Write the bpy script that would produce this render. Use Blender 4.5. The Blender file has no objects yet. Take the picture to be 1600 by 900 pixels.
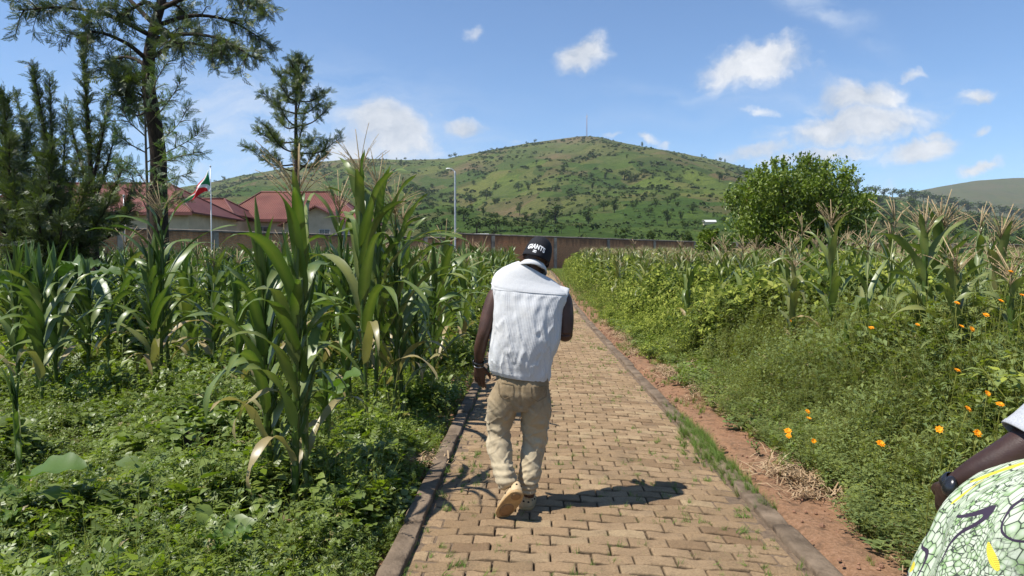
import bpy, math, random
import numpy as np
from mathutils import Vector, Matrix

R = math.radians
SC = bpy.context.scene
COL = SC.collection
rng = np.random.default_rng(11)
random.seed(5)
F = 1067.0            # focal length in photo pixels (1600 wide)
CAMH = 1.6
HY = 410.0            # horizon row of the photo

def at(u, v, d):      # photo pixel at depth d -> world point
    return ((u - 800) * d / F, d, CAMH - (v - HY) * d / F)
def xat(u, d): return (u - 800) * d / F
def zat(v, d): return CAMH - (v - HY) * d / F

# ------------------------------------------------------------------ custom properties
def tag(o, label=None, cat=None, group=None, kind=None):
    if label: o['label'] = label
    if cat: o['category'] = cat
    if group: o['group'] = group
    if kind: o['kind'] = kind
    return o
def empty(name, loc=(0, 0, 0), rz=0.0):
    o = bpy.data.objects.new(name, None)
    o.empty_display_size = 0.1
    o.location = loc; o.rotation_euler = (0, 0, rz)
    COL.objects.link(o)
    return o
def copy_tree(o, parent=None):
    c = o.copy(); COL.objects.link(c)
    if parent is not None: c.parent = parent
    for ch in list(o.children): copy_tree(ch, c)
    return c

# ------------------------------------------------------------------ numpy mesh bits: a "bit" is (V, Q, T, C)
E4 = np.zeros((0, 4), int); E3 = np.zeros((0, 3), int)
def bit(V, Q=None, T=None, C=None):
    V = np.asarray(V, float).reshape(-1, 3)
    Q = E4 if Q is None or len(Q) == 0 else np.asarray(Q, int)
    T = E3 if T is None or len(T) == 0 else np.asarray(T, int)
    if C is None: C = np.tile([0.5, 0.0, 0.0], (len(V), 1))
    C = np.asarray(C, float)
    if C.ndim == 1: C = np.tile(C, (len(V), 1))
    return (V, Q, T, C)
def join(bits):
    bits = [b for b in bits if b is not None and len(b[0])]
    if not bits: return bit(np.zeros((0, 3)))
    n = 0; Vs = []; Qs = []; Ts = []; Cs = []
    for V, Q, T, C in bits:
        Vs.append(V); Qs.append(Q + n); Ts.append(T + n); Cs.append(C); n += len(V)
    return (np.concatenate(Vs), np.concatenate(Qs), np.concatenate(Ts), np.concatenate(Cs))
def xf(b, M=None, t=(0, 0, 0)):
    V = b[0]
    if M is not None: V = V @ np.asarray(M, float).T
    return (V + np.asarray(t, float), b[1], b[2], b[3])
def rotm(yaw=0.0, pitch=0.0, roll=0.0):
    cy, sy = math.cos(yaw), math.sin(yaw); cp, sp = math.cos(pitch), math.sin(pitch); cr, sr = math.cos(roll), math.sin(roll)
    Z = np.array([[cy, -sy, 0], [sy, cy, 0], [0, 0, 1]]); Y = np.array([[cp, 0, sp], [0, 1, 0], [-sp, 0, cp]])
    X = np.array([[1, 0, 0], [0, cr, -sr], [0, sr, cr]])
    return Z @ Y @ X
def scatter(tpls, pos, yaw, scale, tilt=None, tiltdir=None, val=None, yel=None, pick=None, dry=None):
    """merged copies of the template bits; val/yel/dry shift each copy's colour attribute"""
    N = len(pos)
    if N == 0: return bit(np.zeros((0, 3)))
    scale = np.asarray(scale, float)
    if scale.ndim == 0: scale = np.full(N, float(scale))
    if scale.ndim == 1: scale = np.stack([scale] * 3, 1)
    if pick is None: pick = rng.integers(0, len(tpls), N)
    tilt = np.zeros(N) if tilt is None else tilt
    td = rng.uniform(0, 2 * math.pi, N) if tiltdir is None else tiltdir
    val = np.zeros(N) if val is None else val
    yel = np.zeros(N) if yel is None else yel
    dry = np.zeros(N) if dry is None else dry
    out = []
    for k, tp in enumerate(tpls):
        ix = np.nonzero(pick == k)[0]
        if len(ix) == 0: continue
        V, Q, T, C = tp
        c, s = np.cos(yaw[ix])[:, None], np.sin(yaw[ix])[:, None]
        P = V[None] * scale[ix][:, None, :]
        x = P[..., 0] * c - P[..., 1] * s; y = P[..., 0] * s + P[..., 1] * c; z = P[..., 2]
        # lean towards direction td
        ct, st = np.cos(td[ix])[:, None], np.sin(td[ix])[:, None]
        a = x * ct + y * st; b_ = -x * st + y * ct
        cs, sn = np.cos(tilt[ix])[:, None], np.sin(tilt[ix])[:, None]
        a2 = a * cs + z * sn; z2 = -a * sn + z * cs
        x2 = a2 * ct - b_ * st; y2 = a2 * st + b_ * ct
        W = np.stack([x2, y2, z2], -1) + pos[ix][:, None, :]
        n = len(V); off = (np.arange(len(ix)) * n)[:, None, None]
        CC = np.repeat(C[None], len(ix), 0).copy()
        CC[..., 0] += val[ix][:, None]; CC[..., 1] += yel[ix][:, None]; CC[..., 2] += dry[ix][:, None]
        out.append((W.reshape(-1, 3), (Q[None] + off).reshape(-1, 4), (T[None] + off).reshape(-1, 3), CC.reshape(-1, 3)))
    return join(out)
def mesh_of(name, b, smooth=True):
    V, Q, T, C = b
    me = bpy.data.meshes.new(name)
    nq, nt = len(Q), len(T)
    me.vertices.add(len(V)); me.vertices.foreach_set('co', V.astype(np.float32).ravel())
    loops = np.concatenate([Q.ravel(), T.ravel()]).astype(np.int32)
    me.loops.add(len(loops)); me.loops.foreach_set('vertex_index', loops)
    starts = np.concatenate([np.arange(nq) * 4, nq * 4 + np.arange(nt) * 3]).astype(np.int32)
    me.polygons.add(nq + nt); me.polygons.foreach_set('loop_start', starts)
    try: me.polygons.foreach_set('loop_total', np.concatenate([np.full(nq, 4), np.full(nt, 3)]).astype(np.int32))
    except Exception: pass
    me.polygons.foreach_set('use_smooth', np.full(nq + nt, smooth))
    at_ = me.attributes.new('tint', 'FLOAT_COLOR', 'POINT')
    cc = np.ones((len(V), 4), np.float32); cc[:, :3] = C
    at_.data.foreach_set('color', cc.ravel())
    me.update(calc_edges=True)
    return me
def obj(name, b, mat, parent=None, smooth=True, loc=None):
    me = mesh_of(name, b, smooth)
    if mat is not None: me.materials.append(mat)
    o = bpy.data.objects.new(name, me); COL.objects.link(o)
    if parent is not None: o.parent = parent
    if loc is not None: o.location = loc
    return o

# ------------------------------------------------------------------ shapes
def box(x0, x1, y0, y1, z0, z1, C=None):
    V = [(x0, y0, z0), (x1, y0, z0), (x1, y1, z0), (x0, y1, z0), (x0, y0, z1), (x1, y0, z1), (x1, y1, z1), (x0, y1, z1)]
    Q = [(0, 3, 2, 1), (4, 5, 6, 7), (0, 1, 5, 4), (1, 2, 6, 5), (2, 3, 7, 6), (3, 0, 4, 7)]
    return bit(V, Q, None, C)
def loft(rings, cap0=True, cap1=True, closed=True, C=None):
    rings = [np.asarray(r, float) for r in rings]
    n = len(rings[0]); k = len(rings)
    V = np.concatenate(rings); Q = []
    m = n if closed else n - 1
    for i in range(k - 1):
        a = i * n + np.arange(m); b_ = i * n + (np.arange(m) + 1) % n
        Q.append(np.stack([a, b_, b_ + n, a + n], 1))
    Q = np.concatenate(Q); T = []
    if cap0:
        V = np.concatenate([V, rings[0].mean(0)[None]]); c = len(V) - 1
        T += [(c, (j + 1) % n, j) for j in range(n)]
    if cap1:
        V = np.concatenate([V, rings[-1].mean(0)[None]]); c = len(V) - 1; o = (k - 1) * n
        T += [(c, o + j, o + (j + 1) % n) for j in range(n)]
    return bit(V, Q, T, C)
def tube(pts, rad, n=6, C=None, cap=True, flat=1.0):
    pts = np.asarray(pts, float); rad = np.broadcast_to(np.asarray(rad, float), (len(pts),))
    tg = np.gradient(pts, axis=0); tg /= np.linalg.norm(tg, axis=1)[:, None] + 1e-9
    u = np.cross(tg[0], [0, 0, 1.0]);
    if np.linalg.norm(u) < 1e-3: u = np.cross(tg[0], [0, 1.0, 0])
    u /= np.linalg.norm(u)
    an = np.arange(n) * 2 * math.pi / n; rings = []
    for p, t, r in zip(pts, tg, rad):
        u = u - t * np.dot(u, t); u /= np.linalg.norm(u) + 1e-9; w = np.cross(t, u)
        rings.append(p + r * (np.cos(an)[:, None] * u + flat * np.sin(an)[:, None] * w))
    return loft(rings, cap, cap, C=C)
def ell(cx, cy, z, a, b, n=32, p=2.0, ph=0.0):
    """superellipse ring in the xy plane"""
    t = np.arange(n) * 2 * math.pi / n + ph
    c, s = np.cos(t), np.sin(t)
    return np.stack([cx + a * np.sign(c) * np.abs(c) ** (2 / p), cy + b * np.sign(s) * np.abs(s) ** (2 / p), np.full(n, z)], 1)
def spline(P, n):
    """Catmull-Rom through the points, n samples"""
    P = np.asarray(P, float); k = len(P)
    Pp = np.concatenate([[2 * P[0] - P[1]], P, [2 * P[-1] - P[-2]]])
    t = np.linspace(0, k - 1 - 1e-6, n); i = t.astype(int); f = (t - i)[:, None]
    p0, p1, p2, p3 = Pp[i], Pp[i + 1], Pp[i + 2], Pp[i + 3]
    return 0.5 * ((2 * p1) + (-p0 + p2) * f + (2 * p0 - 5 * p1 + 4 * p2 - p3) * f ** 2 + (-p0 + 3 * p1 - 3 * p2 + p3) * f ** 3)
# smooth value noise, numpy
_T = np.random.default_rng(3).random((64, 64, 16))
def vnoise(x, y, z=0.0):
    x, y, z = np.broadcast_arrays(np.asarray(x, float), np.asarray(y, float), np.asarray(z, float))
    xi, yi, zi = np.floor(x).astype(int), np.floor(y).astype(int), np.floor(z).astype(int)
    fx, fy, fz = x - xi, y - yi, z - zi
    fx = fx * fx * (3 - 2 * fx); fy = fy * fy * (3 - 2 * fy); fz = fz * fz * (3 - 2 * fz)
    g = lambda a, b, c: _T[(xi + a) % 64, (yi + b) % 64, (zi + c) % 16]
    def pl(c): return (g(0, 0, c) * (1 - fx) + g(1, 0, c) * fx) * (1 - fy) + (g(0, 1, c) * (1 - fx) + g(1, 1, c) * fx) * fy
    return pl(0) * (1 - fz) + pl(1) * fz
def fbm(x, y, z=0.0, o=4):
    s = 0; a = 0.5; tot = 0
    x = np.asarray(x, float); y = np.asarray(y, float); z = np.asarray(z, float)
    for _ in range(o):
        s = s + a * vnoise(x, y, z); tot += a; a *= 0.5; x = x * 2.03 + 7.1; y = y * 2.01 + 3.7; z = z * 2 + 1.3
    return s / tot
def sstep(a, b, x):
    t = np.clip((np.asarray(x, float) - a) / (b - a), 0, 1); return t * t * (3 - 2 * t)

# ------------------------------------------------------------------ materials
class NT:
    def __init__(s, tree): s.t = tree; s.n = tree.nodes; s.l = tree.links
    def add(s, kind, **kw):
        nd = s.n.new(kind)
        for k, v in kw.items():
            if k.startswith('i_'):
                key = k[2:]; key = int(key) if key.isdigit() else key.replace('_', ' ')
                s.put(nd.inputs[key], v)
            else: setattr(nd, k, v)
        return nd
    def put(s, sock, v):
        if hasattr(v, 'is_output') or isinstance(v, bpy.types.NodeSocket): s.l.new(v, sock)
        elif isinstance(v, bpy.types.Node): s.l.new(v.outputs[0], sock)
        else: sock.default_value = v
    def math(s, op, a, b=0.0, c=None, clamp=False):
        nd = s.n.new('ShaderNodeMath'); nd.operation = op; nd.use_clamp = clamp
        s.put(nd.inputs[0], a); s.put(nd.inputs[1], b)
        if c is not None: s.put(nd.inputs[2], c)
        return nd.outputs[0]
    def mix(s, f, a, b, mode='MIX'):
        nd = s.n.new('ShaderNodeMix'); nd.data_type = 'RGBA'; nd.blend_type = mode
        s.put(nd.inputs[0], f); s.put(nd.inputs[6], a if not isinstance(a, tuple) else (*a[:3], 1)); s.put(nd.inputs[7], b if not isinstance(b, tuple) else (*b[:3], 1))
        return nd.outputs[2]
    def noise(s, vec, scale, detail=4, rough=0.55, dist=0.0):
        nd = s.n.new('ShaderNodeTexNoise'); s.put(nd.inputs['Scale'], scale); nd.inputs['Detail'].default_value = detail
        nd.inputs['Roughness'].default_value = rough; nd.inputs['Distortion'].default_value = dist
        if vec is not None: s.put(nd.inputs['Vector'], vec)
        return nd.outputs[0]
    def ramp(s, f, stops, interp='LINEAR'):
        nd = s.n.new('ShaderNodeValToRGB'); nd.color_ramp.interpolation = interp; s.put(nd.inputs[0], f)
        el = nd.color_ramp.elements
        while len(el) < len(stops): el.new(0.5)
        for e, (p, c) in zip(el, stops):
            e.position = p; e.color = (*c, 1) if len(c) == 3 else c
        return nd.outputs[0]
    def remap(s, v, a, b, c=0.0, d=1.0):
        nd = s.n.new('ShaderNodeMapRange'); s.put(nd.inputs[0], v)
        for i, q in enumerate((a, b, c, d)): nd.inputs[i + 1].default_value = q
        return nd.outputs[0]
    def bump(s, h, strength=0.5, dist=0.01):
        nd = s.n.new('ShaderNodeBump'); nd.inputs['Strength'].default_value = strength; nd.inputs['Distance'].default_value = dist
        s.put(nd.inputs['Height'], h); return nd.outputs[0]
    def coord(s, which='Object'):
        nd = s.n.new('ShaderNodeTexCoord'); return nd.outputs[which]
    def mapping(s, vec, scale=(1, 1, 1), rot=(0, 0, 0), loc=(0, 0, 0)):
        nd = s.n.new('ShaderNodeMapping'); s.put(nd.inputs[0], vec)
        nd.inputs['Scale'].default_value = scale; nd.inputs['Rotation'].default_value = rot; nd.inputs['Location'].default_value = loc
        return nd.outputs[0]
MATS = {}
def new_mat(name):
    m = bpy.data.materials.new(name); m.use_nodes = True
    nt = NT(m.node_tree); b = m.node_tree.nodes['Principled BSDF']
    MATS[name] = m
    return m, nt, b
def simple(name, col, rough=0.6, nscale=8.0, namt=0.25, bump=0.0, bscale=40.0, bdist=0.01, metal=0.0, spec=0.5, dirt=None, dscale=2.0):
    m, nt, b = new_mat(name)
    co = nt.coord('Object')
    n = nt.noise(co, nscale, 5)
    f = nt.remap(n, 0.3, 0.7, 1 - namt, 1 + namt)
    c = nt.mix(1.0, tuple(col), nt.add('ShaderNodeCombineColor', i_0=f, i_1=f, i_2=f).outputs[0], 'MULTIPLY')
    if dirt is not None:
        d = nt.remap(nt.noise(co, dscale, 6, 0.65), 0.45, 0.7, 0.0, 1.0)
        c = nt.mix(nt.math('MULTIPLY', d, dirt[3] if len(dirt) > 3 else 0.6), c, tuple(dirt[:3]))
    nt.put(b.inputs['Base Color'], c)
    b.inputs['Roughness'].default_value = rough; b.inputs['Metallic'].default_value = metal
    b.inputs['Specular IOR Level'].default_value = spec
    if bump: nt.put(b.inputs['Normal'], nt.bump(nt.noise(co, bscale, 5), bump, bdist))
    return m
def leaf_mat(name, dark, mid, yellow, dry, rough=0.45, trans=0.3, spec=0.5, vein=0.0, nscale=25.0, pale=None):
    """tint attribute: r = light/dark variety, g = yellowing, b = dryness"""
    m, nt, b = new_mat(name)
    a = nt.add('ShaderNodeAttribute', attribute_name='tint')
    sp = nt.add('ShaderNodeSeparateColor', i_0=a.outputs['Color'])
    co = nt.coord('Object')
    n = nt.noise(co, nscale, 3)
    r = nt.math('ADD', sp.outputs[0], nt.remap(n, 0.3, 0.7, -0.15, 0.15), clamp=True)
    c = nt.mix(r, tuple(dark), tuple(mid))
    if pale is not None:      # the underside of a leaf is paler
        g = nt.add('ShaderNodeNewGeometry')
        c = nt.mix(nt.math('MULTIPLY', g.outputs['Backfacing'], 0.7), c, tuple(pale))
    c = nt.mix(nt.math('MULTIPLY', sp.outputs[1], 1.0, clamp=True), c, tuple(yellow))
    c = nt.mix(nt.math('MULTIPLY', sp.outputs[2], 1.0, clamp=True), c, tuple(dry))
    nt.put(b.inputs['Base Color'], c)
    b.inputs['Roughness'].default_value = rough; b.inputs['Specular IOR Level'].default_value = spec
    if trans > 0:
        tr = nt.add('ShaderNodeBsdfTranslucent')
        c2 = nt.mix(0.55, c, nt.mix(1.0, c, (1.6, 1.9, 0.5), 'MULTIPLY'))
        nt.put(tr.inputs[0], c2)
        mx = nt.add('ShaderNodeMixShader'); mx.inputs[0].default_value = trans
        nt.l.new(b.outputs[0], mx.inputs[1]); nt.l.new(tr.outputs[0], mx.inputs[2])
        out = [x for x in nt.n if x.type == 'OUTPUT_MATERIAL'][0]
        nt.l.new(mx.outputs[0], out.inputs[0])
    return m
# ================================================================== CAMERA, LIGHT, SKY
cam_d = bpy.data.cameras.new('camera'); cam = bpy.data.objects.new('camera', cam_d); COL.objects.link(cam)
cam.location = (0, 0, CAMH)
cam.rotation_euler = (R(90) - math.atan((450 - HY) / F), 0, 0)
cam_d.sensor_width = 36.0; cam_d.lens = 36.0 * F / 1600.0
cam_d.clip_start = 0.05; cam_d.clip_end = 20000
SC.camera = cam
SUNV = Vector((-1.0, -0.42, 1.72)).normalized()       # direction towards the sun
sun_d = bpy.data.lights.new('sun', 'SUN'); sun_d.energy = 4.8; sun_d.angle = R(0.53); sun_d.color = (1.0, 0.955, 0.88)
sun = bpy.data.objects.new('sun', sun_d); COL.objects.link(sun)
sun.rotation_euler = SUNV.to_track_quat('Z', 'Y').to_euler()
SC.view_settings.view_transform = 'Standard'; SC.view_settings.look = 'None'
SC.view_settings.exposure = 0.66; SC.view_settings.gamma = 1.0; SC.view_settings.use_curve_mapping = False
SC.render.engine = 'CYCLES'
cy = SC.cycles
cy.use_denoising = True
try: cy.denoiser = 'OPENIMAGEDENOISE'; cy.denoising_input_passes = 'RGB_ALBEDO_NORMAL'; cy.denoising_prefilter = 'ACCURATE'
except Exception: pass
cy.max_bounces = 7; cy.diffuse_bounces = 3; cy.glossy_bounces = 2; cy.transmission_bounces = 4; cy.volume_bounces = 1
cy.transparent_max_bounces = 6; cy.sample_clamp_indirect = 4.0; cy.caustics_reflective = False; cy.caustics_refractive = False

w = bpy.data.worlds.new('World'); SC.world = w; w.use_nodes = True
nt = NT(w.node_tree)
bg = [n for n in nt.n if n.type == 'BACKGROUND'][0]
sky = nt.add('ShaderNodeTexSky', sky_type='NISHITA', sun_disc=False)
sky.sun_elevation = math.asin(SUNV.z)
sky.sun_rotation = math.atan2(SUNV.x, SUNV.y)
sky.air_density = 1.0; sky.dust_density = 0.1; sky.ozone_density = 3.0; sky.altitude = 800
dirv = nt.coord('Generated')
sep = nt.add('ShaderNodeSeparateXYZ', i_0=dirv)
yy = nt.math('MAXIMUM', nt.math('ABSOLUTE', sep.outputs[1]), 0.08)
P = nt.math('DIVIDE', sep.outputs[0], yy); Qz = nt.math('DIVIDE', sep.outputs[2], yy)
pq = nt.add('ShaderNodeCombineXYZ', i_0=P, i_1=Qz, i_2=0.0).outputs[0]
wn = nt.add('ShaderNodeTexNoise', i_Vector=pq); wn.inputs['Scale'].default_value = 7; wn.inputs['Detail'].default_value = 6; wn.inputs['Roughness'].default_value = 0.6
wv = nt.add('ShaderNodeVectorMath', operation='SUBTRACT', i_0=wn.outputs[1]); wv.inputs[1].default_value = (0.5, 0.5, 0.5)
ws = nt.add('ShaderNodeVectorMath', operation='SCALE', i_0=wv.outputs[0]); ws.inputs['Scale'].default_value = 0.105
pw = nt.add('ShaderNodeVectorMath', operation='ADD', i_0=pq, i_1=ws.outputs[0]).outputs[0]
sw = nt.add('ShaderNodeSeparateXYZ', i_0=pw)
def blobs(lst):
    acc = None
    for (u, v, a, b_, st, rot) in lst:
        cx, cz, a, b_ = (u - 800) / F, (HY - v) / F, a / F, b_ / F
        c, s = math.cos(R(rot)), math.sin(R(rot))
        dx = nt.math('SUBTRACT', sw.outputs[0], cx); dz = nt.math('SUBTRACT', sw.outputs[1], cz)
        e1 = nt.math('ADD', nt.math('MULTIPLY', dx, c / a), nt.math('MULTIPLY', dz, s / a))
        e2 = nt.math('ADD', nt.math('MULTIPLY', dx, -s / b_), nt.math('MULTIPLY', dz, c / b_))
        r2 = nt.math('ADD', nt.math('MULTIPLY', e1, e1), nt.math('MULTIPLY', e2, e2))
        g = nt.math('MULTIPLY', nt.math('POWER', 2.718, nt.math('MULTIPLY', r2, -1.0)), st)
        acc = g if acc is None else nt.math('MAXIMUM', acc, g)
    return acc
puffs = blobs([(735, 70, 34, 18, 0.7, 10), (905, 88, 66, 36, 0.98, 22), (1170, 106, 112, 44, 1.0, 6), (1338, 160, 100, 36, 0.95, 8),
    (1330, 205, 165, 42, 1.0, 8), (1430, 240, 70, 32, 1.0, 12), (1180, 243, 100, 20, 0.85, 5), (1270, 252, 170, 18, .85, 6), (1395, 195, 60, 20, .85, 10), (1450, 215, 40, 16, .8, 0), (1418, 119, 38, 12, 0.7, 22), (1520, 143, 40, 22, 0.85, 15),
    (1514, 204, 26, 12, 0.75, 20), (1525, 266, 55, 16, 0.85, 22), (723, 203, 50, 20, 0.95, -4), (605, 212, 95, 56, 1.05, -25), (560, 235, 70, 40, .9, 0), (645, 235, 60, 30, .85, 0), (325, 166, 24, 10, 0.6, 0),
    (1000, 226, 30, 11, 0.7, 0), (1032, 231, 24, 8, 0.6, 0), (1188, 180, 32, 11, 0.62, 0), (806, 224, 24, 11, 0.6, 0), (666, 180, 9, 11, 0.6, 0),
    (870, 192, 60, 9, 0.45, 0), (944, 211, 24, 8, 0.6, 0), (1240, 206, 40, 12, 0.62, 10), (1380, 296, 55, 12, 0.6, 0), (300, 262, 60, 30, 0.6, 0)])
fine = nt.noise(nt.mapping(pw, scale=(1, 1.5, 1)), 16, 9, 0.62)
soft = nt.noise(pq, 6.0, 4, 0.5)
d0 = nt.math('SUBTRACT', puffs, nt.math('MULTIPLY', nt.math('SUBTRACT', 1.0, fine), 0.92))
alpha = nt.add('ShaderNodeMapRange', interpolation_type='SMOOTHSTEP', i_0=d0); alpha.inputs[1].default_value = -0.08; alpha.inputs[2].default_value = 0.44
alpha = nt.math('MULTIPLY', alpha.outputs[0], 0.95)
veil = blobs([(470, 215, 260, 85, 1.1, -8), (330, 250, 180, 60, .7, 0), (600, 190, 120, 60, .8, -20), (1270, 25, 90, 18, 0.8, -28), (1330, 60, 60, 10, 0.35, -35), (1100, 150, 160, 14, 0.4, -4), (1480, 150, 120, 10, 0.4, 12), (1200, 160, 260, 26, 0.3, 6), (640, 155, 60, 8, 0.4, -5), (700, 300, 900, 60, 0.35, 0)])
vn = nt.remap(nt.noise(nt.mapping(pw, scale=(0.7, 3.0, 1)), 9, 7, 0.6), 0.35, 0.7)
veil = nt.math('MULTIPLY', veil, vn, clamp=True)
# cloud body: sun from upper left of the view, so bases and cores are greyer
shade = nt.remap(nt.math('ADD', nt.math('MULTIPLY', fine, 0.6), nt.math('MULTIPLY', soft, 0.4)), 0.38, 0.62)
cc = nt.mix(shade, (3.6, 3.95, 4.55), (6.3, 6.35, 6.5))
skyc = nt.mix(1.0, sky.outputs[0], (0.80, 0.95, 1.08), 'MULTIPLY')
c1 = nt.mix(nt.math('MULTIPLY', veil, 0.9), skyc, (4.9, 5.4, 6.2))
c2 = nt.mix(alpha, c1, cc)
nt.put(bg.inputs[0], c2); bg.inputs[1].default_value = 0.098
w.cycles.sampling_method = 'MANUAL'; w.cycles.sample_map_resolution = 256

# ================================================================== TERRAIN
SIL = np.array([(-900, 330), (-400, 320), (0, 312), (200, 300), (280, 294), (340, 284), (380, 275), (430, 267), (500, 254), (560, 249), (640, 251), (700, 249), (760, 237),
    (820, 226), (870, 219), (912, 214), (935, 216), (960, 222), (1000, 230), (1060, 240), (1130, 254), (1180, 268), (1260, 284), (1340, 302), (1390, 308),
    (1440, 316), (1500, 330), (1600, 345), (1800, 365), (2400, 372)], float)
RIDGE = 1450.0; FOOT = 150.0
def gnd(x, y):
    """near ground height (before the hills)"""
    x = np.asarray(x, float); y = np.asarray(y, float)
    g = 0.9 * sstep(14, 60, y) + 1.6 * sstep(58, 130, y)
    px_ = pathx(y)
    g = g - 0.10 * sstep(0.95, 1.35, px_ + 0.39 - x) * (y < 75) + 0.05 * (fbm(x * 0.9, y * 0.9) - 0.5) * (np.abs(x - px_ - 0.39) > 1.3)
    g = g + 0.10 * sstep(1.9, 4.0, x - px_ - 0.39)
    return g
def pathx(y): return 0.03 * np.asarray(y, float)      # x of the path's reference line (vanishing point at u=832)
def terr(x, y):
    x = np.asarray(x, float); y = np.asarray(y, float)
    yy_ = np.maximum(y, 1.0)
    u = 800 + x / yy_ * F
    v = np.interp(u, SIL[:, 0], SIL[:, 1])
    zr = (HY - v) / F * RIDGE + CAMH
    s = (y - FOOT) / (RIDGE - FOOT)
    sc_ = np.clip(s, 0, 1)
    spur = (fbm(x / 210.0, y / 330.0, 2.0, 4) - 0.5)
    gully = np.abs(fbm(x / 120.0 + 0.002 * y, y / 500.0, 5.0, 3) - 0.5)
    z = 3.0 + (zr - 3.0) * sc_ ** 1.22
    z = z + (spur * 75 - gully * 60) * np.sin(np.pi * sc_) ** 0.9 * (zr / 260.0)
    z = np.where(s > 1, zr - (y - RIDGE) * 0.22, z)
    return z
H2 = np.array([(1150, 335), (1300, 322), (1400, 308), (1430, 299), (1470, 291), (1520, 283), (1570, 279), (1640, 277), (1800, 290), (2100, 300)], float)
R2 = 3000.0
def terr2(x, y):
    u = 800 + x / y * F
    v = np.interp(u, H2[:, 0], H2[:, 1])
    zr = (HY - v) / F * R2 + CAMH
    s = np.clip((y - 1700) / (R2 - 1700), 0, 1)
    z = 20 + (zr - 20) * s ** 1.1 + (fbm(x / 260, y / 400, 1.0, 4) - 0.5) * 120 * np.sin(np.pi * s)
    return np.where(y > R2, zr - (y - R2) * 0.25, z)
def grid(X, Y, Z, C=None):
    h, w_ = X.shape
    V = np.stack([X, Y, Z], -1).reshape(-1, 3)
    i = (np.arange(h - 1)[:, None] * w_ + np.arange(w_ - 1)[None]).ravel()
    return bit(V, np.stack([i, i + 1, i + w_ + 1, i + w_], 1), None, C)

# ground material: red-brown earth with straw and small stones
m, nt, b = new_mat('earth')
co = nt.coord('Object')
n1 = nt.noise(co, 1.3, 6, 0.6); n2 = nt.noise(co, 35, 5, 0.7); n3 = nt.noise(co, 9, 4, 0.6)
c = nt.mix(nt.remap(n1, 0.35, 0.65), (0.23, 0.115, 0.058), (0.18, 0.105, 0.058))
c = nt.mix(nt.remap(n2, 0.4, 0.75), c, (0.32, 0.185, 0.11))
c = nt.mix(nt.remap(n3, 0.52, 0.7), c, (0.10, 0.06, 0.035))
vr = nt.add('ShaderNodeTexVoronoi', i_Vector=co); vr.inputs['Scale'].default_value = 45
st = nt.math('LESS_THAN', vr.outputs[0], 0.18)
c = nt.mix(nt.math('MULTIPLY', st, 0.4), c, (0.30, 0.20, 0.14))
sp = nt.add('ShaderNodeSeparateXYZ', i_0=co)
off_ = nt.math('ABSOLUTE', nt.math('SUBTRACT', nt.math('SUBTRACT', sp.outputs[0], 0.39), nt.math('MULTIPLY', sp.outputs[1], 0.03)))
c = nt.mix(nt.math('MULTIPLY', nt.remap(nt.math('ADD', off_, nt.remap(n3, .3, .7, -.5, .5)), 1.9, 2.7), .85), c, nt.mix(n2, (0.045, 0.050, 0.020), (0.075, 0.085, 0.030)))
far = nt.remap(sp.outputs[1], 70, 90)
c = nt.mix(far, c, nt.mix(nt.noise(co, 0.15, 5), (0.05, 0.085, 0.02), (0.09, 0.12, 0.03)))
nt.put(b.inputs['Base Color'], c); b.inputs['Roughness'].default_value = 0.95; b.inputs['Specular IOR Level'].default_value = 0.2
hgt = nt.math('ADD', nt.math('MULTIPLY', n2, 0.6), nt.math('MULTIPLY', n3, 1.0))
nt.put(b.inputs['Normal'], nt.bump(hgt, 0.9, 0.03))
def graded(a, b_, fine0, fine1, step, grow=1.12):
    v = list(np.arange(fine0, fine1, step)); s = step
    x = fine1; out = [x]
    while x < b_: s *= grow; x += s; out.append(min(x, b_))
    x = fine0; s = step; left = []
    while x > a: s *= grow; x -= s; left.append(max(x, a))
    return np.array(left[::-1] + v + out)
gx = graded(-900, 900, -9, 9, 0.11); gy = graded(-120, 200, 0.5, 16, 0.11, 1.06)
X, Y = np.meshgrid(gx, gy)
Z = gnd(X, Y) + 0.03 * (fbm(X * 3, Y * 3, 1.0) - 0.5) * (np.abs(X - pathx(Y) - 0.39) > 1.25)
inpath = (np.abs(X - pathx(Y) - 0.39) < 1.24)
Z = np.where(inpath & (Y < 62), Z - 0.06, Z)
Z = Z - 6.0 * sstep(150, 200, Y)
tag(obj('ground', grid(X, Y, Z), MATS['earth']), kind='structure')

# hills: patchwork of fields, scrub and bare earth
m, nt, b = new_mat('hillside')
co = nt.coord('Object')
wob = nt.add('ShaderNodeTexNoise', i_Vector=co); wob.inputs['Scale'].default_value = 0.006; wob.inputs['Detail'].default_value = 4
wv = nt.add('ShaderNodeVectorMath', operation='SCALE', i_0=wob.outputs[1]); wv.inputs['Scale'].default_value = 110
cw = nt.add('ShaderNodeVectorMath', operation='ADD', i_0=co, i_1=wv.outputs[0]).outputs[0]
v1 = nt.add('ShaderNodeTexVoronoi', i_Vector=nt.mapping(cw, scale=(0.011, 0.0075, 0.004))); v1.inputs['Scale'].default_value = 1.0
s1 = nt.add('ShaderNodeSeparateColor', i_0=v1.outputs['Color'])
v2 = nt.add('ShaderNodeTexVoronoi', i_Vector=nt.mapping(cw, scale=(0.034, 0.02, 0.01), rot=(0, 0, 0.4))); v2.inputs['Scale'].default_value = 1.0
s2 = nt.add('ShaderNodeSeparateColor', i_0=v2.outputs['Color'])
base = nt.ramp(s1.outputs[0], [(0.0, (0.060, 0.105, 0.020)), (0.3, (0.085, 0.135, 0.027)), (0.5, (0.060, 0.095, 0.024)), (0.62, (0.135, 0.165, 0.036)), (0.78, (0.155, 0.130, 0.055)), (1.0, (0.07, 0.12, 0.022))], 'CONSTANT')
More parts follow.
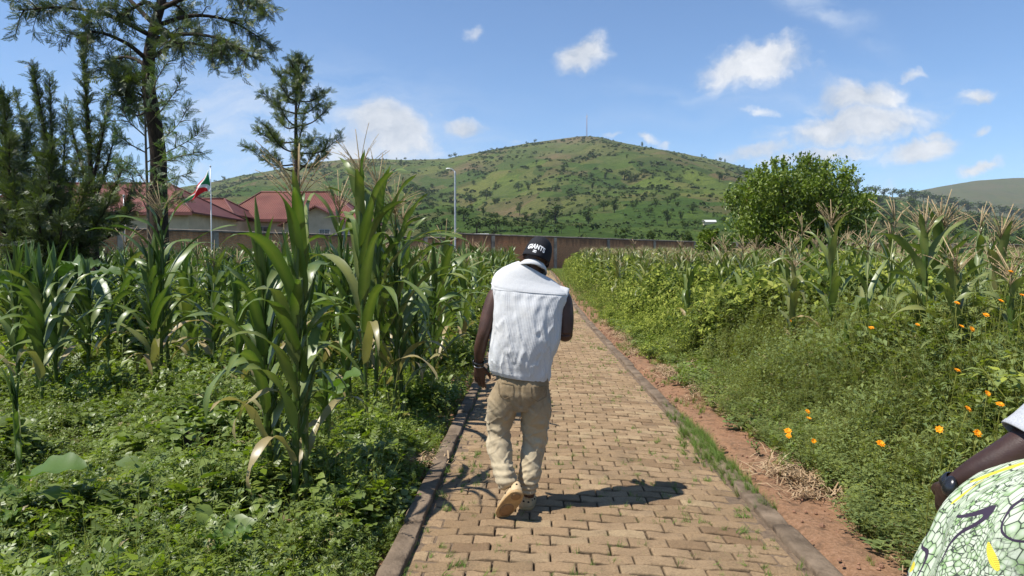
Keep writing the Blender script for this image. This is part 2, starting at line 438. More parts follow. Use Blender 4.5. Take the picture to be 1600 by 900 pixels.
base2 = nt.ramp(s2.outputs[1], [(0.0, (0.045, 0.080, 0.018)), (0.3, (0.12, 0.165, 0.034)), (0.55, (0.065, 0.110, 0.024)), (0.75, (0.19, 0.18, 0.06)), (0.88, (0.19, 0.12, 0.07))], 'CONSTANT')
c = nt.mix(0.5, base, base2)
big = nt.noise(co, 0.0035, 4, 0.6)
c = nt.mix(nt.remap(big, 0.42, 0.62, 0, 0.4), c, (0.065, 0.12, 0.024))
sxyz = nt.add('ShaderNodeSeparateXYZ', i_0=co)
hi = nt.math('ADD', nt.remap(sxyz.outputs[2], 90, 270, 0, 0.75), nt.remap(nt.noise(co, 0.008, 5, 0.6), 0.3, 0.7, -0.45, 0.45), clamp=True)
c = nt.mix(nt.math('MULTIPLY', hi, 0.55), c, (0.165, 0.150, 0.068))
# bare red earth near the top of the hill, where the track climbs to the mast
dx = nt.math('SUBTRACT', sxyz.outputs[0], 120.0); dz = nt.math('SUBTRACT', sxyz.outputs[2], 240.0)
rr = nt.math('ADD', nt.math('POWER', nt.math('DIVIDE', dx, 45.0), 2.0), nt.math('POWER', nt.math('DIVIDE', dz, 32.0), 2.0))
bare = nt.math('SUBTRACT', 1.15, nt.math('ADD', rr, nt.remap(nt.noise(co, 0.03, 5, 0.7), 0.3, 0.7, -0.5, 0.5)), clamp=True)
c = nt.mix(nt.math('MULTIPLY', bare, 0.6), c, (0.23, 0.155, 0.095))
bare2 = nt.remap(nt.noise(nt.mapping(co, scale=(1, 1, 2.5)), 0.010, 6, 0.7), 0.55, 0.66, 0, 0.75)
c = nt.mix(nt.math('MULTIPLY', bare2, nt.remap(sxyz.outputs[2], 60, 170)), c, (0.22, 0.145, 0.085))
fn = nt.noise(co, 0.12, 6, 0.75); fn2 = nt.noise(co, 0.6, 5, 0.7)
c = nt.mix(nt.remap(fn, 0.46, 0.62, 0, 0.5), c, (0.040, 0.068, 0.018))
f = nt.remap(fn2, 0.3, 0.7, 0.55, 1.15)
c = nt.mix(1.0, c, nt.add('ShaderNodeCombineColor', i_0=f, i_1=f, i_2=f).outputs[0], 'MULTIPLY')
nt.put(b.inputs['Base Color'], c); b.inputs['Roughness'].default_value = 1.0; b.inputs['Specular IOR Level'].default_value = 0.05
nt.put(b.inputs['Normal'], nt.bump(nt.math('ADD', nt.math('MULTIPLY', fn, 3.0), fn2), 0.8, 2.5))
us = np.linspace(-900, 2500, 520); ys = np.concatenate([np.linspace(FOOT - 8, 500, 90), np.linspace(508, RIDGE, 200), np.linspace(RIDGE + 8, RIDGE + 320, 14)])
U, Y = np.meshgrid(us, ys); X = (U - 800) / F * Y
Z = terr(X, Y) + (fbm(X / 14, Y / 14, 0, 3) - 0.5) * 2.2 * sstep(150, 260, Y)
Z = np.where(Y < FOOT, Z - 1.0, Z)
tag(obj('hills', grid(X, Y, Z), MATS['hillside']), kind='structure')
us = np.linspace(1050, 2300, 160); ys = np.linspace(1700, R2 + 300, 90)
U, Y = np.meshgrid(us, ys); X = (U - 800) / F * Y
Z = terr2(X, Y) + (fbm(X / 20, Y / 20, 0, 3) - 0.5) * 3
m2 = MATS['hillside'].copy(); MATS['far_hillside'] = m2
n2_ = NT(m2.node_tree); pb = m2.node_tree.nodes['Principled BSDF']
src = pb.inputs['Base Color'].links[0].from_socket
n2_.put(pb.inputs['Base Color'], n2_.mix(0.55, src, (0.070, 0.062, 0.030)))
tag(obj('hills', grid(X, Y, Z), m2), kind='structure')

# ================================================================== PATH: interlocking pavers, kerbs
m, nt, b = new_mat('paver')
co = nt.coord('Object')
a = nt.add('ShaderNodeAttribute', attribute_name='tint'); sp = nt.add('ShaderNodeSeparateColor', i_0=a.outputs['Color'])
c = nt.ramp(sp.outputs[0], [(0.0, (0.215, 0.135, 0.072)), (0.25, (0.295, 0.198, 0.106)), (0.65, (0.355, 0.240, 0.135)), (1.0, (0.40, 0.29, 0.165))])
n1 = nt.noise(co, 5, 6, 0.65); n2 = nt.noise(co, 70, 5, 0.75); n3 = nt.noise(co, 1.1, 5, 0.6)
c = nt.mix(nt.remap(n1, 0.40, 0.68, 0, 0.55), c, (0.19, 0.130, 0.075))
c = nt.mix(nt.remap(n2, 0.45, 0.72, 0, 0.65), c, (0.14, 0.088, 0.048))
c = nt.mix(nt.remap(nt.noise(co, 170, 3, .6), .58, .72, 0, .6), c, (0.42, 0.32, 0.20))
c = nt.mix(nt.remap(n3, 0.55, 0.75, 0, 0.5), c, (0.15, 0.11, 0.068))
c = nt.mix(nt.remap(nt.noise(co, 2.6, 6, .7), .56, .66, 0, .55), c, (0.135, 0.10, 0.065))
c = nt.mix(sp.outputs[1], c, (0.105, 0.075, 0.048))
nt.put(b.inputs['Base Color'], c); b.inputs['Roughness'].default_value = 0.92; b.inputs['Specular IOR Level'].default_value = 0.25
nt.put(b.inputs['Normal'], nt.bump(nt.math('ADD', n2, nt.math('MULTIPLY', n1, 1.5)), 1.0, 0.013))
m, nt, b = new_mat('joint_soil')
co = nt.coord('Object'); n1 = nt.noise(co, 40, 5, 0.7)
nt.put(b.inputs['Base Color'], nt.mix(nt.remap(n1, 0.35, 0.7), (0.09, 0.06, 0.038), (0.20, 0.14, 0.085))); b.inputs['Roughness'].default_value = 1.0
nt.put(b.inputs['Normal'], nt.bump(n1, 0.8, 0.01))
simple('kerb_concrete', (0.175, 0.130, 0.090), 0.95, 3.0, 0.35, 0.9, 30, 0.014, spec=.15, dirt=(0.060, 0.042, 0.028, 0.8), dscale=5.0)
LE, RE = -0.79, 1.57                                   # outer kerb faces at y = 0
def pbase(y): return 0.9 * sstep(14, 60, y)            # path surface height
PL, PR = LE + 0.135, RE - 0.15
rows = []
pw_, ph_ = 0.222, 0.118
PITCH = ph_ + 0.0
nrow = int(60 / PITCH)
shape_t = np.array([0, .12, .30, .5, .70, .88, 1.0])
wav = np.array([0, 0.0, 0.055, 0.075, 0.055, 0.0, 0.0]) * 0.22   # the wavy long side
def paver(x0, x1, y, seed, lod):
    r_ = np.random.default_rng(seed)
    w_ = x1 - x0; g = r_.uniform(.0015, .0048)
    sgn = 1 if (seed % 2) else -1
    if lod:
        xs = x0 + g + (w_ - 2 * g) * shape_t
        dv = wav * sgn
        low = np.stack([xs, y + g + dv + r_.normal(0, 0.0018, 7), np.zeros(7)], 1)
        top = np.stack([xs[::-1], y + ph_ - g + dv[::-1] + r_.normal(0, 0.0018, 7), np.zeros(7)], 1)
        ring = np.concatenate([low, top])
    else:
        ring = np.array([(x0 + g, y + g, 0), (x1 - g, y + g, 0), (x1 - g, y + ph_ - g, 0), (x0 + g, y + ph_ - g, 0)], float)
    return ring
pieces = {14: [], 4: []}; info = {14: [], 4: []}
pr_ = np.random.default_rng(21)
for r_i in range(nrow):
    y = 1.3 + r_i * PITCH
    lod = y < 20
    off = (0.5 * pw_ if r_i % 2 else 0.0) - pr_.uniform(0, 0.03)
    xs0 = np.arange(PL + off - pw_, PR, pw_)
    for j, x0 in enumerate(xs0):
        a_, b__ = max(x0, PL), min(x0 + pw_, PR)
        if b__ - a_ < 0.05: continue
        # a few stones missing on the left where soil took over
        ring = paver(a_, b__, y, r_i * 2 + (j % 2) + r_i // 2, lod)
        key = 14 if lod else 4
        pieces[key].append(ring); info[key].append((pr_.normal(0, 0.0022), pr_.normal(0, 0.012), pr_.normal(0, 0.012), np.clip(pr_.normal(0.5, 0.28), 0, 1)))
def build_pavers(key):
    Rg = np.array(pieces[key]); I = np.array(info[key]); n = key
    cen = Rg.mean(1, keepdims=True)
    d = Rg - cen
    L = np.linalg.norm(d[..., :2], axis=2, keepdims=True)
    def ringz(shrink, z):
        q = cen + d * (1 - shrink / np.maximum(L, 1e-4))
        zz = z + I[:, None, 0] + I[:, None, 1] * d[..., 0] + I[:, None, 2] * d[..., 1]
        q = q.copy(); q[..., 2] = zz; return q
    lev = [ringz(0.0, -0.05), ringz(0.0, -0.011), ringz(0.0025, -0.004), ringz(0.010, 0.0)]
    lev.append(ringz(0.030, 0.0012))
    K = len(lev)
    V = np.stack(lev, 1)                               # (N,K,n,3)
    N = len(V)
    C = np.zeros((N, K, n, 3)); C[..., 0] = I[:, None, None, 3]
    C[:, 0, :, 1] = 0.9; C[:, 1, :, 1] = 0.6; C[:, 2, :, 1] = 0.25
    idx = np.arange(N * K * n).reshape(N, K, n)
    a_ = idx[:, :-1, :]; b_ = np.roll(idx, -1, 2)[:, :-1, :]; c_ = np.roll(idx, -1, 2)[:, 1:, :]; d_ = idx[:, 1:, :]
    Q = np.stack([a_, b_, c_, d_], -1).reshape(-1, 4)
    # top: quads between the near and the far long side
    t = idx[:, -1, :]; h = n // 2
    tops = []
    for i in range(h - 1): tops.append(np.stack([t[:, i], t[:, i + 1], t[:, n - 2 - i], t[:, n - 1 - i]], -1))
    Q = np.concatenate([Q] + tops)
    V = V.reshape(-1, 3); V[:, 1] -= 0.085 * (V[:, 0] - .39); V[:, 0] += 0.03 * V[:, 1]; V[:, 2] += .012 - .026 * ((V[:, 0] - .03 * V[:, 1] - .39) / 1.05) ** 2 + pbase(V[:, 1]) + 0.012 * (fbm(V[:, 0] * 0.9, V[:, 1] * 0.9) - 0.5)
    return bit(V, Q, None, C.reshape(-1, 3))
pv = join([build_pavers(14), build_pavers(4)])
tag(obj('path', pv, MATS['paver'], smooth=False), kind='structure')
ys = np.concatenate([np.arange(0.3, 62, 0.5)])
X, Y = np.meshgrid(np.array([LE + 0.02, 0.4, RE - 0.02]), ys)
tag(obj('path_bed', grid(X + pathx(Y), Y, pbase(Y) - 0.014), MATS['joint_soil']), kind='structure')
# kerbs of separate worn concrete lengths
def kerb(xa, xb, top, seed):
    kr = np.random.default_rng(seed); out = []
    y = 0.2
    while y < 60:
        L = kr.uniform(0.85, 1.1) if y < 25 else 3.0
        n = 9 if y < 25 else 3
        dz, dxk, dyaw = kr.normal(0, 0.008), kr.normal(0, 0.006), kr.normal(0, 0.006)
        rings = []
        for k in range(n):
            yk = y + 0.008 + (L - 0.016) * k / (n - 1)
            e = 0.010 if k in (0, n - 1) else 0.0
            w0, w1 = xa + e * .3, xb - e * .3
            zt = top + dz - e * 0.6
            j = lambda s: kr.normal(0, s) if y < 25 else 0
            prof = [(w0, -0.2), (w0 + j(.003), zt - 0.012), (w0 + 0.004, zt - 0.003), (w0 + 0.012, zt + j(.003)), ((w0 + w1) / 2, zt + 0.002 + j(.0025)),
                    (w1 - 0.012, zt + j(.003)), (w1 - 0.004, zt - 0.003), (w1 + j(.004), zt - 0.012), (w1, -0.2)]
            yaw = dyaw * (k / (n - 1) - 0.5)
            rings.append(np.array([(p[0] + dxk + yaw + 0.03 * yk, yk, p[1] + pbase(yk)) for p in prof]))
        out.append(loft(rings, True, True))
        y += L
    return join(out)
tag(obj('kerb', kerb(LE, LE + 0.118, 0.026, 4), MATS['kerb_concrete']), kind='structure')
tag(obj('kerb', kerb(RE - 0.125, RE, 0.014, 9), MATS['kerb_concrete']), kind='structure')
# ================================================================== HAZE
m = bpy.data.materials.new('haze_air'); m.use_nodes = True
t = m.node_tree; t.nodes.clear()
o_ = t.nodes.new('ShaderNodeOutputMaterial'); pvn = t.nodes.new('ShaderNodeVolumePrincipled')
pvn.inputs['Color'].default_value = (0.86, 0.92, 1.0, 1); pvn.inputs['Density'].default_value = 0.00008; pvn.inputs['Anisotropy'].default_value = 0.25
t.links.new(pvn.outputs[0], o_.inputs['Volume'])
hz = obj('haze', box(-2600, 3700, -140, 3500, -60, 520), m, smooth=False); tag(hz, kind='stuff')

# ================================================================== BRICK PERIMETER WALLS
m, nt, b = new_mat('old_brick')
co = nt.coord('Object'); sx = nt.add('ShaderNodeSeparateXYZ', i_0=co)
xz = nt.add('ShaderNodeCombineXYZ', i_0=sx.outputs[0], i_1=sx.outputs[2], i_2=0.0).outputs[0]
wn = nt.add('ShaderNodeTexNoise', i_Vector=xz); wn.inputs['Scale'].default_value = 3.0
wv = nt.add('ShaderNodeVectorMath', operation='SCALE', i_0=wn.outputs[1]); wv.inputs['Scale'].default_value = 0.07
xw = nt.add('ShaderNodeVectorMath', operation='ADD', i_0=xz, i_1=wv.outputs[0]).outputs[0]
br = nt.add('ShaderNodeTexBrick', i_Vector=xw)
br.inputs['Scale'].default_value = 1.0; br.inputs['Brick Width'].default_value = 0.27; br.inputs['Row Height'].default_value = 0.115; br.inputs['Mortar Size'].default_value = 0.016
br.inputs['Color1'].default_value = (0.66, 0.27, 0.11, 1); br.inputs['Color2'].default_value = (0.52, 0.20, 0.085, 1); br.inputs['Mortar'].default_value = (0.46, 0.31, 0.20, 1); br.inputs['Bias'].default_value = 0.1
n1 = nt.noise(xz, 0.9, 6, 0.65); n2 = nt.noise(xz, 12, 5, 0.7)
c = nt.mix(nt.remap(n1, 0.4, 0.7, 0, 0.6), br.outputs[0], (0.27, 0.155, 0.09))
c = nt.mix(nt.remap(n2, 0.42, 0.62, 0, 0.7), c, (0.66, 0.34, 0.17))
c = nt.mix(nt.remap(nt.noise(nt.mapping(xz, scale=(1, 2.6, 1)), 5, 5, .7), .5, .68, 0, .55), c, (0.22, 0.11, 0.06))
stain = nt.math('MULTIPLY', nt.remap(nt.math('ADD', sx.outputs[2], nt.remap(nt.noise(nt.mapping(xz, scale=(3, 0.5, 1)), 1.0, 4), 0.3, 0.7, -0.4, 0.4)), 2.3, 2.95), 0.6)
c = nt.mix(stain, c, (0.07, 0.055, 0.045))
nt.put(b.inputs['Base Color'], c); b.inputs['Roughness'].default_value = 0.95; b.inputs['Specular IOR Level'].default_value = 0.15
nt.put(b.inputs['Normal'], nt.bump(nt.math('ADD', nt.math('MULTIPLY', br.outputs[1], -1.0), nt.math('MULTIPLY', n2, 0.8)), 0.9, 0.04))
simple('old_concrete', (0.36, 0.30, 0.24), 0.95, 2.0, 0.3, 0.6, 12, 0.02, dirt=(0.09, 0.075, 0.06, 0.7), dscale=1.5)
simple('coping_concrete', (0.15, 0.125, 0.10), 0.95, 3.0, 0.35, 0.6, 12, 0.02, dirt=(0.05, 0.045, 0.04, 0.8), dscale=1.0)
def wall_run(p0, p1, top, base, n_pillar, label):
    p0 = np.array(p0, float); p1 = np.array(p1, float)
    L = float(np.linalg.norm(p1 - p0)); a = math.atan2(p1[1] - p0[1], p1[0] - p0[0])
    H = top - base
    t = empty('brick_wall', (p0[0], p0[1], base), a)
    tag(t, label, 'wall', 'red brick perimeter walls')
    wr = np.random.default_rng(int(L * 10))
    # face with slight waviness
    nx, nz = int(L / 0.5) + 2, 8
    xs = np.linspace(0, L, nx); zs = np.linspace(-0.6, H, nz)
    Xg, Zg = np.meshgrid(xs, zs)
    f = grid(Xg, -0.10 + 0.03 * (fbm(Xg * .7, Zg * .9) - .5), Zg)
    bk = grid(Xg, 0.10 + 0 * Xg, Zg); bk = (bk[0], bk[1][:, ::-1], bk[2], bk[3])
    tp = box(0, L, -0.09, 0.09, H - 0.02, H + 0.0)
    obj('brickwork', join([f, bk, tp]), MATS['old_brick'], t)
    cx = np.linspace(-0.05, L + 0.05, max(4, int(L / 1.2)))
    rings = []
    for x in cx:
        dz = wr.normal(0, 0.012); o = 0.16 + wr.normal(0, .006)
        rings.append(np.array([(x, -o, H + 0.003 + dz * .3), (x, o, H + 0.003 + dz * .3), (x, o, H + 0.10 + dz), (x, 0.0, H + 0.14 + dz), (x, -o, H + 0.10 + dz)]))
    obj('coping', loft(rings), MATS['coping_concrete'], t, smooth=False)
    for k in range(n_pillar):
        x = (k + 0.5) * L / n_pillar
        pl = box(x - 0.17, x + 0.17, -0.19, 0.15, -0.6, H - 0.003)
        obj('pillar', pl, MATS['old_concrete'], t, smooth=False)
wall_run((xat(-330, 31), 31), (xat(706, 56.0), 56.0), 3.5, 0.72, 7, 'long red brick wall behind the maize on the left, in front of the red-roofed buildings')
wall_run((xat(714, 55.6), 55.6), (xat(1112, 80), 80), 3.86, 0.85, 5, 'taller red brick wall crossing behind the capped man at the end of the path')
wall_run((xat(1113, 80.2), 80.2), (xat(2050, 101), 101), 3.86, 1.0, 16, 'dark far brick wall seen low behind the round bushy tree and the right maize')

# ================================================================== BUILDINGS
def roof_mat():
    m, nt, b = new_mat('red_sheet_roof')
    co = nt.coord('Object')
    n = nt.noise(co, 0.6, 5, 0.6)
    c = nt.mix(nt.remap(n, 0.35, 0.65), (0.105, 0.032, 0.021), (0.150, 0.050, 0.034))
    c = nt.mix(nt.remap(nt.noise(nt.mapping(co, scale=(1, 1, 4)), 0.25, 4), 0.5, 0.7, 0, 0.35), c, (0.19, 0.085, 0.055))
    nt.put(b.inputs['Base Color'], c); b.inputs['Roughness'].default_value = 0.6; b.inputs['Specular IOR Level'].default_value = 0.3
    wv = nt.add('ShaderNodeTexWave', i_Vector=co); wv.inputs['Scale'].default_value = 1.6; wv.bands_direction = 'X'
    nt.put(b.inputs['Normal'], nt.bump(wv.outputs[1], 0.6, 0.05))
roof_mat()
simple('cream_plaster', (0.52, 0.43, 0.29), 0.9, 1.2, 0.12, 0.2, 20, 0.01, dirt=(0.30, 0.22, 0.14, 0.5), dscale=0.7)
simple('window_glass', (0.03, 0.035, 0.04), 0.15, 2, 0.2)
simple('window_frame_white', (0.5, 0.48, 0.43), 0.6, 3, 0.1)
simple('fascia_red', (0.12, 0.035, 0.024), 0.6, 3, 0.15)
def window(t, x, y, z, w_, h_):
    fr = obj('window', join([box(x - w_ / 2 - .05, x - w_ / 2, y - .06, y + .05, z, z + h_), box(x + w_ / 2, x + w_ / 2 + .05, y - .06, y + .05, z, z + h_),
        box(x - w_ / 2 - .05, x + w_ / 2 + .05, y - .065, y + .05, z + h_, z + h_ + .05), box(x - w_ / 2 - .09, x + w_ / 2 + .09, y - .09, y + .05, z - .06, z),
        box(x - .02, x + .02, y - .05, y + .04, z, z + h_)] + [box(x - w_ / 2, x + w_ / 2, y - .045, y - .035, z + h_ * k / 4 - .008, z + h_ * k / 4 + .008) for k in (1, 2, 3)]), MATS['window_frame_white'], t, smooth=False)
    obj('pane', box(x - w_ / 2, x + w_ / 2, y - .03, y + .03, z + .002, z + h_ - .002), MATS['window_glass'], fr, smooth=False)
def hip_house(label, x0, x1, y0, y1, z0, ze, zr, rx0, rx1, wins, group='red-roofed buildings beyond the wall', gable=None):
    cx, cy_ = (x0 + x1) / 2, (y0 + y1) / 2
    t = empty('building', (cx, cy_, z0)); tag(t, label, 'building', group)
    X = lambda v: v - cx
    a, b_, c_, d_ = X(x0), X(x1), y0 - cy_, y1 - cy_
    he, hr = ze - z0, zr - z0; ov = 0.6
    walls = [box(a, b_, c_, d_, -0.5, he - 0.02)]
    o = ov
    V = [(a - o, c_ - o, he), (b_ + o, c_ - o, he), (b_ + o, d_ + o, he), (a - o, d_ + o, he), (X(rx0), 0, hr), (X(rx1), 0, hr)]
    th = 0.12
    V2 = [(x, y, z - th) for x, y, z in V]
    Qr = [(0, 1, 5, 4), (2, 3, 4, 5)]; Tr = [(1, 2, 5), (3, 0, 4)]
    Q2 = [(10, 11, 7, 6), (11, 10, 9, 8)]; T2 = [(8, 7, 11), (6, 9, 10)]
    edge = [(0, 6, 7, 1), (1, 7, 8, 2), (2, 8, 9, 3), (3, 9, 6, 0)]
    rb = bit(V + V2, Qr + Q2 + edge, Tr + T2)
    if gable:
        gx0, gx1, gy, gze, gzr = gable
        g0, g1, gyy = X(gx0), X(gx1), gy - cy_; gm = (g0 + g1) / 2; ge, gr = gze - z0, gzr - z0
        walls.append(box(g0, g1, gyy, c_ + .5, -0.5, ge))
        yb = c_ + 3.5
        walls.append(bit([(g0, gyy, ge), (g1, gyy, ge), (gm, gyy, gr - .1), (g0, gyy + .2, ge), (g1, gyy + .2, ge), (gm, gyy + .2, gr - .1)], [(0, 3, 5, 2), (1, 2, 5, 4)], [(0, 1, 2), (3, 5, 4)]))
        s = (gr - ge) / (gm - g0); oo = 0.5
        P = lambda x, z, y: (x, y, z)
        gv = []
        for y in (gyy - 0.6, yb):
            gv += [P(g0 - oo, ge - oo * s, y), P(gm, gr, y), P(g1 + oo, ge - oo * s, y), P(g1 + oo, ge - oo * s - .13, y), P(gm, gr - .13, y), P(g0 - oo, ge - oo * s - .13, y)]
        gq = [(i, (i + 1) % 6, (i + 1) % 6 + 6, i + 6) for i in range(6)] + [(0, 5, 4, 1), (1, 4, 3, 2)]
        rb = join([rb, bit(gv, gq)])
    obj('wall', join(walls), MATS['cream_plaster'], t, smooth=False)
    r = obj('roof', rb, MATS['red_sheet_roof'], t, smooth=False)
    rc = [tube([(X(rx0), 0, hr + .03), (X(rx1), 0, hr + .03)], .11, 6)]
    for e, q in ((0, 4), (1, 5), (2, 5), (3, 4)): rc.append(tube([V[e], (V[q][0], V[q][1], V[q][2] + .03)], .09, 6))
    obj('ridge_cap', join(rc), MATS['fascia_red'], r)
    fs = [box(a - o, b_ + o, c_ - o - .03, c_ - o - .003, he - .26, he - .01)]
    obj('fascia', join(fs), MATS['fascia_red'], r, smooth=False)
    for (x, y, z, w_, h_) in wins: window(t, X(x), y - cy_, z - z0, w_, h_)
hip_house('cream building at the far left with its red roof half hidden by dark trees', xat(-40, 52), xat(296, 52), 52, 61, 1.0, zat(332, 52), zat(289, 57), xat(60, 56.5), xat(266, 56.5),
    [(xat(174, 52), 52, zat(350, 52), 1.6, .55), (xat(186, 52), 52, zat(350, 52), .5, .55), (xat(120, 52), 52, zat(350, 52), 1.4, .55)])
hip_house('low red-roofed link building just behind the flag', xat(262, 63.5), xat(362, 63.5), 63.5, 70, 1.3, zat(336, 63.5), zat(312, 67), xat(270, 66.7), xat(352, 66.7), [(xat(318, 63.5), 63.5, zat(350, 63.5), 1.2, .6)])
hip_house('cream building with a big red hip roof and front gable behind the tallest maize cluster', xat(352, 68), xat(560, 68), 68, 78, 1.4, zat(343, 68), zat(301, 73), xat(410, 73), xat(517, 73),
    [(xat(508, 64), 64, zat(366, 64), .95, .42), (xat(538, 64), 64, zat(366, 64), .8, .42), (xat(412, 68), 68, zat(363, 68), 1.2, .5)], gable=(xat(446, 64), xat(546, 64), 64, zat(348, 64), zat(322, 64)))
simple('pale_sheet', (0.55, 0.55, 0.52), 0.5, 2, 0.15, dirt=(0.25, 0.22, 0.18, 0.5))
t = empty('shed', (xat(742, 84), 84, 2.2)); tag(t, 'low shed whose pale metal roof just shows over the wall beside the lamp post', 'shed')
obj('wall', box(-2.0, 1.8, 0, 3, -0.6, 2.55), MATS['cream_plaster'], t, smooth=False)
rr = rotm(0, 0, R(9))
obj('roof', xf(box(-2.0, 1.6, -.4, 3.2, 2.50, 2.58), rr), MATS['pale_sheet'], t, smooth=False)

# ================================================================== POLES, FLAG, LAMP, MAST
simple('galvanised', (0.42, 0.43, 0.44), 0.45, 6, 0.15, metal=0.4)
simple('white_paint', (0.72, 0.72, 0.70), 0.5, 6, 0.08)
def pole_thing(name, label, cat, u, d, vtop, r, group=None, ball=True):
    x, y, z = at(u, vtop, d); g = float(gnd(x, y))
    t = empty(name, (x, y, g)); tag(t, label, cat, group)
    H = z - g
    obj('shaft', tube([(0, 0, -.3), (0, 0, H * .5), (0, 0, H)], [r * 1.2, r, r * .7], 10), MATS['white_paint'], t)
    if ball:
        k = np.linspace(0.05, math.pi - .05, 7)
        obj('finial', loft([ell(0, 0, H + .04 - r * 1.6 * math.cos(a), r * 1.6 * math.sin(a), r * 1.6 * math.sin(a), 10) for a in k]), MATS['galvanised'], t)
    obj('base_collar', join([tube([(0, 0, -.1), (0, 0, .35)], r * 2.2, 10)]), MATS['galvanised'], t)
    return t, H
pole_thing('flagpole', 'tall thin pale pole carrying the waving flag', 'flagpole', 331.5, 40, 262, 0.034)
pole_thing('pole', 'short bare white pole beside the dark trees, in front of the far left roof', 'pole', 196, 40, 308, 0.05)
pole_thing('pole', 'bare white pole standing close to the big tree trunk', 'pole', 242.5, 40, 262, 0.05)
# flag: green hoist and fly, red above and below, white saltire with disc and stars
m, nt, b = new_mat('flag_cloth')
uv = nt.add('ShaderNodeAttribute', attribute_name='tint'); s = nt.add('ShaderNodeSeparateColor', i_0=uv.outputs['Color'])
uu, vv = s.outputs[0], s.outputs[1]
d1 = nt.math('ABSOLUTE', nt.math('SUBTRACT', uu, vv)); d2 = nt.math('ABSOLUTE', nt.math('SUBTRACT', nt.math('ADD', uu, vv), 1.0))
sal = nt.math('LESS_THAN', nt.math('MINIMUM', d1, d2), 0.10)
hx = nt.math('ABSOLUTE', nt.math('SUBTRACT', uu, 0.5)); hy = nt.math('ABSOLUTE', nt.math('SUBTRACT', vv, 0.5))
side = nt.math('GREATER_THAN', hx, hy)
c = nt.mix(side, (0.62, 0.012, 0.02), (0.015, 0.22, 0.075))
c = nt.mix(sal, c, (0.8, 0.8, 0.78))
rad = nt.math('SQRT', nt.math('ADD', nt.math('MULTIPLY', hx, hx), nt.math('MULTIPLY', nt.math('MULTIPLY', hy, hy), 0.42)))
c = nt.mix(nt.math('LESS_THAN', rad, 0.17), c, (0.8, 0.8, 0.78))
for (sx_, sy_) in ((0.5, 0.60), (0.45, 0.42), (0.55, 0.42)):
    q = nt.math('ADD', nt.math('POWER', nt.math('SUBTRACT', uu, sx_), 2.0), nt.math('POWER', nt.math('MULTIPLY', nt.math('SUBTRACT', vv, sy_), .65), 2.0))
    c = nt.mix(nt.math('LESS_THAN', q, 0.0012), c, (0.62, 0.012, 0.02))
nt.put(b.inputs['Base Color'], c); b.inputs['Roughness'].default_value = 0.8
tr = nt.add('ShaderNodeBsdfTranslucent'); nt.put(tr.inputs[0], c); mx = nt.add('ShaderNodeMixShader'); mx.inputs[0].default_value = 0.3
nt.l.new(b.outputs[0], mx.inputs[1]); nt.l.new(tr.outputs[0], mx.inputs[2]); nt.l.new(mx.outputs[0], [x for x in nt.n if x.type == 'OUTPUT_MATERIAL'][0].inputs[0])
nu, nv = 40, 26
su = np.linspace(0, 1, nu); sv = np.linspace(0, 1, nv)
A = spline([(330.6, 266), (322, 279), (312, 290), (304, 302), (291, 316)], nu); B = spline([(330.6, 300), (322, 300), (312, 308), (303, 314), (293, 319)], nu)
Sg, Vg = np.meshgrid(np.arange(nu), sv)
vp = np.sign(1) * (sv ** 0.62)[:, None]                # the upper edge is folded over, so its band is narrow
Pu = B[None, :, 0] * (1 - vp) + A[None, :, 0] * vp; Pv = B[None, :, 1] * (1 - vp) + A[None, :, 1] * vp
dd = 39.9 + 0.16 * np.sin(su * 11)[None] * su[None] ** .5 + 0.10 * np.sin(vp * 5 + su[None] * 6)
Xf, Zf = (Pu - 800) * 40 / F, CAMH - (Pv - HY) * 40 / F
g = grid(Xf, dd, Zf)
g = (g[0], g[1], g[2], np.stack([np.tile(su, (nv, 1)).ravel(), np.repeat(sv, nu), np.zeros(nu * nv)], 1))
tag(obj('flag', g, MATS['flag_cloth']), 'red, green and white flag with a white saltire drooping from the tall pale pole', 'flag')

x, y, z = at(711.5, 268, 66); g0 = float(gnd(x, y))
t = empty('street_lamp', (x, y, g0)); tag(t, 'tall curved street lamp standing behind the brick wall left of the man', 'street lamp')
H = z - g0
obj('post', tube(spline([(0, 0, -.3), (0, 0, H * .5), (0, 0, H - .5), (-.06, 0, H - .1), (-.22, 0, H + .12), (-.4, 0, H + .2)], 24), np.linspace(.10, .05, 24), 10), MATS['galvanised'], t)
obj('lamp_head', loft([np.array([(xx, yy_ * wd, H + .2 + zz * wd) for yy_, zz in ((-.13, 0), (-.09, .07), (.09, .07), (.13, 0), (.09, -.04), (-.09, -.04))]) for xx, wd in ((-.38, .5), (-.5, 1), (-.75, 1.1), (-.88, .6))]), MATS['white_paint'], t)

x = xat(915.5, RIDGE); y = RIDGE - 6; zb = float(terr(x, y)); zt = zat(180, RIDGE)
t = empty('radio_mast', (x, y, zb)); tag(t, 'thin lattice radio mast on the bare summit of the green hill', 'mast')
H = zt - zb; lat = []
W0, W1 = 1.5, 0.5
leg = lambda k, q: np.array([math.cos(k * 2.094 + .5) * (W0 + (W1 - W0) * q), math.sin(k * 2.094 + .5) * (W0 + (W1 - W0) * q), H * .92 * q])
for k in range(3):
    lat.append(tube([leg(k, -.04), leg(k, 1)], .17, 4))
    for i in range(16): lat.append(tube([leg(k, i / 16), leg((k + 1) % 3, (i + 1) / 16)], .09, 3)); lat.append(tube([leg(k, i / 16), leg((k + 1) % 3, i / 16)], .09, 3))
simple('mast_steel', (0.35, 0.22, 0.20), 0.6, 2, 0.2)
obj('lattice', join(lat), MATS['mast_steel'], t)
obj('whip', tube([(0, 0, H * .9), (0, 0, H)], .2, 5), MATS['mast_steel'], t)
for q_ in (box(-1.3, -.7, -.5, .5, H * .80, H * .86), box(.8, 1.3, -.5, .5, H * .84, H * .90)): obj('antenna_panel', q_, MATS['white_paint'], t, smooth=False)
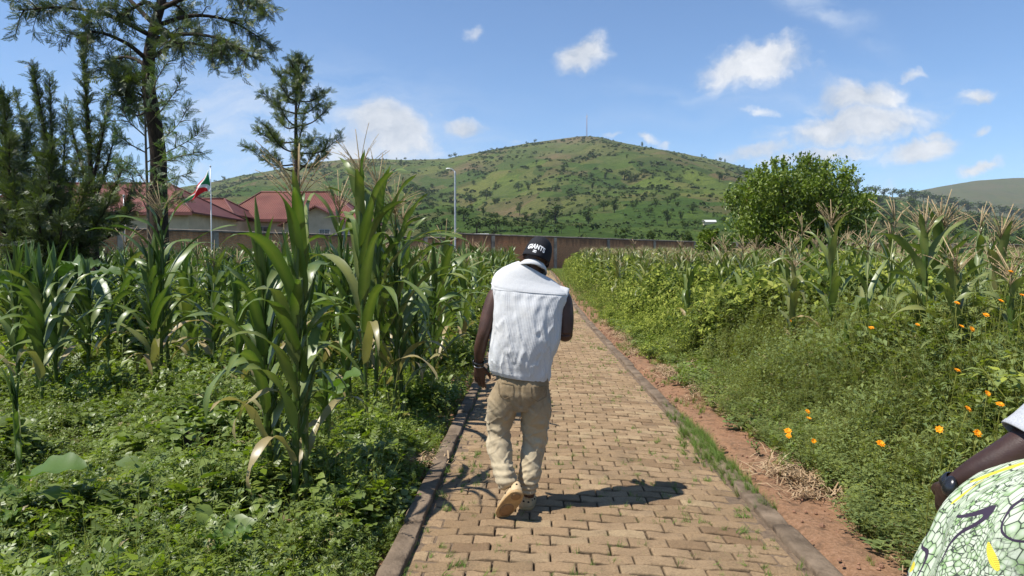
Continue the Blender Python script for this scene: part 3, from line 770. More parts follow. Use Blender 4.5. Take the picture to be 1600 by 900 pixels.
x, y, _ = at(1108, 345, 420)
def hillpoint(u, v):
    ys_ = np.linspace(FOOT + 2, RIDGE - 4, 500); xs_ = (u - 800) / F * ys_
    vv_ = HY - (terr(xs_, ys_) - CAMH) * F / ys_
    k = np.nonzero(vv_ <= v)[0]
    i = k[0] if len(k) else len(ys_) - 1
    return float(xs_[i]), float(ys_[i]), float(terr(xs_[i], ys_[i]))
hx_, hy_, hz_ = hillpoint(1108, 352)
t = empty('farmhouse', (hx_, hy_, hz_)); tag(t, 'tiny farmhouse with a pale roof low on the hillside left of the round bushy tree', 'house')
sc_ = hy_ / F
obj('wall', box(-9 * sc_, 9 * sc_, 0, 6 * sc_, -2, 5 * sc_), MATS['cream_plaster'], t, smooth=False)
obj('roof', bit([(-10.5 * sc_, -1.5 * sc_, 4.6 * sc_), (10.5 * sc_, -1.5 * sc_, 4.6 * sc_), (10.5 * sc_, 3 * sc_, 8 * sc_), (-10.5 * sc_, 3 * sc_, 8 * sc_), (10.5 * sc_, 7.5 * sc_, 4.6 * sc_), (-10.5 * sc_, 7.5 * sc_, 4.6 * sc_)], [(0, 1, 2, 3), (3, 2, 4, 5), (0, 5, 4, 1)], [(1, 4, 2), (0, 3, 5)]), MATS['pale_sheet'], t, smooth=False)
# ================================================================== FOLIAGE MATERIALS
leaf_mat('maize_leaf', (0.024, 0.060, 0.012), (0.074, 0.142, 0.025), (0.26, 0.27, 0.06), (0.36, 0.27, 0.14), rough=0.38, trans=0.24, spec=0.5, nscale=18, pale=(0.100, 0.155, 0.045))
leaf_mat('maize_stalk', (0.09, 0.14, 0.035), (0.16, 0.20, 0.06), (0.26, 0.22, 0.08), (0.30, 0.21, 0.12), rough=0.5, trans=0.0)
leaf_mat('tassel', (0.36, 0.26, 0.14), (0.48, 0.36, 0.20), (0.42, 0.36, 0.14), (0.3, 0.2, 0.12), rough=0.8, trans=0.15)
leaf_mat('weed_leaf', (0.036, 0.076, 0.006), (0.250, 0.325, 0.028), (0.32, 0.30, 0.05), (0.34, 0.25, 0.13), rough=0.42, trans=0.32, spec=0.42, nscale=12, pale=(0.15, 0.20, 0.06))
leaf_mat('bank_leaf', (0.056, 0.094, 0.012), (0.32, 0.36, 0.055), (0.32, 0.29, 0.07), (0.36, 0.27, 0.15), rough=0.6, trans=0.3, spec=0.2, nscale=10, pale=(0.13, 0.18, 0.08))
leaf_mat('tree_leaf_dark', (0.034, 0.058, 0.012), (0.140, 0.180, 0.036), (0.12, 0.14, 0.035), (0.16, 0.10, 0.05), rough=0.5, trans=0.18, spec=0.4, nscale=6, pale=(0.07, 0.085, 0.055))
leaf_mat('tree_leaf_light', (0.050, 0.095, 0.024), (0.13, 0.20, 0.050), (0.2, 0.2, 0.05), (0.16, 0.10, 0.05), rough=0.5, trans=0.3, spec=0.4, nscale=6, pale=(0.12, 0.16, 0.09))
leaf_mat('bush_leaf', (0.042, 0.080, 0.012), (0.195, 0.255, 0.028), (0.24, 0.23, 0.035), (0.16, 0.09, 0.045), rough=0.45, trans=0.28, spec=0.4, nscale=3)
leaf_mat('broad_leaf', (0.040, 0.085, 0.012), (0.105, 0.175, 0.022), (0.25, 0.26, 0.05), (0.3, 0.2, 0.1), rough=0.5, trans=0.3, spec=0.25, nscale=30, pale=(0.09, 0.15, 0.04))
leaf_mat('grass_blade', (0.06, 0.12, 0.02), (0.17, 0.27, 0.05), (0.27, 0.25, 0.07), (0.40, 0.30, 0.16), rough=0.55, trans=0.3, spec=0.3, nscale=10)
leaf_mat('straw', (0.30, 0.20, 0.11), (0.48, 0.36, 0.22), (0.4, 0.32, 0.15), (0.25, 0.15, 0.09), rough=0.85, trans=0.1, spec=0.2, nscale=30)
leaf_mat('hill_foliage', (0.040, 0.068, 0.018), (0.095, 0.135, 0.032), (0.08, 0.12, 0.03), (0.1, 0.08, 0.05), rough=0.9, trans=0.0, spec=0.1, nscale=0.5)
leaf_mat('petal', (0.80, 0.27, 0.008), (0.92, 0.42, 0.015), (0.8, 0.5, 0.02), (0.4, 0.2, 0.05), rough=0.6, trans=0.25, spec=0.2)
simple('flower_eye', (0.50, 0.28, 0.02), 0.9, 60, 0.3)
def bark(name, c, rough=0.95):
    m, nt, b = new_mat(name); co = nt.coord('Object')
    n = nt.noise(nt.mapping(co, scale=(9, 9, 1.6)), 4, 6, 0.65)
    nt.put(b.inputs['Base Color'], nt.mix(nt.remap(n, 0.35, 0.7), tuple(x * 0.45 for x in c), tuple(x * 1.25 for x in c))); b.inputs['Roughness'].default_value = rough
    b.inputs['Specular IOR Level'].default_value = 0.2
    nt.put(b.inputs['Normal'], nt.bump(n, 0.9, 0.03))
bark('bark_dark', (0.052, 0.038, 0.028)); bark('bark_pale', (0.17, 0.14, 0.10)); bark('stump_wood', (0.034, 0.022, 0.016))

# ================================================================== LEAF SHAPES
def ribbon(cen, side, nrm, hw, fold=0.2, wave=0.0, wf=9.0, ph=0.0, C=None):
    """leaf: centre line, side vectors, half widths; edges raised by fold and rippled by wave"""
    cen = np.asarray(cen, float); k = len(cen); hw = np.asarray(hw, float)[:, None]
    t = np.linspace(0, 1, k)[:, None]
    up = nrm * hw * fold
    r1 = nrm * wave * np.sin(t * wf * 2 + ph) * (hw > 0.002); r2 = nrm * wave * np.sin(t * wf * 2 + ph + 2.1) * (hw > 0.002)
    Lf, Rt = cen - side * hw + up + r1, cen + side * hw + up + r2
    V = np.stack([Lf, cen, Rt], 1).reshape(-1, 3)
    i = np.arange(k - 1) * 3
    Q = np.concatenate([np.stack([i, i + 1, i + 4, i + 3], 1), np.stack([i + 1, i + 2, i + 5, i + 4], 1)])
    return bit(V, Q, None, C)
def arc_leaf(L, W, th0, th1, n=4, p=1.0, shape='lance', az=0.0, fold=0.25, wave=0.0, wf=9, ph=0.0, twist=0.0, C=None, o=(0, 0, 0), kink=None):
    """leaf in direction az whose angle from vertical goes from th0 to th1"""
    t = np.linspace(0, 1, n + 1)
    th = th0 + (th1 - th0) * t ** p
    if kink is not None: th = th + kink[1] * sstep(kink[0] - .05, kink[0] + .05, t)
    ds = L / n
    thm = (th[1:] + th[:-1]) / 2
    x = np.concatenate([[0], np.cumsum(np.sin(thm) * ds)]); z = np.concatenate([[0], np.cumsum(np.cos(thm) * ds)])
    cen = np.stack([x, 0 * x, z], 1)
    nrm = np.stack([-np.cos(th), 0 * th, np.sin(th)], 1)      # upper side normal
    side = np.tile([0, 1.0, 0], (n + 1, 1))
    if twist:
        a = (twist * t)[:, None]; s2 = side * np.cos(a) + nrm * np.sin(a); nrm = nrm * np.cos(a) - side * np.sin(a); side = s2
    if shape == 'maize': hw = W / 2 * np.minimum(1, (0.35 + t / 0.16 * 0.65)) * np.clip(1 - t ** 2.6, 0.02, 1) ** 0.85
    elif shape == 'lance': hw = W / 2 * np.sin(np.pi * np.clip(t * 0.94 + 0.06, 0, 1)) ** 0.8
    elif shape == 'heart': hw = W / 2 * np.clip(1.05 * (1 - t) ** 0.75 * (0.75 + 1.2 * t), 0.01, 1) * np.where(t == 0, 0.75, 1)
    else: hw = W / 2 * (1 - t * 0.97)
    bt = ribbon(cen, side, nrm, hw, fold, wave, wf, ph, C)
    return xf(bt, rotm(az), o)
rl = np.random.default_rng(77)
U_ = lambda a, b_: rl.uniform(a, b_)

# ---- maize
def maize(H=2.2, nl=13, seed=0, tassel=True, detail=2, ear=True, young=False, plane=None, dry=0.0, wid=0.098, erect=0.35, low=0.08):
    """returns dict of bits in local coordinates: stalk, leaves, tassel, ear"""
    r = np.random.default_rng(seed); u = lambda a, b_: r.uniform(a, b_)
    out = {}
    lean = np.array([r.normal(0, .04), r.normal(0, .04)])
    pos = lambda h: np.array([lean[0] * h + 0.02 * math.sin(h * 2 + seed), lean[1] * h, h])
    top = H * (0.84 if tassel else 0.70)
    hs = np.linspace(0.0, top, nl * 2 + 2) if detail > 1 else np.linspace(0, top, 5)
    r0 = 0.016 if not young else 0.011
    rad = np.array([r0 * (1.15 - 0.75 * h / top) * (1.12 if (i % 2 == 0 and detail > 1) else 1.0) for i, h in enumerate(hs)])
    out['stalk'] = tube([pos(h) for h in hs], rad, 7 if detail > 1 else 4, C=[0.55, 0.15, 0.1])
    lv = []; az0 = u(0, 6.28) if plane is None else plane
    for i in range(nl):
        q = i / (nl - 1)
        h = top * (low + (0.98 - low) * q ** 0.9)
        az = az0 + (i % 2) * math.pi + r.normal(0, .38)
        L = H * (0.30 + 0.16 * math.sin(math.pi * min(1, q * .85 + .12))) * u(.85, 1.15) * (1 - .42 * q ** 3)
        th0 = 0.55 - erect * q + u(-.08, .12)
        th1 = u(1.6, 2.6) - 1.25 * q ** 1.5 * u(.6, 1.2)
        pw = u(1.1, 1.9)
        if detail > 1: th0 = .46 - erect * .8 * q + u(-.08, .10); th1 = u(2.2, 3.0) - 1.9 * q ** 1.6 * u(.8, 1.1); pw = u(1.5, 2.6)
        W = wid * (0.8 + 0.35 * math.sin(math.pi * q)) * u(.85, 1.12) * (H / 2.3 if young else 1)
        kink = (u(.35, .7), u(.5, 1.2)) if r.random() < 0.3 else None
        dryv = dry + (u(.5, 1.0) if q < 0.14 and r.random() < .7 else (u(0, .25) if r.random() < .12 else 0))
        C0 = np.clip([u(.1, .9), u(0, .12) + (0.3 if r.random() < .07 else 0), dryv], 0, 1)
        n = 14 if detail > 1 else (6 if detail == 1 else 4)
        lv.append(xf(arc_leaf(L, W, th0, th1, n, pw, 'maize', az, u(.15, .45), (0.011 if detail > 1 else 0.0), u(5, 9), u(0, 6), u(-1.1, 1.1) * (q * .7 + .3), np.tile(np.stack([C0, C0 + [.45, .28, 0], C0]), (n + 1, 1)), kink=kink), None, pos(h)))
        if detail > 1:   # sheath clasping the stalk
            lv.append(xf(tube([(0, 0, -.14), (0, 0, -.05), (0.004 * math.cos(az), .004 * math.sin(az), .005)], [rad[0] * .98, rad[0] * 1.05, rad[0] * 1.3], 6, C=[.5, .1, 0], cap=False), None, pos(h)))
    if not tassel:       # whorl of rolled young leaves
        for k in range(4):
            lv.append(xf(arc_leaf(H * u(.26, .36), wid * u(.55, .8), u(.02, .2), u(.05, .5), 9 if detail > 1 else 4, 1.5, 'maize', u(0, 6.28), .7, 0, C=[u(.3, 1), u(0, .2), 0]), None, pos(top * .97)))
    out['leaves'] = join(lv)
    if tassel:
        tb = []; p = pos(top); tl = H * 0.17 + .04
        nb = 20 if detail > 1 else (7 if detail == 1 else 4)
        tb.append(tube([p, p + [0, 0, tl * .5], p + [lean[0] * 2, 0, tl * 1.15]], [.006, .005, .0035], 5 if detail > 1 else 3))
        for k in range(nb):
            az = u(0, 6.28); sp_ = u(.25, .75); L = tl * u(.6, .95); hb = tl * u(.15, .5)
            nn = 7 if detail > 1 else 3
            tt = np.linspace(0, 1, nn); th = sp_ + tt * u(.1, .7)
            rr_ = np.concatenate([[0], np.cumsum(np.sin(th[1:]) * L / (nn - 1))]); zz = np.concatenate([[0], np.cumsum(np.cos(th[1:]) * L / (nn - 1))])
            pts = np.stack([rr_ * math.cos(az), rr_ * math.sin(az), zz + hb], 1) + p
            C = [u(.1, .9), 0, u(0, .4)]
            tb.append(tube(pts, np.linspace(.0042, .0022, nn) * (1 if detail > 1 else 1.6), 3, C=C))
            if detail > 1:
                for q in range(16):   # spikelets
                    s_ = q / 16; i0 = min(int(s_ * (nn - 1)), nn - 2); f = s_ * (nn - 1) - i0
                    c_ = pts[i0] * (1 - f) + pts[i0 + 1] * f
                    tb.append(xf(arc_leaf(.017, .0065, u(0, 1.4), u(.2, 1.6), 1, 1, 'taper', u(0, 6.28), .3, C=C), None, c_))
        out['tassel'] = join(tb)
    if ear and detail > 0:
        e = []
        h = top * u(.42, .55); az = az0 + u(-.4, .4) + (0 if r.random() < .5 else math.pi)
        for k in range(5 if detail > 1 else 2):
            e.append(arc_leaf(.22 * u(.85, 1.05), .055, u(.0, .12), u(.15, .4), 6, 1.2, 'lance', k * 1.3, .75, C=[.7, u(.15, .35), 0]))
        e.append(tube([(0, 0, .0), (0, 0, .07), (0, 0, .17)], [.014, .024, .012], 8, C=[.6, .25, 0]))
        if detail > 1:
            for k in range(14): e.append(tube(spline([(0, 0, .17), (u(-.01, .01), u(-.01, .01), .21), (u(-.03, .03), u(-.03, .03), u(.18, .22))], 4), .001, 3, C=[.3, .1, u(.3, 1)]))
        out['ear'] = xf(join(e), rotm(az, .38), pos(h) + np.array([math.cos(az), math.sin(az), 0]) * .012)
    return out
PART_MAT = {'stalk': 'maize_stalk', 'leaves': 'maize_leaf', 'tassel': 'tassel', 'ear': 'maize_leaf'}
def maize_thing(parts, loc, rz, label, group):
    t = empty('maize_plant', loc, rz); tag(t, label, 'maize plant', group)
    for k, b_ in parts.items(): obj(k, b_, MATS[PART_MAT[k]], t)
    return t

# ---- weeds
def pinnate(L, nl, lw, ll, th0, th1, az, rnd, C):
    """feathery compound leaf"""
    k = 6; t = np.linspace(0, 1, k); th = th0 + (th1 - th0) * t
    x = np.concatenate([[0], np.cumsum(np.sin((th[1:] + th[:-1]) / 2) * L / (k - 1))]); z = np.concatenate([[0], np.cumsum(np.cos((th[1:] + th[:-1]) / 2) * L / (k - 1))])
    out = []
    for i in range(nl):
        q = 0.12 + 0.85 * i / nl; f = q * (k - 1); i0 = min(int(f), k - 2); f -= i0
        p = np.array([x[i0] * (1 - f) + x[i0 + 1] * f, 0, z[i0] * (1 - f) + z[i0 + 1] * f]); a = th[i0]
        d = np.array([math.sin(a), 0, math.cos(a)]); nrm = np.array([-math.cos(a), 0, math.sin(a)])
        for sgn in (-1, 1):
            Ld = ll * (1 - 0.55 * abs(q - .35) / .65) * rnd.uniform(.8, 1.2)
            dirv_ = d * 0.62 + np.array([0, sgn * .78, 0]) + nrm * rnd.uniform(-.3, .25)
            tip = p + dirv_ * Ld; mid = p + dirv_ * Ld * .45 + nrm * Ld * .08
            w_ = np.cross(dirv_, nrm); w_ /= np.linalg.norm(w_); w_ = w_ * lw
            out.append(bit([p, mid - w_, tip, mid + w_], [(0, 1, 2, 3)], None, C))
    a = th[-1]; p = np.array([x[-1], 0, z[-1]]); d = np.array([math.sin(a), 0, math.cos(a)]); w_ = np.array([0, lw, 0])
    out.append(bit([p - d * .1 * L, p - w_, p + d * ll * .8, p + w_], [(0, 1, 2, 3)], None, C))
    cen = np.stack([x, 0 * x, z], 1); nr = np.stack([-np.cos(th), 0 * th, np.sin(th)], 1)
    c3 = cen[[0, 2, 5]]; wv_ = np.array([0, .0013, 0]); out.append(bit(np.concatenate([c3 - wv_, c3 + wv_]), [(0, 1, 4, 3), (1, 2, 5, 4)], None, C))
    return xf(join(out), rotm(az))
def herb(h, n, kind, seed, spread=.5):
    """one small bushy plant: stems with leaves of one kind"""
    r = np.random.default_rng(seed); u = lambda a, b_: r.uniform(a, b_); out = []
    ns = max(2, n // 6)
    for s_ in range(ns):
        az = u(0, 6.28); th = u(.05, spread); L = h * u(.7, 1.05)
        tip = np.array([math.sin(th) * math.cos(az) * L, math.sin(th) * math.sin(az) * L, math.cos(th) * L])
        bend = np.array([u(-.1, .1), u(-.1, .1), .08]) * h
        pts = spline([(0, 0, 0), tip * .5 + bend, tip], 5)
        out.append(tube(pts, np.linspace(.0035, .0015, 5), 3, C=[.5, .2, .1], cap=False))
        m_ = n // ns
        for j in range(m_):
            q = 0.18 + .82 * (j + u(0, .8)) / m_; f = q * 4; i0 = min(int(f), 3); f = min(f - i0, 1)
            p = pts[i0] * (1 - f) + pts[i0 + 1] * f
            a2 = j * 2.4 + u(-.4, .4); C = np.clip([u(.0, 1.0), max(0, r.normal(.03, .07)), .8 if r.random() < .015 else 0], 0, 1)
            if kind == 'feather': out.append(xf(pinnate(u(.08, .13), 5, .0055, .034, u(.5, 1.0), u(1.2, 1.9), a2, r, C), None, p))
            elif kind == 'oval': out.append(xf(arc_leaf(u(.05, .085), u(.026, .04), u(.5, 1.1), u(1.3, 2.1), 2, 1, 'lance', a2, .25, C=C), None, p))
            elif kind == 'heart':
                L2 = u(.05, .09); s0 = np.array([math.cos(a2) * .04, math.sin(a2) * .04, .03])
                out.append(tube([p, p + s0], .0012, 3, C=C, cap=False))
                out.append(xf(arc_leaf(L2, L2 * .95, u(.8, 1.5), u(1.6, 2.2), 3, 1, 'heart', a2, .18, C=C), None, p + s0))
            elif kind == 'fine':
                for k in range(3): out.append(xf(arc_leaf(u(.05, .09), .006, u(.3, 1.3), u(1.0, 2.0), 1, 1, 'taper', a2 + k * .7 - .7, .2, C=C), None, p))
            elif kind == 'lobed':    # leaf cut into lobes
                Lc = u(.09, .14)
                out.append(xf(pinnate(Lc, 3, .013, .045, u(.5, 1.0), u(1.3, 2.0), a2, r, C), None, p))
    return join(out)
def tuft(n, L, seed, spread=.7, w_=.006, C0=None):
    r = np.random.default_rng(seed); u = lambda a, b_: r.uniform(a, b_); out = []
    for k in range(n):
        C = np.clip([u(0, 1), max(0, r.normal(.05, .1)), 1.0 if r.random() < .05 else 0], 0, 1) if C0 is None else C0
        out.append(arc_leaf(L * u(.5, 1.1), w_, u(0, .4), u(.4, spread + .8), 3, 1.4, 'taper', u(0, 6.28), .3, C=C, o=(u(-.02, .02), u(-.02, .02), 0)))
    return join(out)
def straws(n, L, seed):
    r = np.random.default_rng(seed); out = []
    for k in range(n):
        a = r.uniform(0, 6.28); l = L * r.uniform(.4, 1.0); p = np.array([r.normal(0, L * .5), r.normal(0, L * .5), r.uniform(.003, .05)])
        d = np.array([math.cos(a), math.sin(a), r.uniform(-.1, .25)]) * l
        w_ = np.array([-math.sin(a), math.cos(a), 0]) * r.uniform(.0015, .005)
        mid = p + d * .5 + [0, 0, r.uniform(0, .03)]
        out.append(bit([p - w_, p + w_, mid + w_, mid - w_, p + d + w_ * .4, p + d - w_ * .4], [(0, 1, 2, 3), (3, 2, 4, 5)], None, [r.uniform(0, 1), 0, r.uniform(0, .5)]))
    return join(out)
T_feather = [herb(.30, 18, 'feather', 100 + i) for i in range(4)]
T_oval = [herb(.30, 34, 'oval', 200 + i, .7) for i in range(4)]
T_heart = [herb(.26, 24, 'heart', 300 + i, .9) for i in range(4)]
T_lobed = [herb(.28, 18, 'lobed', 350 + i, .7) for i in range(3)]
T_grass = [tuft(22, .28, 400 + i) for i in range(4)]
T_short = [tuft(16, .07, 450 + i, 1.0, .004) for i in range(4)]
T_straw = [straws(26, .16, 500 + i) for i in range(3)]
T_tall = [herb(1.0, 80, 'fine', 600 + i, .30) for i in range(3)] + [herb(1.0, 64, 'feather', 620 + i, .35) for i in range(3)] + [herb(1.0, 90, 'oval', 640 + i, .4) for i in range(3)]
def coarse(h, n, size, seed):
    """far weed: larger single-quad leaves"""
    r = np.random.default_rng(seed); out = []
    for k in range(n):
        q = r.uniform(.15, 1) ** .7; a = r.uniform(0, 6.28); rad_ = r.uniform(0, .38) * h * (1.15 - q * .5)
        L_ = size * r.uniform(.6, 1.2); b_ = bit([(-.5 * L_, 0, 0), (0, -.22 * L_, .06 * L_), (.5 * L_, 0, -.1 * L_), (0, .22 * L_, .06 * L_)], [(0, 1, 2, 3)], None, np.clip([r.uniform(0, 1), max(0, r.normal(.05, .1)), 0], 0, 1))
        out.append(xf(b_, rotm(r.uniform(0, 6.28), r.uniform(-1, 1), r.uniform(-.6, .6)), (rad_ * math.cos(a), rad_ * math.sin(a), q * h)))
    return join(out)
T_far = [coarse(.9, 60, .13, 700 + i) for i in range(5)]
T_vfar = [coarse(.9, 26, .20, 720 + i) for i in range(5)]
T_tallm = [herb(1.0, 36, 'oval', 660 + i, .4) for i in range(3)] + [herb(1.0, 22, 'lobed', 670 + i, .4) for i in range(2)]

def lead(y): return LE + pathx(y)          # outer face of the left kerb
def redge(y): return RE + pathx(y)
def sample_fov(n, d0, d1, u0, u1, power=1.0):
    """points spread evenly over the ground seen between two depths and two photo columns"""
    d = np.sqrt(rng.uniform(d0 ** 2, d1 ** 2, n))
    u = rng.uniform(u0, u1, n)
    return (u - 800) * d / F, d

# ================================================================== LEFT GROUND COVER
gc = []
CLEAR = [(xat(462, 4.35), 4.28, .26, .40), (xat(316, 5.5), 5.30, .17, .34), (xat(50, 3.45), 3.35, .14, .14), (xat(640, 5.4), 5.35, .2, .3)]
def left_pts(n, d0, d1, u0=-260):
    x, y = sample_fov(n, d0, d1, u0, 760)
    k = x < lead(y) - 0.03 + 0.05 * (vnoise(x * 0, y * 3) - .5)
    x, y = x[k], y[k]
    return np.stack([x, y, gnd(x, y)], 1)
def hmap(x, y):      # weed height over the left field
    return 0.36 + 2.5 * np.clip(fbm(x * 1.1 + 9, y * 1.1, 3.0, 3) - .22, 0, 1) ** 1.15
def cover(tp, n, d0, d1, smin, smax, maskf=None, valoff=0.0, u0=-260):
    p = left_pts(n, d0, d1, u0)
    if maskf is not None: p = p[maskf(p[:, 0], p[:, 1])]
    for (cx_, cy_, rx_, ry_) in CLEAR: p = p[((p[:, 0] - cx_) / rx_) ** 2 + ((p[:, 1] - cy_) / ry_) ** 2 > rng.uniform(.55, 1.1, len(p))]
    n_ = len(p); e = sstep(0.02, .45, lead(p[:, 1]) - p[:, 0])
    s_ = rng.uniform(smin, smax, n_) * hmap(p[:, 0], p[:, 1]) * (0.42 + .58 * e)
    p[:, 2] -= 0.02
    v_ = (fbm(p[:, 0] * .8, p[:, 1] * .8, 7.0, 3) - .5) * 1.1 + rng.normal(0, .16, n_) + valoff + .08
    return scatter(tp, p, rng.uniform(0, 6.28, n_), s_, rng.uniform(0, .6, n_), None, v_, np.maximum(0, rng.normal(0, .05, n_)))
mz = lambda f, lo, hi, s_, z: (lambda x, y: (fbm(x * f + z, y * f, z, 3) > lo) & (fbm(x * f + z, y * f, z, 3) < hi))
dens = 1.0
gc.append(cover(T_feather, 4300, 1.7, 7.5, .7, 1.15, lambda x, y: fbm(x * .8, y * .8, 1.0, 3) > .42))
gc.append(cover(T_oval, 4200, 1.7, 7.5, .6, 1.1, lambda x, y: fbm(x * .8, y * .8, 1.0, 3) < .60))
gc.append(cover(T_heart, 2400, 1.7, 8.0, .8, 1.3, lambda x, y: fbm(x * .7 + 4, y * .7, 5.0, 3) > .50, -.05))
gc.append(cover(T_lobed, 1100, 1.7, 7.5, .8, 1.3, lambda x, y: fbm(x * .9 + 14, y * .9, 2.0, 3) > .5, .15))
gc.append(cover(T_tallm, 2000, 1.9, 8.0, .28, .62, lambda x, y: fbm(x * 1.6 + 3, y * 1.6, 4.0, 3) > .44, .15)); gc.append(cover(T_tallm, 900, 7.5, 15, .35, .6, lambda x, y: fbm(x * 1.2 + 3, y * 1.2, 4.0, 3) > .48, .15))
gc.append(cover(T_grass, 1300, 1.7, 8.0, .6, 1.3))
gc.append(cover(T_feather, 2300, 7.5, 15, 1.0, 1.5)); gc.append(cover(T_oval, 2700, 7.5, 15, 1.0, 1.6, None, .05)); gc.append(cover(T_grass, 700, 7.5, 15, .8, 1.4))
gc.append(cover(T_far, 3500, 14, 24, .5, .95)); gc.append(cover(T_vfar, 6000, 24, 52, .5, .95))
tag(obj('ground_cover', join(gc), MATS['weed_leaf']), kind='stuff')
# dry straw lying by the stalks and the kerb
def patch(tp, cx, cy_, rad_, n, smin=.7, smax=1.3, z=0.0):
    a = rng.uniform(0, 6.28, n); q = rad_ * np.sqrt(rng.uniform(0, 1, n)); x = cx + q * np.cos(a); y = cy_ + q * np.sin(a) * .8
    return scatter(tp, np.stack([x, y, gnd(x, y) + z], 1), rng.uniform(0, 6.28, n), rng.uniform(smin, smax, n))
stw = [patch(T_straw, xat(475, 4.3), 4.3, .28, 30, z=.05), patch(T_straw, xat(630, 5.4), 5.4, .24, 22, z=.06), patch(T_straw, xat(60, 3.5), 3.45, .3, 16, z=.03)]
# ================================================================== RIGHT BANK
def bank_h(x, y):
    e = x - redge(y)
    edge = 0.38 + 0.24 * (fbm(y * .6, y * 0 + 3, 0, 3) - .5) * 2
    return (0.20 + 0.86 * sstep(0, 1.7, e - edge)) * (e > edge) * (0.38 + 1.25 * fbm(x * .8, y * .8, 9.0, 3))
def right_pts(n, d0, d1, u0=880, u1=1900):
    x, y = sample_fov(n, d0, d1, u0, u1)
    h = bank_h(x, y); k = h > 0.02
    return np.stack([x[k], y[k], gnd(x[k], y[k])], 1), h[k]
def bank(tp, n, d0, d1, f0, f1, unit=1.0, u1=1900, valoff=0.0, mask=None, wid_=1.0):
    p, h = right_pts(n, d0, d1, 880, u1)
    if mask is not None: k = mask(p[:, 0], p[:, 1]); p, h = p[k], h[k]
    n_ = len(p); s_ = h * rng.uniform(f0, f1, n_) / unit
    sc3 = np.stack([np.maximum(s_, .45) * wid_, np.maximum(s_, .45) * wid_, s_], 1)
    v_ = (fbm(p[:, 0] * .6, p[:, 1] * .6, 4.0, 3) - .5) * .9 + rng.normal(0, .08, n_) + valoff
    return scatter(tp, p, rng.uniform(0, 6.28, n_), sc3, rng.uniform(0, .28, n_), None, v_, np.maximum(0, rng.normal(.02, .06, n_)))
bk = [bank(T_tallm, 1500, 2.0, 9, .7, 1.15, valoff=.2, mask=lambda x, y: (x - redge(y) < 2.2) & (fbm(x * 1.1, y * 1.1, 2.0, 3) > .42)), bank(T_tall[:3], 1300, 2.0, 7.5, .75, 1.15, mask=lambda x, y: fbm(x * .8, y * .8, 11.0, 3) > .46), bank(T_tall[3:6], 1300, 2.0, 7.5, .7, 1.1),
      bank(T_tall[6:], 1300, 2.0, 7.5, .6, 1.0, mask=lambda x, y: fbm(x * .7, y * .7, 13.0, 3) > .44)]
bk += [bank(T_tall, 1000, 7.5, 12, .75, 1.15), bank(T_far, 3600, 11, 18, .75, 1.15), bank(T_far, 3000, 16, 28, .8, 1.25, .9, 1700), bank(T_vfar, 6500, 26, 62, .8, 1.25, .9, 1700), bank(T_vfar, 4500, 12, 62, .55, .9, .9, 1100)]
bk.append(bank(T_heart, 1500, 2.0, 7, .5, .9, .55, wid_=1.2, mask=lambda x, y: x - redge(y) < 1.6))
tag(obj('bank_weeds', join(bk), MATS['bank_leaf']), kind='stuff')
# low creeping cover where the bank meets the bare strip
n = 2600; y = np.sqrt(rng.uniform(4, 20 ** 2, n)); x = redge(y) + rng.uniform(.18, 1.5, n)
k = (rng.random(n) < sstep(.15, .75, x - redge(y)) * (0.35 + fbm(x * 2, y * 2))) ; x, y = x[k], y[k]
low = scatter(T_oval + T_heart + T_grass + T_feather, np.stack([x, y, gnd(x, y) - .02], 1), rng.uniform(0, 6.28, len(x)), rng.uniform(.35, .8, len(x)), rng.uniform(0, .4, len(x)), None, rng.normal(0, .2, len(x)), np.maximum(0, rng.normal(.05, .1, len(x))))
n = 1700; y = np.sqrt(rng.uniform(4, 24 ** 2, n)); x = redge(y) + rng.uniform(.02, .7, n); k = fbm(x * 2.3, y * 1.1, 2.0) > .5; x, y = x[k], y[k]
low2 = scatter(T_short, np.stack([x, y, gnd(x, y)], 1), rng.uniform(0, 6.28, len(x)), rng.uniform(.6, 1.5, len(x)), None, None, rng.normal(0, .2, len(x)), np.maximum(0, rng.normal(.1, .1, len(x))))
tag(obj('verge_weeds', join([low, low2]), MATS['weed_leaf']), kind='stuff')
n = 1300; y = rng.uniform(2.2, 18, n); x = redge(y) + rng.uniform(.22, .95, n); k = fbm(x * 1.5, y * 1.5, 6.0) > .5; x, y = x[k], y[k]
stw.append(scatter(T_straw, np.stack([x, y, gnd(x, y)], 1), rng.uniform(0, 6.28, len(x)), rng.uniform(.6, 1.3, len(x)), rng.uniform(0, .3, len(x))))
tag(obj('straw_litter', join(stw), MATS['straw']), kind='stuff')
# grass over the right kerb and in the joints of the pavers
n = 260; yy1 = rng.normal(5.9, .65, n); x = redge(yy1) - .03 - np.abs(rng.normal(0, .10, n)) + .04; 
vg = [scatter(T_grass, np.stack([x, yy1, pbase(yy1) + .0], 1), rng.uniform(0, 6.28, n), rng.uniform(.25, .55, n), rng.uniform(.2, .7, n), np.full(n, math.pi) + rng.normal(0, .8, n), rng.normal(.1, .2, n))]
n = 2600
yj = np.round((rng.uniform(2.2, 22, n) - 1.3) / PITCH) * PITCH + 1.3; xj = rng.uniform(LE + .14, RE - .16, n)
dn = fbm(xj * 1.6, yj * 1.3, 8.0, 3) + .055 + .25 * np.exp(-((yj - 4.0) / .9) ** 2) * (xj < .6) + .10 * np.exp(-((yj - 5.4) / .8) ** 2)
k = dn > .60; xj, yj = xj[k], yj[k]
vg.append(scatter(T_short, np.stack([xj + pathx(yj), yj + rng.normal(0, .006, len(yj)), pbase(yj) - .012], 1), rng.uniform(0, 6.28, len(xj)), rng.uniform(.45, 1.2, len(xj)), rng.uniform(.3, .9, len(xj)), None, rng.normal(.1, .2, len(xj))))
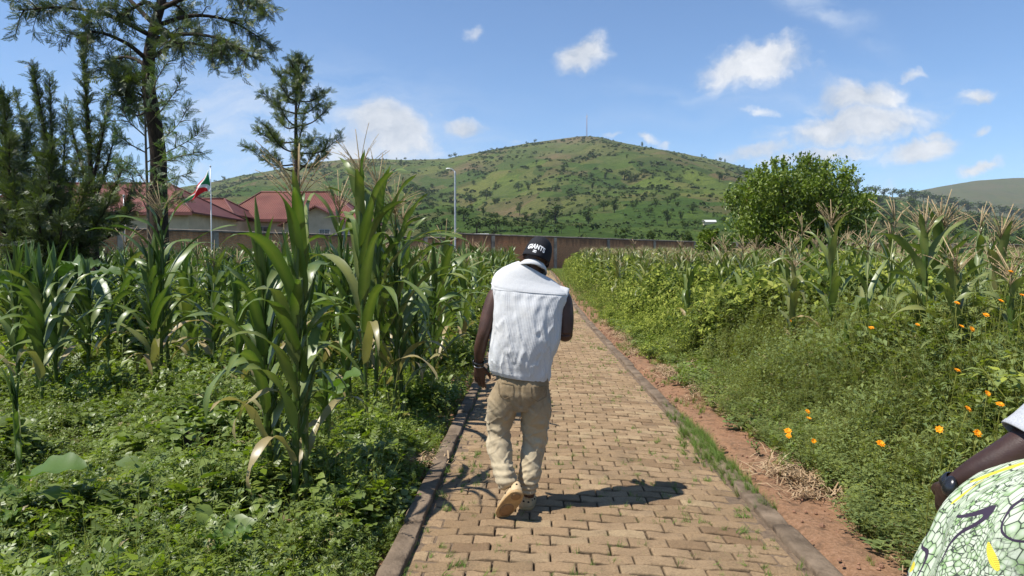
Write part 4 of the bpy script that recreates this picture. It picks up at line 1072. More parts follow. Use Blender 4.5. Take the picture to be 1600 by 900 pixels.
n = 380; y = rng.uniform(1.8, 20, n); x = LE + .125 + pathx(y) + rng.normal(0, .008, n)
vg.append(scatter(T_short, np.stack([x, y, pbase(y) - .02], 1), rng.uniform(0, 6.28, n), rng.uniform(.25, .7, n), rng.uniform(0, .5, n)))
n = 300; y = np.sqrt(rng.uniform(18 ** 2, 64 ** 2, n)); x = rng.uniform(LE - .2, RE + .3, n) * 1.0; k = (np.abs(x - .39) > 1.0) | (y > 44); x, y = x[k], y[k]
vg.append(scatter(T_grass, np.stack([x + pathx(y), y, pbase(y) - .01], 1), rng.uniform(0, 6.28, len(x)), rng.uniform(.5, 1.0, len(x)), None, None, rng.normal(.2, .2, len(x)), rng.uniform(0, .4, len(x))))
n = 2600; y = np.sqrt(rng.uniform(13 ** 2, 62 ** 2, n)); x = redge(y) + rng.uniform(.05, 1.1, n); k = rng.random(n) < sstep(12, 26, y) * (.3 + fbm(x * 1.2, y * .6)); x, y = x[k], y[k]
vg.append(scatter(T_grass, np.stack([x, y, gnd(x, y) - .01], 1), rng.uniform(0, 6.28, len(x)), rng.uniform(.5, 1.0, len(x)), None, None, rng.normal(.2, .2, len(x)), rng.uniform(0, .3, len(x))))
tag(obj('grass', join(vg), MATS['grass_blade']), kind='stuff')
# scattered pebbles and clods on the bare strip
n = 1300; y = np.sqrt(rng.uniform(2 ** 2, 16 ** 2, n)); x = redge(y) + np.abs(rng.normal(.05, .45, n)); sz = rng.uniform(.004, .014, n) * (1 + 2.0 * (rng.random(n) < .05))
pebs = []
for i in range(3):
    pebs.append(join([loft([ell(0, 0, z_, a_ * rl.uniform(.85, 1.15), a_ * rl.uniform(.7, 1.1), 6, ph=rl.uniform(0, 1)) for z_, a_ in ((-.5, .5), (-.1, 1.0), (.4, .8), (.65, .35))])]))
simple('clod', (0.23, 0.12, 0.07), 0.95, 12, 0.3)
tag(obj('gravel', scatter(pebs, np.stack([x, y, gnd(x, y) + sz * .3], 1), rng.uniform(0, 6.28, n), sz), MATS['clod'], smooth=False), kind='stuff')
n = 170; y = rng.uniform(2.2, 9, n); x = rng.uniform(LE + .2, RE - .2, n) + pathx(y); sz = rng.uniform(.002, .006, n)
tag(obj('gravel', scatter(pebs, np.stack([x, y, pbase(y) + .002], 1), rng.uniform(0, 6.28, n), sz), MATS['joint_soil'], smooth=False), kind='stuff')
# ================================================================== MAIZE: the plants near enough to single out
def hero(u, d, vtop, seed, label, rz=None, group='tall maize plants in the left field', v=None, **kw):
    x, y = xat(u, d), d
    g = float(gnd(x, y)); H = (zat(vtop, d) - g) * (1.0 if kw.get('tassel', True) else .90)
    kw.setdefault('low', .22 if not kw.get('young') else .06)
    p = maize(H=H, seed=seed, **kw)
    return maize_thing(p, (x, y, g - .02), rng.uniform(0, 6.28) if rz is None else rz, label, group)
# the big clump at the front left: four stalks from one hill of earth
hero(428, 4.55, 250, 41, 'maize plant with the longest upright leaf tip, at the left of the front clump', 0.3, nl=13, tassel=False, detail=2, wid=.082, erect=.50)
hero(452, 4.30, 275, 42, 'thick green maize stalk without a tassel in the middle of the front clump', 2.2, nl=12, tassel=False, wid=.085, erect=.52)
hero(476, 4.40, 250, 43, 'maize plant of the front clump bearing the big straw-coloured tassel', 1.3, nl=12, tassel=True, wid=.082, erect=.50)
hero(440, 4.75, 330, 44, 'shorter maize plant at the back left of the front clump', 3.9, nl=13, tassel=False, wid=.09)
# second clump, left of the man
hero(568, 6.6, 228, 51, 'maize plant with the tallest tassel, behind and right of the front clump', .8, nl=14, wid=.10)
hero(585, 6.8, 262, 52, 'maize plant with a thin bare tassel in the clump left of the walking man', 2.6, nl=14, wid=.10)
hero(548, 7.3, 285, 46, 'tasselled maize plant leaning behind the right side of the front clump', 1.5, nl=13, wid=.09)
hero(612, 7.0, 290, 47, 'tall tasselled maize plant in the middle of the clump left of the man', 3.5, nl=13, wid=.09)
hero(640, 8.6, 318, 48, 'tasselled maize plant at the back right of the clump left of the man', 2.5, nl=13, wid=.09)
hero(300, 9.6, 350, 49, 'maize plant right under the drooping flag', 2.5, nl=13, tassel=False, wid=.10)
hero(628, 7.2, 330, 53, 'leafy maize plant without tassel, nearest to the walking man', 5.0, nl=13, tassel=False, wid=.10)
hero(676, 8.3, 345, 56, 'maize plant with erect leaf tips closest to the path, left of the man', 3.0, nl=13, tassel=False, wid=.10)
hero(650, 7.9, 372, 57, 'broad low maize plant between the tasselled clump and the path edge', 1.2, nl=12, tassel=False, wid=.10)
hero(505, 8.6, 362, 58, 'maize plant glimpsed between the front clump and the gable of the building', 1.2, nl=12, tassel=False, wid=.10)
hero(380, 7.6, 385, 59, 'maize plant with drooping leaves left of the front clump', 1.9, nl=12, tassel=False, wid=.10)
hero(130, 9.0, 372, 60, 'maize plant in front of the banana leaves on the left', 3.9, nl=12, tassel=False, wid=.10)
hero(545, 7.0, 345, 54, 'low leafy maize plant between the front clump and the tallest tassel', 1.0, nl=12, tassel=False, wid=.10)
hero(606, 7.6, 320, 55, 'maize plant with arching leaves behind the thin tassel plant', 4.0, nl=13, tassel=False, wid=.10)
# below the big tree and to the left
hero(250, 8.2, 300, 61, 'dark maize plant with a tassel standing right in front of the big tree trunk', 1.1, nl=14, wid=.10)
hero(238, 8.0, 330, 62, 'maize plant with a pale arching leaf just left of the big tree trunk', 4.1, nl=13, tassel=False, wid=.105)
hero(268, 8.6, 335, 63, 'maize plant with broad drooping leaves just right of the big tree trunk', 2.1, nl=13, tassel=False, wid=.105)
hero(333, 9.4, 372, 64, 'small maize plant below the waving flag', .2, nl=12, tassel=False, wid=.10)
hero(60, 7.4, 338, 65, 'maize plant with long pale leaves in front of the dark trees on the far left', 5.3, nl=13, tassel=False, wid=.105)
hero(22, 7.9, 352, 66, 'leftmost large maize plant, cut by the edge of the photo', 2.9, nl=13, tassel=False, wid=.10)
hero(88, 7.9, 345, 67, 'maize plant with crossing leaves under the low dark branches', .9, nl=13, tassel=False, wid=.10)
hero(170, 8.0, 462, 68, 'young pale maize plant with narrow leaves, alone in the weeds', 2.0, nl=9, tassel=False, young=True, ear=False, wid=.07)
hero(28, 4.6, 545, 69, 'young maize plant among the weeds at the lower left edge', 3.0, nl=8, tassel=False, young=True, ear=False, wid=.065)
hero(505, 5.6, 560, 70, 'small young maize plant in the weeds right of the front clump', 2.4, nl=8, tassel=False, young=True, ear=False, wid=.06)
# right bank
gr = 'tasselled maize on the right bank'
hero(1448, 6.2, 322, 81, 'maize with the thick brown tassel on the right bank, before the far hill', .5, group=gr, nl=11, dry=.12, wid=.085)
hero(1497, 6.6, 325, 82, 'maize plant with a drooping hooked tassel on the right bank', 1.9, group=gr, nl=11, dry=.1, wid=.085)
hero(1552, 5.8, 335, 83, 'maize plant with a fan-shaped tassel near the right edge', 3.4, group=gr, nl=11, dry=.15, wid=.085)
hero(1515, 5.4, 385, 84, 'lower maize plant between the hooked and the fan-shaped tassels', 5.0, group=gr, nl=11, dry=.15, wid=.08)
hero(1590, 5.0, 400, 85, 'maize plant cut by the right edge, behind the orange flowers', 2.2, group=gr, nl=10, dry=.15, wid=.08)
hero(1302, 9.0, 322, 86, 'lone maize with a tall thin tassel in front of the round bushy tree', 4.4, group=gr, nl=11, dry=.1, wid=.085)
hero(1325, 6.8, 480, 87, 'small leafy maize plant low in the middle of the right bank', 1.4, group=gr, nl=9, tassel=False, young=True, ear=False, wid=.08)
hero(1240, 9.6, 405, 88, 'pale maize plant at the left foot of the round bushy tree', 3.4, group=gr, nl=10, dry=.2, wid=.085)
hero(1075, 13.5, 395, 89, 'dark narrow maize plant alone at the path side of the right bank', 3.4, group=gr, nl=10, dry=.05, wid=.1)
# the rest of the field: copies of a few plants, each its own object
proto = []
for k in range(7): proto.append(('mid', maize(H=2.15, nl=12, seed=900 + k, tassel=(k % 3 == 0), detail=1, wid=.105)))
for k in range(5): proto.append(('right', maize(H=2.0, nl=9, seed=950 + k, tassel=True, detail=1, wid=.082, dry=.06)))
mesh_cache = {}
def plant_copy(k, x, y, s, label, group, full):
    kind, parts = proto[k]
    t = empty('maize_plant', (x, y, float(gnd(x, y)) - .02), rng.uniform(0, 6.28)); t.scale = (s, s, s * rng.uniform(.94, 1.06)); tag(t, label, 'maize plant', group)
    t.rotation_euler = (rng.normal(0, .05), rng.normal(0, .05), rng.uniform(0, 6.28))
    for nm, b_ in parts.items():
        key = (k, nm)
        if key not in mesh_cache:
            me = mesh_of('maize_' + nm, b_); me.materials.append(MATS[PART_MAT[nm]]); mesh_cache[key] = me
        o = bpy.data.objects.new(nm, mesh_cache[key]); COL.objects.link(o); o.parent = t
    return t
# rows along the path on the left
spots = []
ry = np.random.default_rng(31)
row = 0
y = 8.8
while y < 26:
    x = lead(y) - 0.55 - ry.uniform(0, .25)
    while x > xat(-90, y):
        keep = .97 if x > lead(y) - 4.5 else (.62 if y > 10.5 else .3)
        if ry.random() < keep * (1.0 if (x > lead(y) - 3.0 or y > 17) else (1.15 if fbm(x * .55, y * .55, 2.0, 2) > .50 else .35)): spots.append((x + ry.normal(0, .1), y + ry.normal(0, .12), 'L'))
        x -= ry.uniform(.46, .72) * (1 + (y - 9) * .02)
    y += 0.70 + (y - 9) * .035
spots = [s for s in spots if 0 <= 800 + s[0] / s[1] * F + 60]
spots.sort(key=lambda s: s[1])
nL = 170; 
for i, (x, y, _) in enumerate(spots[:nL]):
    near_path = x > lead(y) - 2.2
    lab = ('green maize plant in the dense row edging the path left of the man' if near_path else
           'maize plant in the field behind the front clumps, between the dark trees and the path')
    plant_copy(int(ry.integers(0, 7)), x, y, ry.uniform(.84, 1.04) * (.98 if near_path else .95), lab, 'maize rows of the left field' if not near_path else 'maize along the left edge of the path', True)
spR = []
for i in range(900):
    d = ry.uniform(6.5, 26); u = ry.uniform(960, 1640); x = xat(u, d)
    if x - float(redge(d)) < 1.9: continue
    if any((x - a) ** 2 + (d - b_) ** 2 < .30 for a, b_ in spR): continue
    spR.append((x, d))
spR = spR[:96]
for (x, y) in spR:
    u = 800 + x / y * F
    lab = 'weathered maize with a dry tassel in the weeds of the right bank' if u < 1400 else 'weathered maize plant in the weeds toward the right edge, beyond the orange flowers'
    plant_copy(7 + int(ry.integers(0, 5)), x, y, ry.uniform(.84, 1.12), lab, 'weathered maize scattered on the right bank', True)
# far rows, past counting
farp = [join(list(maize(H=2.1, nl=11, seed=980 + k, tassel=(k % 2 == 0), detail=0, ear=False, wid=.14).values())) for k in range(6)]
fx, fy = [], []
for (x, y, _) in spots[nL:]: fx.append(x); fy.append(y)
y = 26.0
while y < 50:
    x = float(lead(y)) - .6
    while x > xat(-60, y):
        fx.append(x + ry.normal(0, .15)); fy.append(y + ry.normal(0, .2)); x -= ry.uniform(.5, .9)
    y += 1.2
# stay in front of the slanting wall
fx, fy = np.array(fx), np.array(fy); uu_ = 800 + fx / fy * F
k = fy < np.interp(uu_, [-330, 706, 720], [29.5, 54, 55]); fx, fy = fx[k], fy[k]
far_l = scatter(farp, np.stack([fx, fy, gnd(fx, fy)], 1), rng.uniform(0, 6.28, len(fx)), rng.uniform(.82, 1.05, len(fx)), None, None, rng.normal(.05, .12, len(fx)))
tag(obj('maize_field', far_l, MATS['maize_leaf']), kind='stuff')
n = 1700; d = np.sqrt(rng.uniform(18 ** 2, 62 ** 2, n)); u = rng.uniform(905, 1660, n); x = xat(u, d); k = x - redge(d) > 1.4; x, d = x[k], d[k]
far_r = scatter(farp[::2], np.stack([x, d, gnd(x, d)], 1), rng.uniform(0, 6.28, len(x)), rng.uniform(.68, .9, len(x)), None, None, rng.normal(.2, .15, len(x)), rng.uniform(0, .3, len(x)), None, rng.uniform(0, .3, len(x)))
tag(obj('maize_field', far_r, MATS['maize_leaf']), kind='stuff')
tas = join([maize(H=1.8, nl=2, seed=990, detail=1, ear=False)['tassel']])
k = rng.random(len(x)) < .55
tag(obj('maize_tassels', scatter([tas], np.stack([x, d, gnd(x, d)], 1)[k], rng.uniform(0, 6.28, k.sum()), rng.uniform(.8, 1.0, k.sum()) * np.ones(k.sum())), MATS['tassel']), kind='stuff')

# ================================================================== TREES
def frond(seed, L=.36, nl=9, lw=.0125, ll=.12):
    r = np.random.default_rng(seed)
    return pinnate(L, nl, lw, ll, r.uniform(.0, .2), r.uniform(.4, .9), 0, r, [.5, 0, 0])
T_frond = [frond(i) for i in range(5)]
T_frond_s = [frond(20 + i, .30, 8, .0095, .10) for i in range(4)]
def dir_frames(pos, dirs, scale, tpls, val, yel=None, dry=None):
    """fronds whose axis (+z of the template) points along dirs"""
    dirs = dirs / np.linalg.norm(dirs, axis=1)[:, None]
    tilt = np.arccos(np.clip(dirs[:, 2], -1, 1)); td = np.arctan2(dirs[:, 1], dirs[:, 0])
    return scatter(tpls, pos, rng.uniform(0, 6.28, len(pos)), scale, tilt, td, val, yel, None, dry)
class Tree:
    def __init__(s): s.wood = []; s.P = []; s.D = []; s.S = []; s.Vv = []
    def limb(s, pts, r0, r1, n=10, k=7):
        q = spline(pts, n); s.wood.append(tube(q, np.linspace(r0, r1, n), k)); return q
    def dress(s, q, t0, step, sc, droop=0.0, spread=1.0, val=0.0, fwd=.6):
        """fronds all along a twig"""
        L = np.linalg.norm(np.diff(q, axis=0), axis=1).sum(); m_ = max(2, int(L / step))
        tg = np.gradient(q, axis=0)
        for j in range(m_):
            f = (t0 + (1 - t0) * (j + rl.uniform(0, 1)) / m_) * (len(q) - 1); i0 = min(int(f), len(q) - 2); f -= i0
            p = q[i0] * (1 - f) + q[i0 + 1] * f; d = tg[i0] / (np.linalg.norm(tg[i0]) + 1e-6)
            o = rl.normal(0, 1, 3); o -= d * np.dot(o, d); o /= np.linalg.norm(o)
            v_ = d * fwd + o * spread * .8 + np.array([0, 0, -droop + rl.uniform(-.1, .25)])
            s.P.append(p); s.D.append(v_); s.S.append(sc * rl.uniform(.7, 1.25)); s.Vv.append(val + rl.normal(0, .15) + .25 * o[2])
    def twigs(s, q, t0, n, L, sc, droop=0.0, up=.2, step=.07, spread=.9, val=0.0, taper=.6, rad=.012):
        tg = np.gradient(q, axis=0)
        for j in range(n):
            tt = t0 + (1 - t0) * (j + rl.uniform(.1, .9)) / n
            f = tt * (len(q) - 1); i0 = min(int(f), len(q) - 2); f -= i0
            p = q[i0] * (1 - f) + q[i0 + 1] * f; d = tg[i0] / (np.linalg.norm(tg[i0]) + 1e-6)
            o = rl.normal(0, 1, 3); o[2] *= .55; o -= d * np.dot(o, d); o /= np.linalg.norm(o)
            l = L * (1 - taper * tt) * rl.uniform(.7, 1.2)
            v_ = d * .65 + o * spread + np.array([0, 0, up]); v_ /= np.linalg.norm(v_)
            e = p + v_ * l; mid = p + v_ * l * .5 + np.array([0, 0, .06 * l]); e = e + np.array([0, 0, -droop * l])
            tq = s.limb([p, mid, e], rad, rad * .3, 6, 4)
            s.dress(tq, .15, step, sc, droop * .8, val=val)
    def build(s, name, label, loc, leafmat, barkmat, tpls, group=None, cat='tree'):
        t = empty(name, loc); tag(t, label, cat, group)
        l = np.array(loc)
        W = join(s.wood); W = (W[0] - l, W[1], W[2], W[3])
        obj('trunk', W, MATS[barkmat], t)
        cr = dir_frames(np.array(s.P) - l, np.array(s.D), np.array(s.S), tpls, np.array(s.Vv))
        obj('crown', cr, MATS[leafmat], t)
        return t
A3 = lambda u, v, d: np.array(at(u, v, d))

# the tall feathery tree over the left field
d = 14.0; T = Tree()
tr = T.limb([A3(251, 520, d), A3(250, 400, d), A3(250, 310, d), A3(251, 250, d), A3(246, 195, d - .1), A3(238, 140, d), A3(240, 90, d), A3(251, 40, d), A3(262, 0, d), A3(270, -90, d), A3(272, -170, d)], .165, .03, 40, 10)
T.wood[-1] = tube(tr, np.interp(np.linspace(0, 1, 40), [0, .3, .5, .8, 1], [.20, .155, .13, .085, .03]), 10)
limbs = [  # (start on trunk), mid, tip, depth shifts
    [(246, 62, 0), (180, 30, -.5), (110, 18, -1.0), (40, 22, -1.4)], [(250, 45, 0), (190, -10, .6), (120, -30, 1.0), (60, -20, 1.4)],
    [(240, 100, 0), (205, 72, -.4), (160, 55, -.9), (128, 62, -1.2)], [(240, 110, 0), (215, 95, .5), (190, 95, 1.0), (175, 112, 1.3)],
    [(238, 125, 0), (222, 118, -.4), (205, 130, -.7), (196, 150, -.9)], [(252, 45, 0), (310, 30, .3), (370, 40, .6), (432, 78, .9)],
    [(248, 66, 0), (300, 58, -.5), (350, 66, -.9), (405, 96, -1.2)], [(242, 95, 0), (285, 72, .5), (330, 78, .9), (352, 92, 1.1)],
    [(258, 20, 0), (320, -5, -.4), (380, 0, -.8), (425, 30, -1.1)], [(262, -10, 0), (330, -40, .3), (390, -40, .6), (420, -20, .8)],
    [(264, -20, 0), (200, -60, -.3), (150, -70, -.6), (100, -60, -.9)], [(256, 30, 0), (240, 10, -1.0), (215, 20, -1.7), (190, 40, -2.2)],
    [(256, 30, 0), (270, 12, 1.0), (290, 20, 1.7), (300, 45, 2.2)], [(250, 55, 0), (262, 50, -1.0), (275, 60, -1.6), (290, 78, -2.0)],
    [(266, -60, 0), (300, -110, .3), (330, -130, .6), (350, -130, .8)], [(266, -60, 0), (230, -110, .3), (200, -130, .6), (180, -130, .8)]]
for L_ in limbs:
    q = T.limb([A3(u, v, d + dd_) for u, v, dd_ in L_], .05, .012, 14, 6)
    T.twigs(q, .38, 12, .62, .56, droop=.26, up=.05, step=.036, val=.0, taper=.3)
    T.dress(q, .6, .04, .56, .4)
for L_ in ([(243, 175, 0), (225, 150, -.4), (205, 145, -.8), (188, 120, -1.0)], [(243, 165, 0), (232, 178, .4), (215, 182, .7), (200, 170, .9)]):
    q = T.limb([A3(u, v, d + dd_) for u, v, dd_ in L_], .03, .008, 10, 5); T.twigs(q, .2, 9, .6, .9, droop=.1, up=.2, step=.05, val=.1)
T.build('tree', 'tall tree with a bare dark trunk and wide feathery crown reaching out of the photo', (float(tr[0][0]), float(tr[0][1]), float(gnd(tr[0][0], tr[0][1])) - .1), 'tree_leaf_dark', 'bark_dark', T_frond)
# the light feathery shoots on its right side belong to a slim young tree
d = 13.2; T = Tree()
tr = T.limb([A3(233, 500, d), A3(233, 330, d), A3(232, 230, d), A3(232, 150, d), A3(236, 118, d)], .035, .012, 20, 6)
for (u0, v0, pts) in ((233, 330, [(215, 290, -.2), (200, 262, -.4)]), (233, 300, [(260, 285, -.5), (302, 270, -.7)]), (233, 270, [(270, 250, -.7), (318, 238, -.9)]), (232, 240, [(205, 225, .2), (182, 205, .3)]),
        (232, 235, [(275, 205, -.6), (300, 170, -.8)]), (232, 215, [(205, 190, -.2), (196, 170, -.3)]), (232, 200, [(265, 165, -.6), (290, 128, -.7)]), (232, 180, [(250, 130, -.4), (272, 95, -.5)]),
        (232, 290, [(212, 262, .4), (190, 250, .6)]), (232, 320, [(262, 318, -.4), (290, 310, -.6)]), (232, 160, [(222, 130, .1), (215, 108, .1)]), (232, 255, [(290, 226, -.5), (322, 205, -.6)])):
    q = T.limb([A3(u0, v0, d)] + [A3(u, v, d + z_) for u, v, z_ in pts], .014, .005, 9, 4)
    T.twigs(q, .2, 8, .36, .62, droop=.1, up=.25, step=.055, val=.15); T.dress(q, .2, .05, .62, .1, val=.2)
T.build('tree', 'slim young tree with sparse pale feathery shoots beside the big trunk', (float(tr[0][0]), float(tr[0][1]), float(gnd(tr[0][0], tr[0][1])) - .1), 'tree_leaf_light', 'bark_pale', T_frond_s)
# spired dark trees on the left
def spire(label, d, base, top, limbs_, seed, leaf='tree_leaf_dark', step=.038, sc=.60, up=.55, group='dark feathery trees on the left'):
    T = Tree(); tr = T.limb([A3(base[0], base[1], d), A3((base[0] * .6 + top[0] * .4), (base[1] + top[1]) / 2 + 10, d), A3(*top, d)], .11, .012, 24, 7)
    n = 13
    T.twigs(tr, .30, n * 2, .85, sc, droop=-.02, up=up, step=step, spread=.7, taper=.8, rad=.02)
    T.dress(tr, .6, .025, sc * .9, -.1, fwd=.9)
    for (f0, u, v, dd_) in limbs_:
        i = int(f0 * 23); e = A3(u, v, d + dd_); p = tr[i]; mid = p * .5 + e * .5 + np.array([0, 0, -.15])
        q = T.limb([p, mid, e], .05, .01, 12, 5)
        T.twigs(q, .15, 15, .40, sc, droop=0, up=.45, step=step, spread=.65, taper=.5, val=.12)
        T.dress(q, .4, .035, sc, -.1, fwd=.9, val=.15)
    return T.build('tree', label, (float(tr[0][0]), float(tr[0][1]), float(gnd(tr[0][0], tr[0][1])) - .1), leaf, 'bark_dark', T_frond, group)
spire('dark tree with the tallest narrow spire left of the big trunk', 16.5, (150, 440), (138, 72), [(.35, 185, 210, .4), (.3, 195, 265, -.5), (.4, 110, 170, .6), (.25, 215, 300, .3), (.45, 175, 160, -.3), (.2, 205, 330, -.4), (.2, 110, 320, .8)], 1)
spire('dark tree with a spire leaning left, second from the left', 17.5, (105, 450), (60, 108), [(.4, 30, 150, .4), (.35, 110, 190, .3), (.3, 20, 215, -.5), (.3, 125, 250, .6), (.5, 85, 125, 0), (.2, 60, 300, -.7)], 2)
spire('dense dark tree filling the left edge of the photo', 14.5, (20, 450), (12, 150), [(.3, -60, 230, .3), (.3, 80, 250, -.3), (.4, 55, 195, .4), (.2, 95, 300, .3), (.25, 60, 290, -.8), (.2, -40, 300, -.3), (.15, 110, 335, .5), (.35, 20, 220, -.9), (.15, 40, 340, -.9), (.12, 130, 350, -.3)], 3, sc=.75)
spire('low bushy dark tree under the spires, darkest of the group', 13.5, (75, 480), (85, 240), [(.3, 20, 290, .3), (.3, 140, 290, -.3), (.4, 120, 330, .4), (.2, 160, 340, .3), (.25, 60, 320, -.8), (.2, 0, 330, -.3), (.2, 100, 350, -.5), (.2, 45, 350, -.5), (.2, 175, 315, .3)], 4, sc=.75)
# the conical tree in the middle left
d = 25.0; T = Tree()
tr = T.limb([A3(466, 430, d), A3(466, 300, d), A3(465, 200, d), A3(468, 94, d)], .15, .015, 26, 7)
levels = [(262, 40, 40), (250, 84, 34), (232, 80, 40), (215, 70, 44), (192, 66, 38), (172, 52, 36), (152, 46, 30), (132, 30, 24), (115, 16, 18)]
for i, (v, hw, rise) in enumerate(levels):
    for s_ in (0, 1, 2):
        az = i * 1.1 + s_ * 2.09 + rl.uniform(-.35, .35); Rr = hw * d / F * rl.uniform(.8, 1.08)
        p0 = A3(466, v + 8, d); e = p0 + np.array([math.cos(az) * Rr, math.sin(az) * Rr, rise * d / F * rl.uniform(.4, 1.1)]); mid = (p0 + e) / 2 + np.array([0, 0, -.16 * Rr])
        q = T.limb([p0, mid, e], .035, .01, 10, 5)
        T.twigs(q, .45, 8, .36, .60, droop=0, up=.5, step=.038, taper=.2, val=.5); T.dress(q, .5, .04, .65, -.2, val=.5)
T.dress(tr, .8, .05, .9, -.1, fwd=.9)
T.build('tree', 'conical tree with layered feathery branches standing alone before the hill', (float(tr[0][0]), float(tr[0][1]), float(gnd(tr[0][0], tr[0][1])) - .1), 'tree_leaf_dark', 'bark_dark', T_frond)

# round bushy tree on the right, of many uneven lobes
def bushy(name, label, u0, u1, vt, vb, d, nlobe, nleaf, ls, mat, seed, barkm='bark_dark', group=None, flat=.9):
    r = np.random.default_rng(seed)
    cx = xat((u0 + u1) / 2, d); Rx = (u1 - u0) / 2 * d / F; zt = zat(vt, d); g = float(gnd(cx, d)); zb = max(zat(vb, d), g + .3)
    cz = zb * .52 + zt * .48; Rz = (zt - zb) / 2
    P = []; V_ = []
    for k in range(nlobe):
        a = r.uniform(0, 6.28); ph = math.asin(r.uniform(-.75, 1)); q = r.uniform(.62, .86) if k > nlobe * .25 else r.uniform(.2, .6)
        c_ = np.array([cx + Rx * q * math.cos(ph) * math.cos(a), d + Rx * q * math.cos(ph) * math.sin(a) * flat, cz + Rz * q * math.sin(ph)])
        lr = Rx * r.uniform(.17, .32); shade_ = r.normal(0, .14)
        m_ = int(nleaf * (lr / (Rx * .25)) ** 2 * r.uniform(.6, 1.3))
        dv = r.normal(0, 1, (m_, 3)); dv /= np.linalg.norm(dv, axis=1)[:, None]
        rad_ = lr * (r.uniform(.35, 1.12, m_)) ** .6
        bump_ = 1 + .45 * (fbm(dv[:, 0] * 2.5 + k, dv[:, 1] * 2.5, dv[:, 2] * 2.5 + 4, 3) - .5)
        P.append(c_ + dv * (rad_ * bump_)[:, None]); V_.append(shade_ + r.normal(0, .22, m_))
    # loose sprigs breaking the outline
    for k in range(int(nlobe * .6)):
        a = r.uniform(0, 6.28); ph = r.uniform(.0, 1.4); m_ = 60
        p0 = np.array([cx + Rx * .9 * math.cos(ph) * math.cos(a), d + Rx * .9 * math.cos(ph) * math.sin(a), cz + Rz * .93 * math.sin(ph)])
        dd_ = np.array([math.cos(ph) * math.cos(a), math.cos(ph) * math.sin(a), math.sin(ph) + .7]); dd_ /= np.linalg.norm(dd_)
        t_ = r.uniform(-.3, 1, m_)[:, None] * Rx * .16
        P.append(p0 + dd_ * t_ + r.normal(0, Rx * .018, (m_, 3))); V_.append(r.normal(.15, .2, m_))
    P = np.concatenate(P); V_ = np.concatenate(V_)
    P[:, 2] = np.maximum(P[:, 2], g + .1)
    t = empty(name, (cx, d, g)); tag(t, label, 'tree', group); o = np.array([cx, d, g])
    lt = [arc_leaf(ls * a_, ls * .5 * a_, .3, b_, 2, 1, 'lance', 0, .3, C=[.5, 0, 0]) for a_, b_ in ((1, 1.2), (.8, 1.6), (1.1, .9))]
    n_ = len(P)
    cr = scatter(lt, P - o, r.uniform(0, 6.28, n_), r.uniform(.7, 1.3, n_), r.uniform(0, 1.6, n_), None, V_, np.maximum(0, r.normal(0, .08, n_)), None, (r.random(n_) < .012) * .8)
    obj('crown', cr, mat if not isinstance(mat, str) else MATS[mat], t)
    wd = [tube([(0, 0, -.3), (0.1, 0, (zb - g) * .6 + .3), (0, 0, cz - g)], [Rx * .07, Rx * .055, Rx * .04], 8)]
    for k in range(9):
        a = k * .7 + r.uniform(-.2, .2); e = np.array([math.cos(a) * Rx * .7, math.sin(a) * Rx * .7, (cz - g) + r.uniform(-.1, .7) * Rz])
        wd.append(tube(spline([(0, 0, (zb - g) * .4), e * .5 + [0, 0, .2], e], 7), np.linspace(Rx * .035, Rx * .01, 7), 5))
    obj('trunk', join(wd), MATS[barkm], t)
    return t
bushy('tree', 'round bushy bright green tree standing among the maize right of the path', 1134, 1350, 254, 405, 34.0, 95, 330, .17, 'bush_leaf', 6)
bushy('shrub', 'yellow-green shrub at the left foot of the round bushy tree', 1085, 1150, 362, 402, 31.0, 16, 110, .15, 'bush_leaf', 7)
# small round shrubs just beyond the wall
for i, (u, v0, v1, w_, lab) in enumerate(((972, 360, 378, 14, 'left one of two small round shrubs showing above the brick wall'), (1017, 361, 378, 13, 'right one of two small round shrubs showing above the brick wall'),
        (1073, 362, 380, 22, 'bushy shrub showing over the wall just left of the round tree'))):
    bushy('shrub', lab, u - w_ / 2, u + w_ / 2, v0, v1 + 8, 92.0, 12, 60, .22, 'hill_foliage', 30 + i)

# ================================================================== TREES ON THE HILL
def hill_tree(seed, shape):
    r = np.random.default_rng(seed); P = []; S = []
    k_ = {'round': 13, 'tall': 11, 'wide': 15}[shape]
    for k in range(k_):
        a = r.uniform(0, 6.28)
        if shape == 'tall': q, z_ = r.uniform(0, .22), r.uniform(.25, .95)
        elif shape == 'wide': q, z_ = r.uniform(.05, .48), r.uniform(.42, .85)
        else: q, z_ = r.uniform(0, .34), r.uniform(.3, .85)
        c_ = np.array([q * math.cos(a), q * math.sin(a), z_]); lr = r.uniform(.10, .19); m_ = 26
        dv = r.normal(0, 1, (m_, 3)); dv /= np.linalg.norm(dv, axis=1)[:, None]
        P.append(c_ + dv * lr * r.uniform(.5, 1.1, (m_, 1))); S.append(np.full(m_, r.normal(0, .25)))
    P = np.concatenate(P); S = np.concatenate(S); n_ = len(P)
    q4 = [bit([(-.5, 0, 0), (0, -.35, .12), (.5, 0, 0), (0, .35, .12)], [(0, 1, 2, 3)])]
    cr = scatter(q4, P, r.uniform(0, 6.28, n_), r.uniform(.08, .14, n_), r.uniform(0, 1.5, n_), None, S + r.normal(0, .15, n_))
    return cr, tube([(0, 0, -.15), (.01, 0, .3), (0, 0, .6)], [.035, .028, .015], 5)
HT = []
for i, sh in enumerate(('round', 'tall', 'wide', 'round', 'tall', 'wide')):
    cr, tk = hill_tree(60 + i, sh)
    m1 = mesh_of('crown', cr, False); m1.materials.append(MATS['hill_foliage']); mk = mesh_of('trunk', tk); mk.materials.append(MATS['bark_dark']); HT.append((m1, mk))
rh = np.random.default_rng(17)
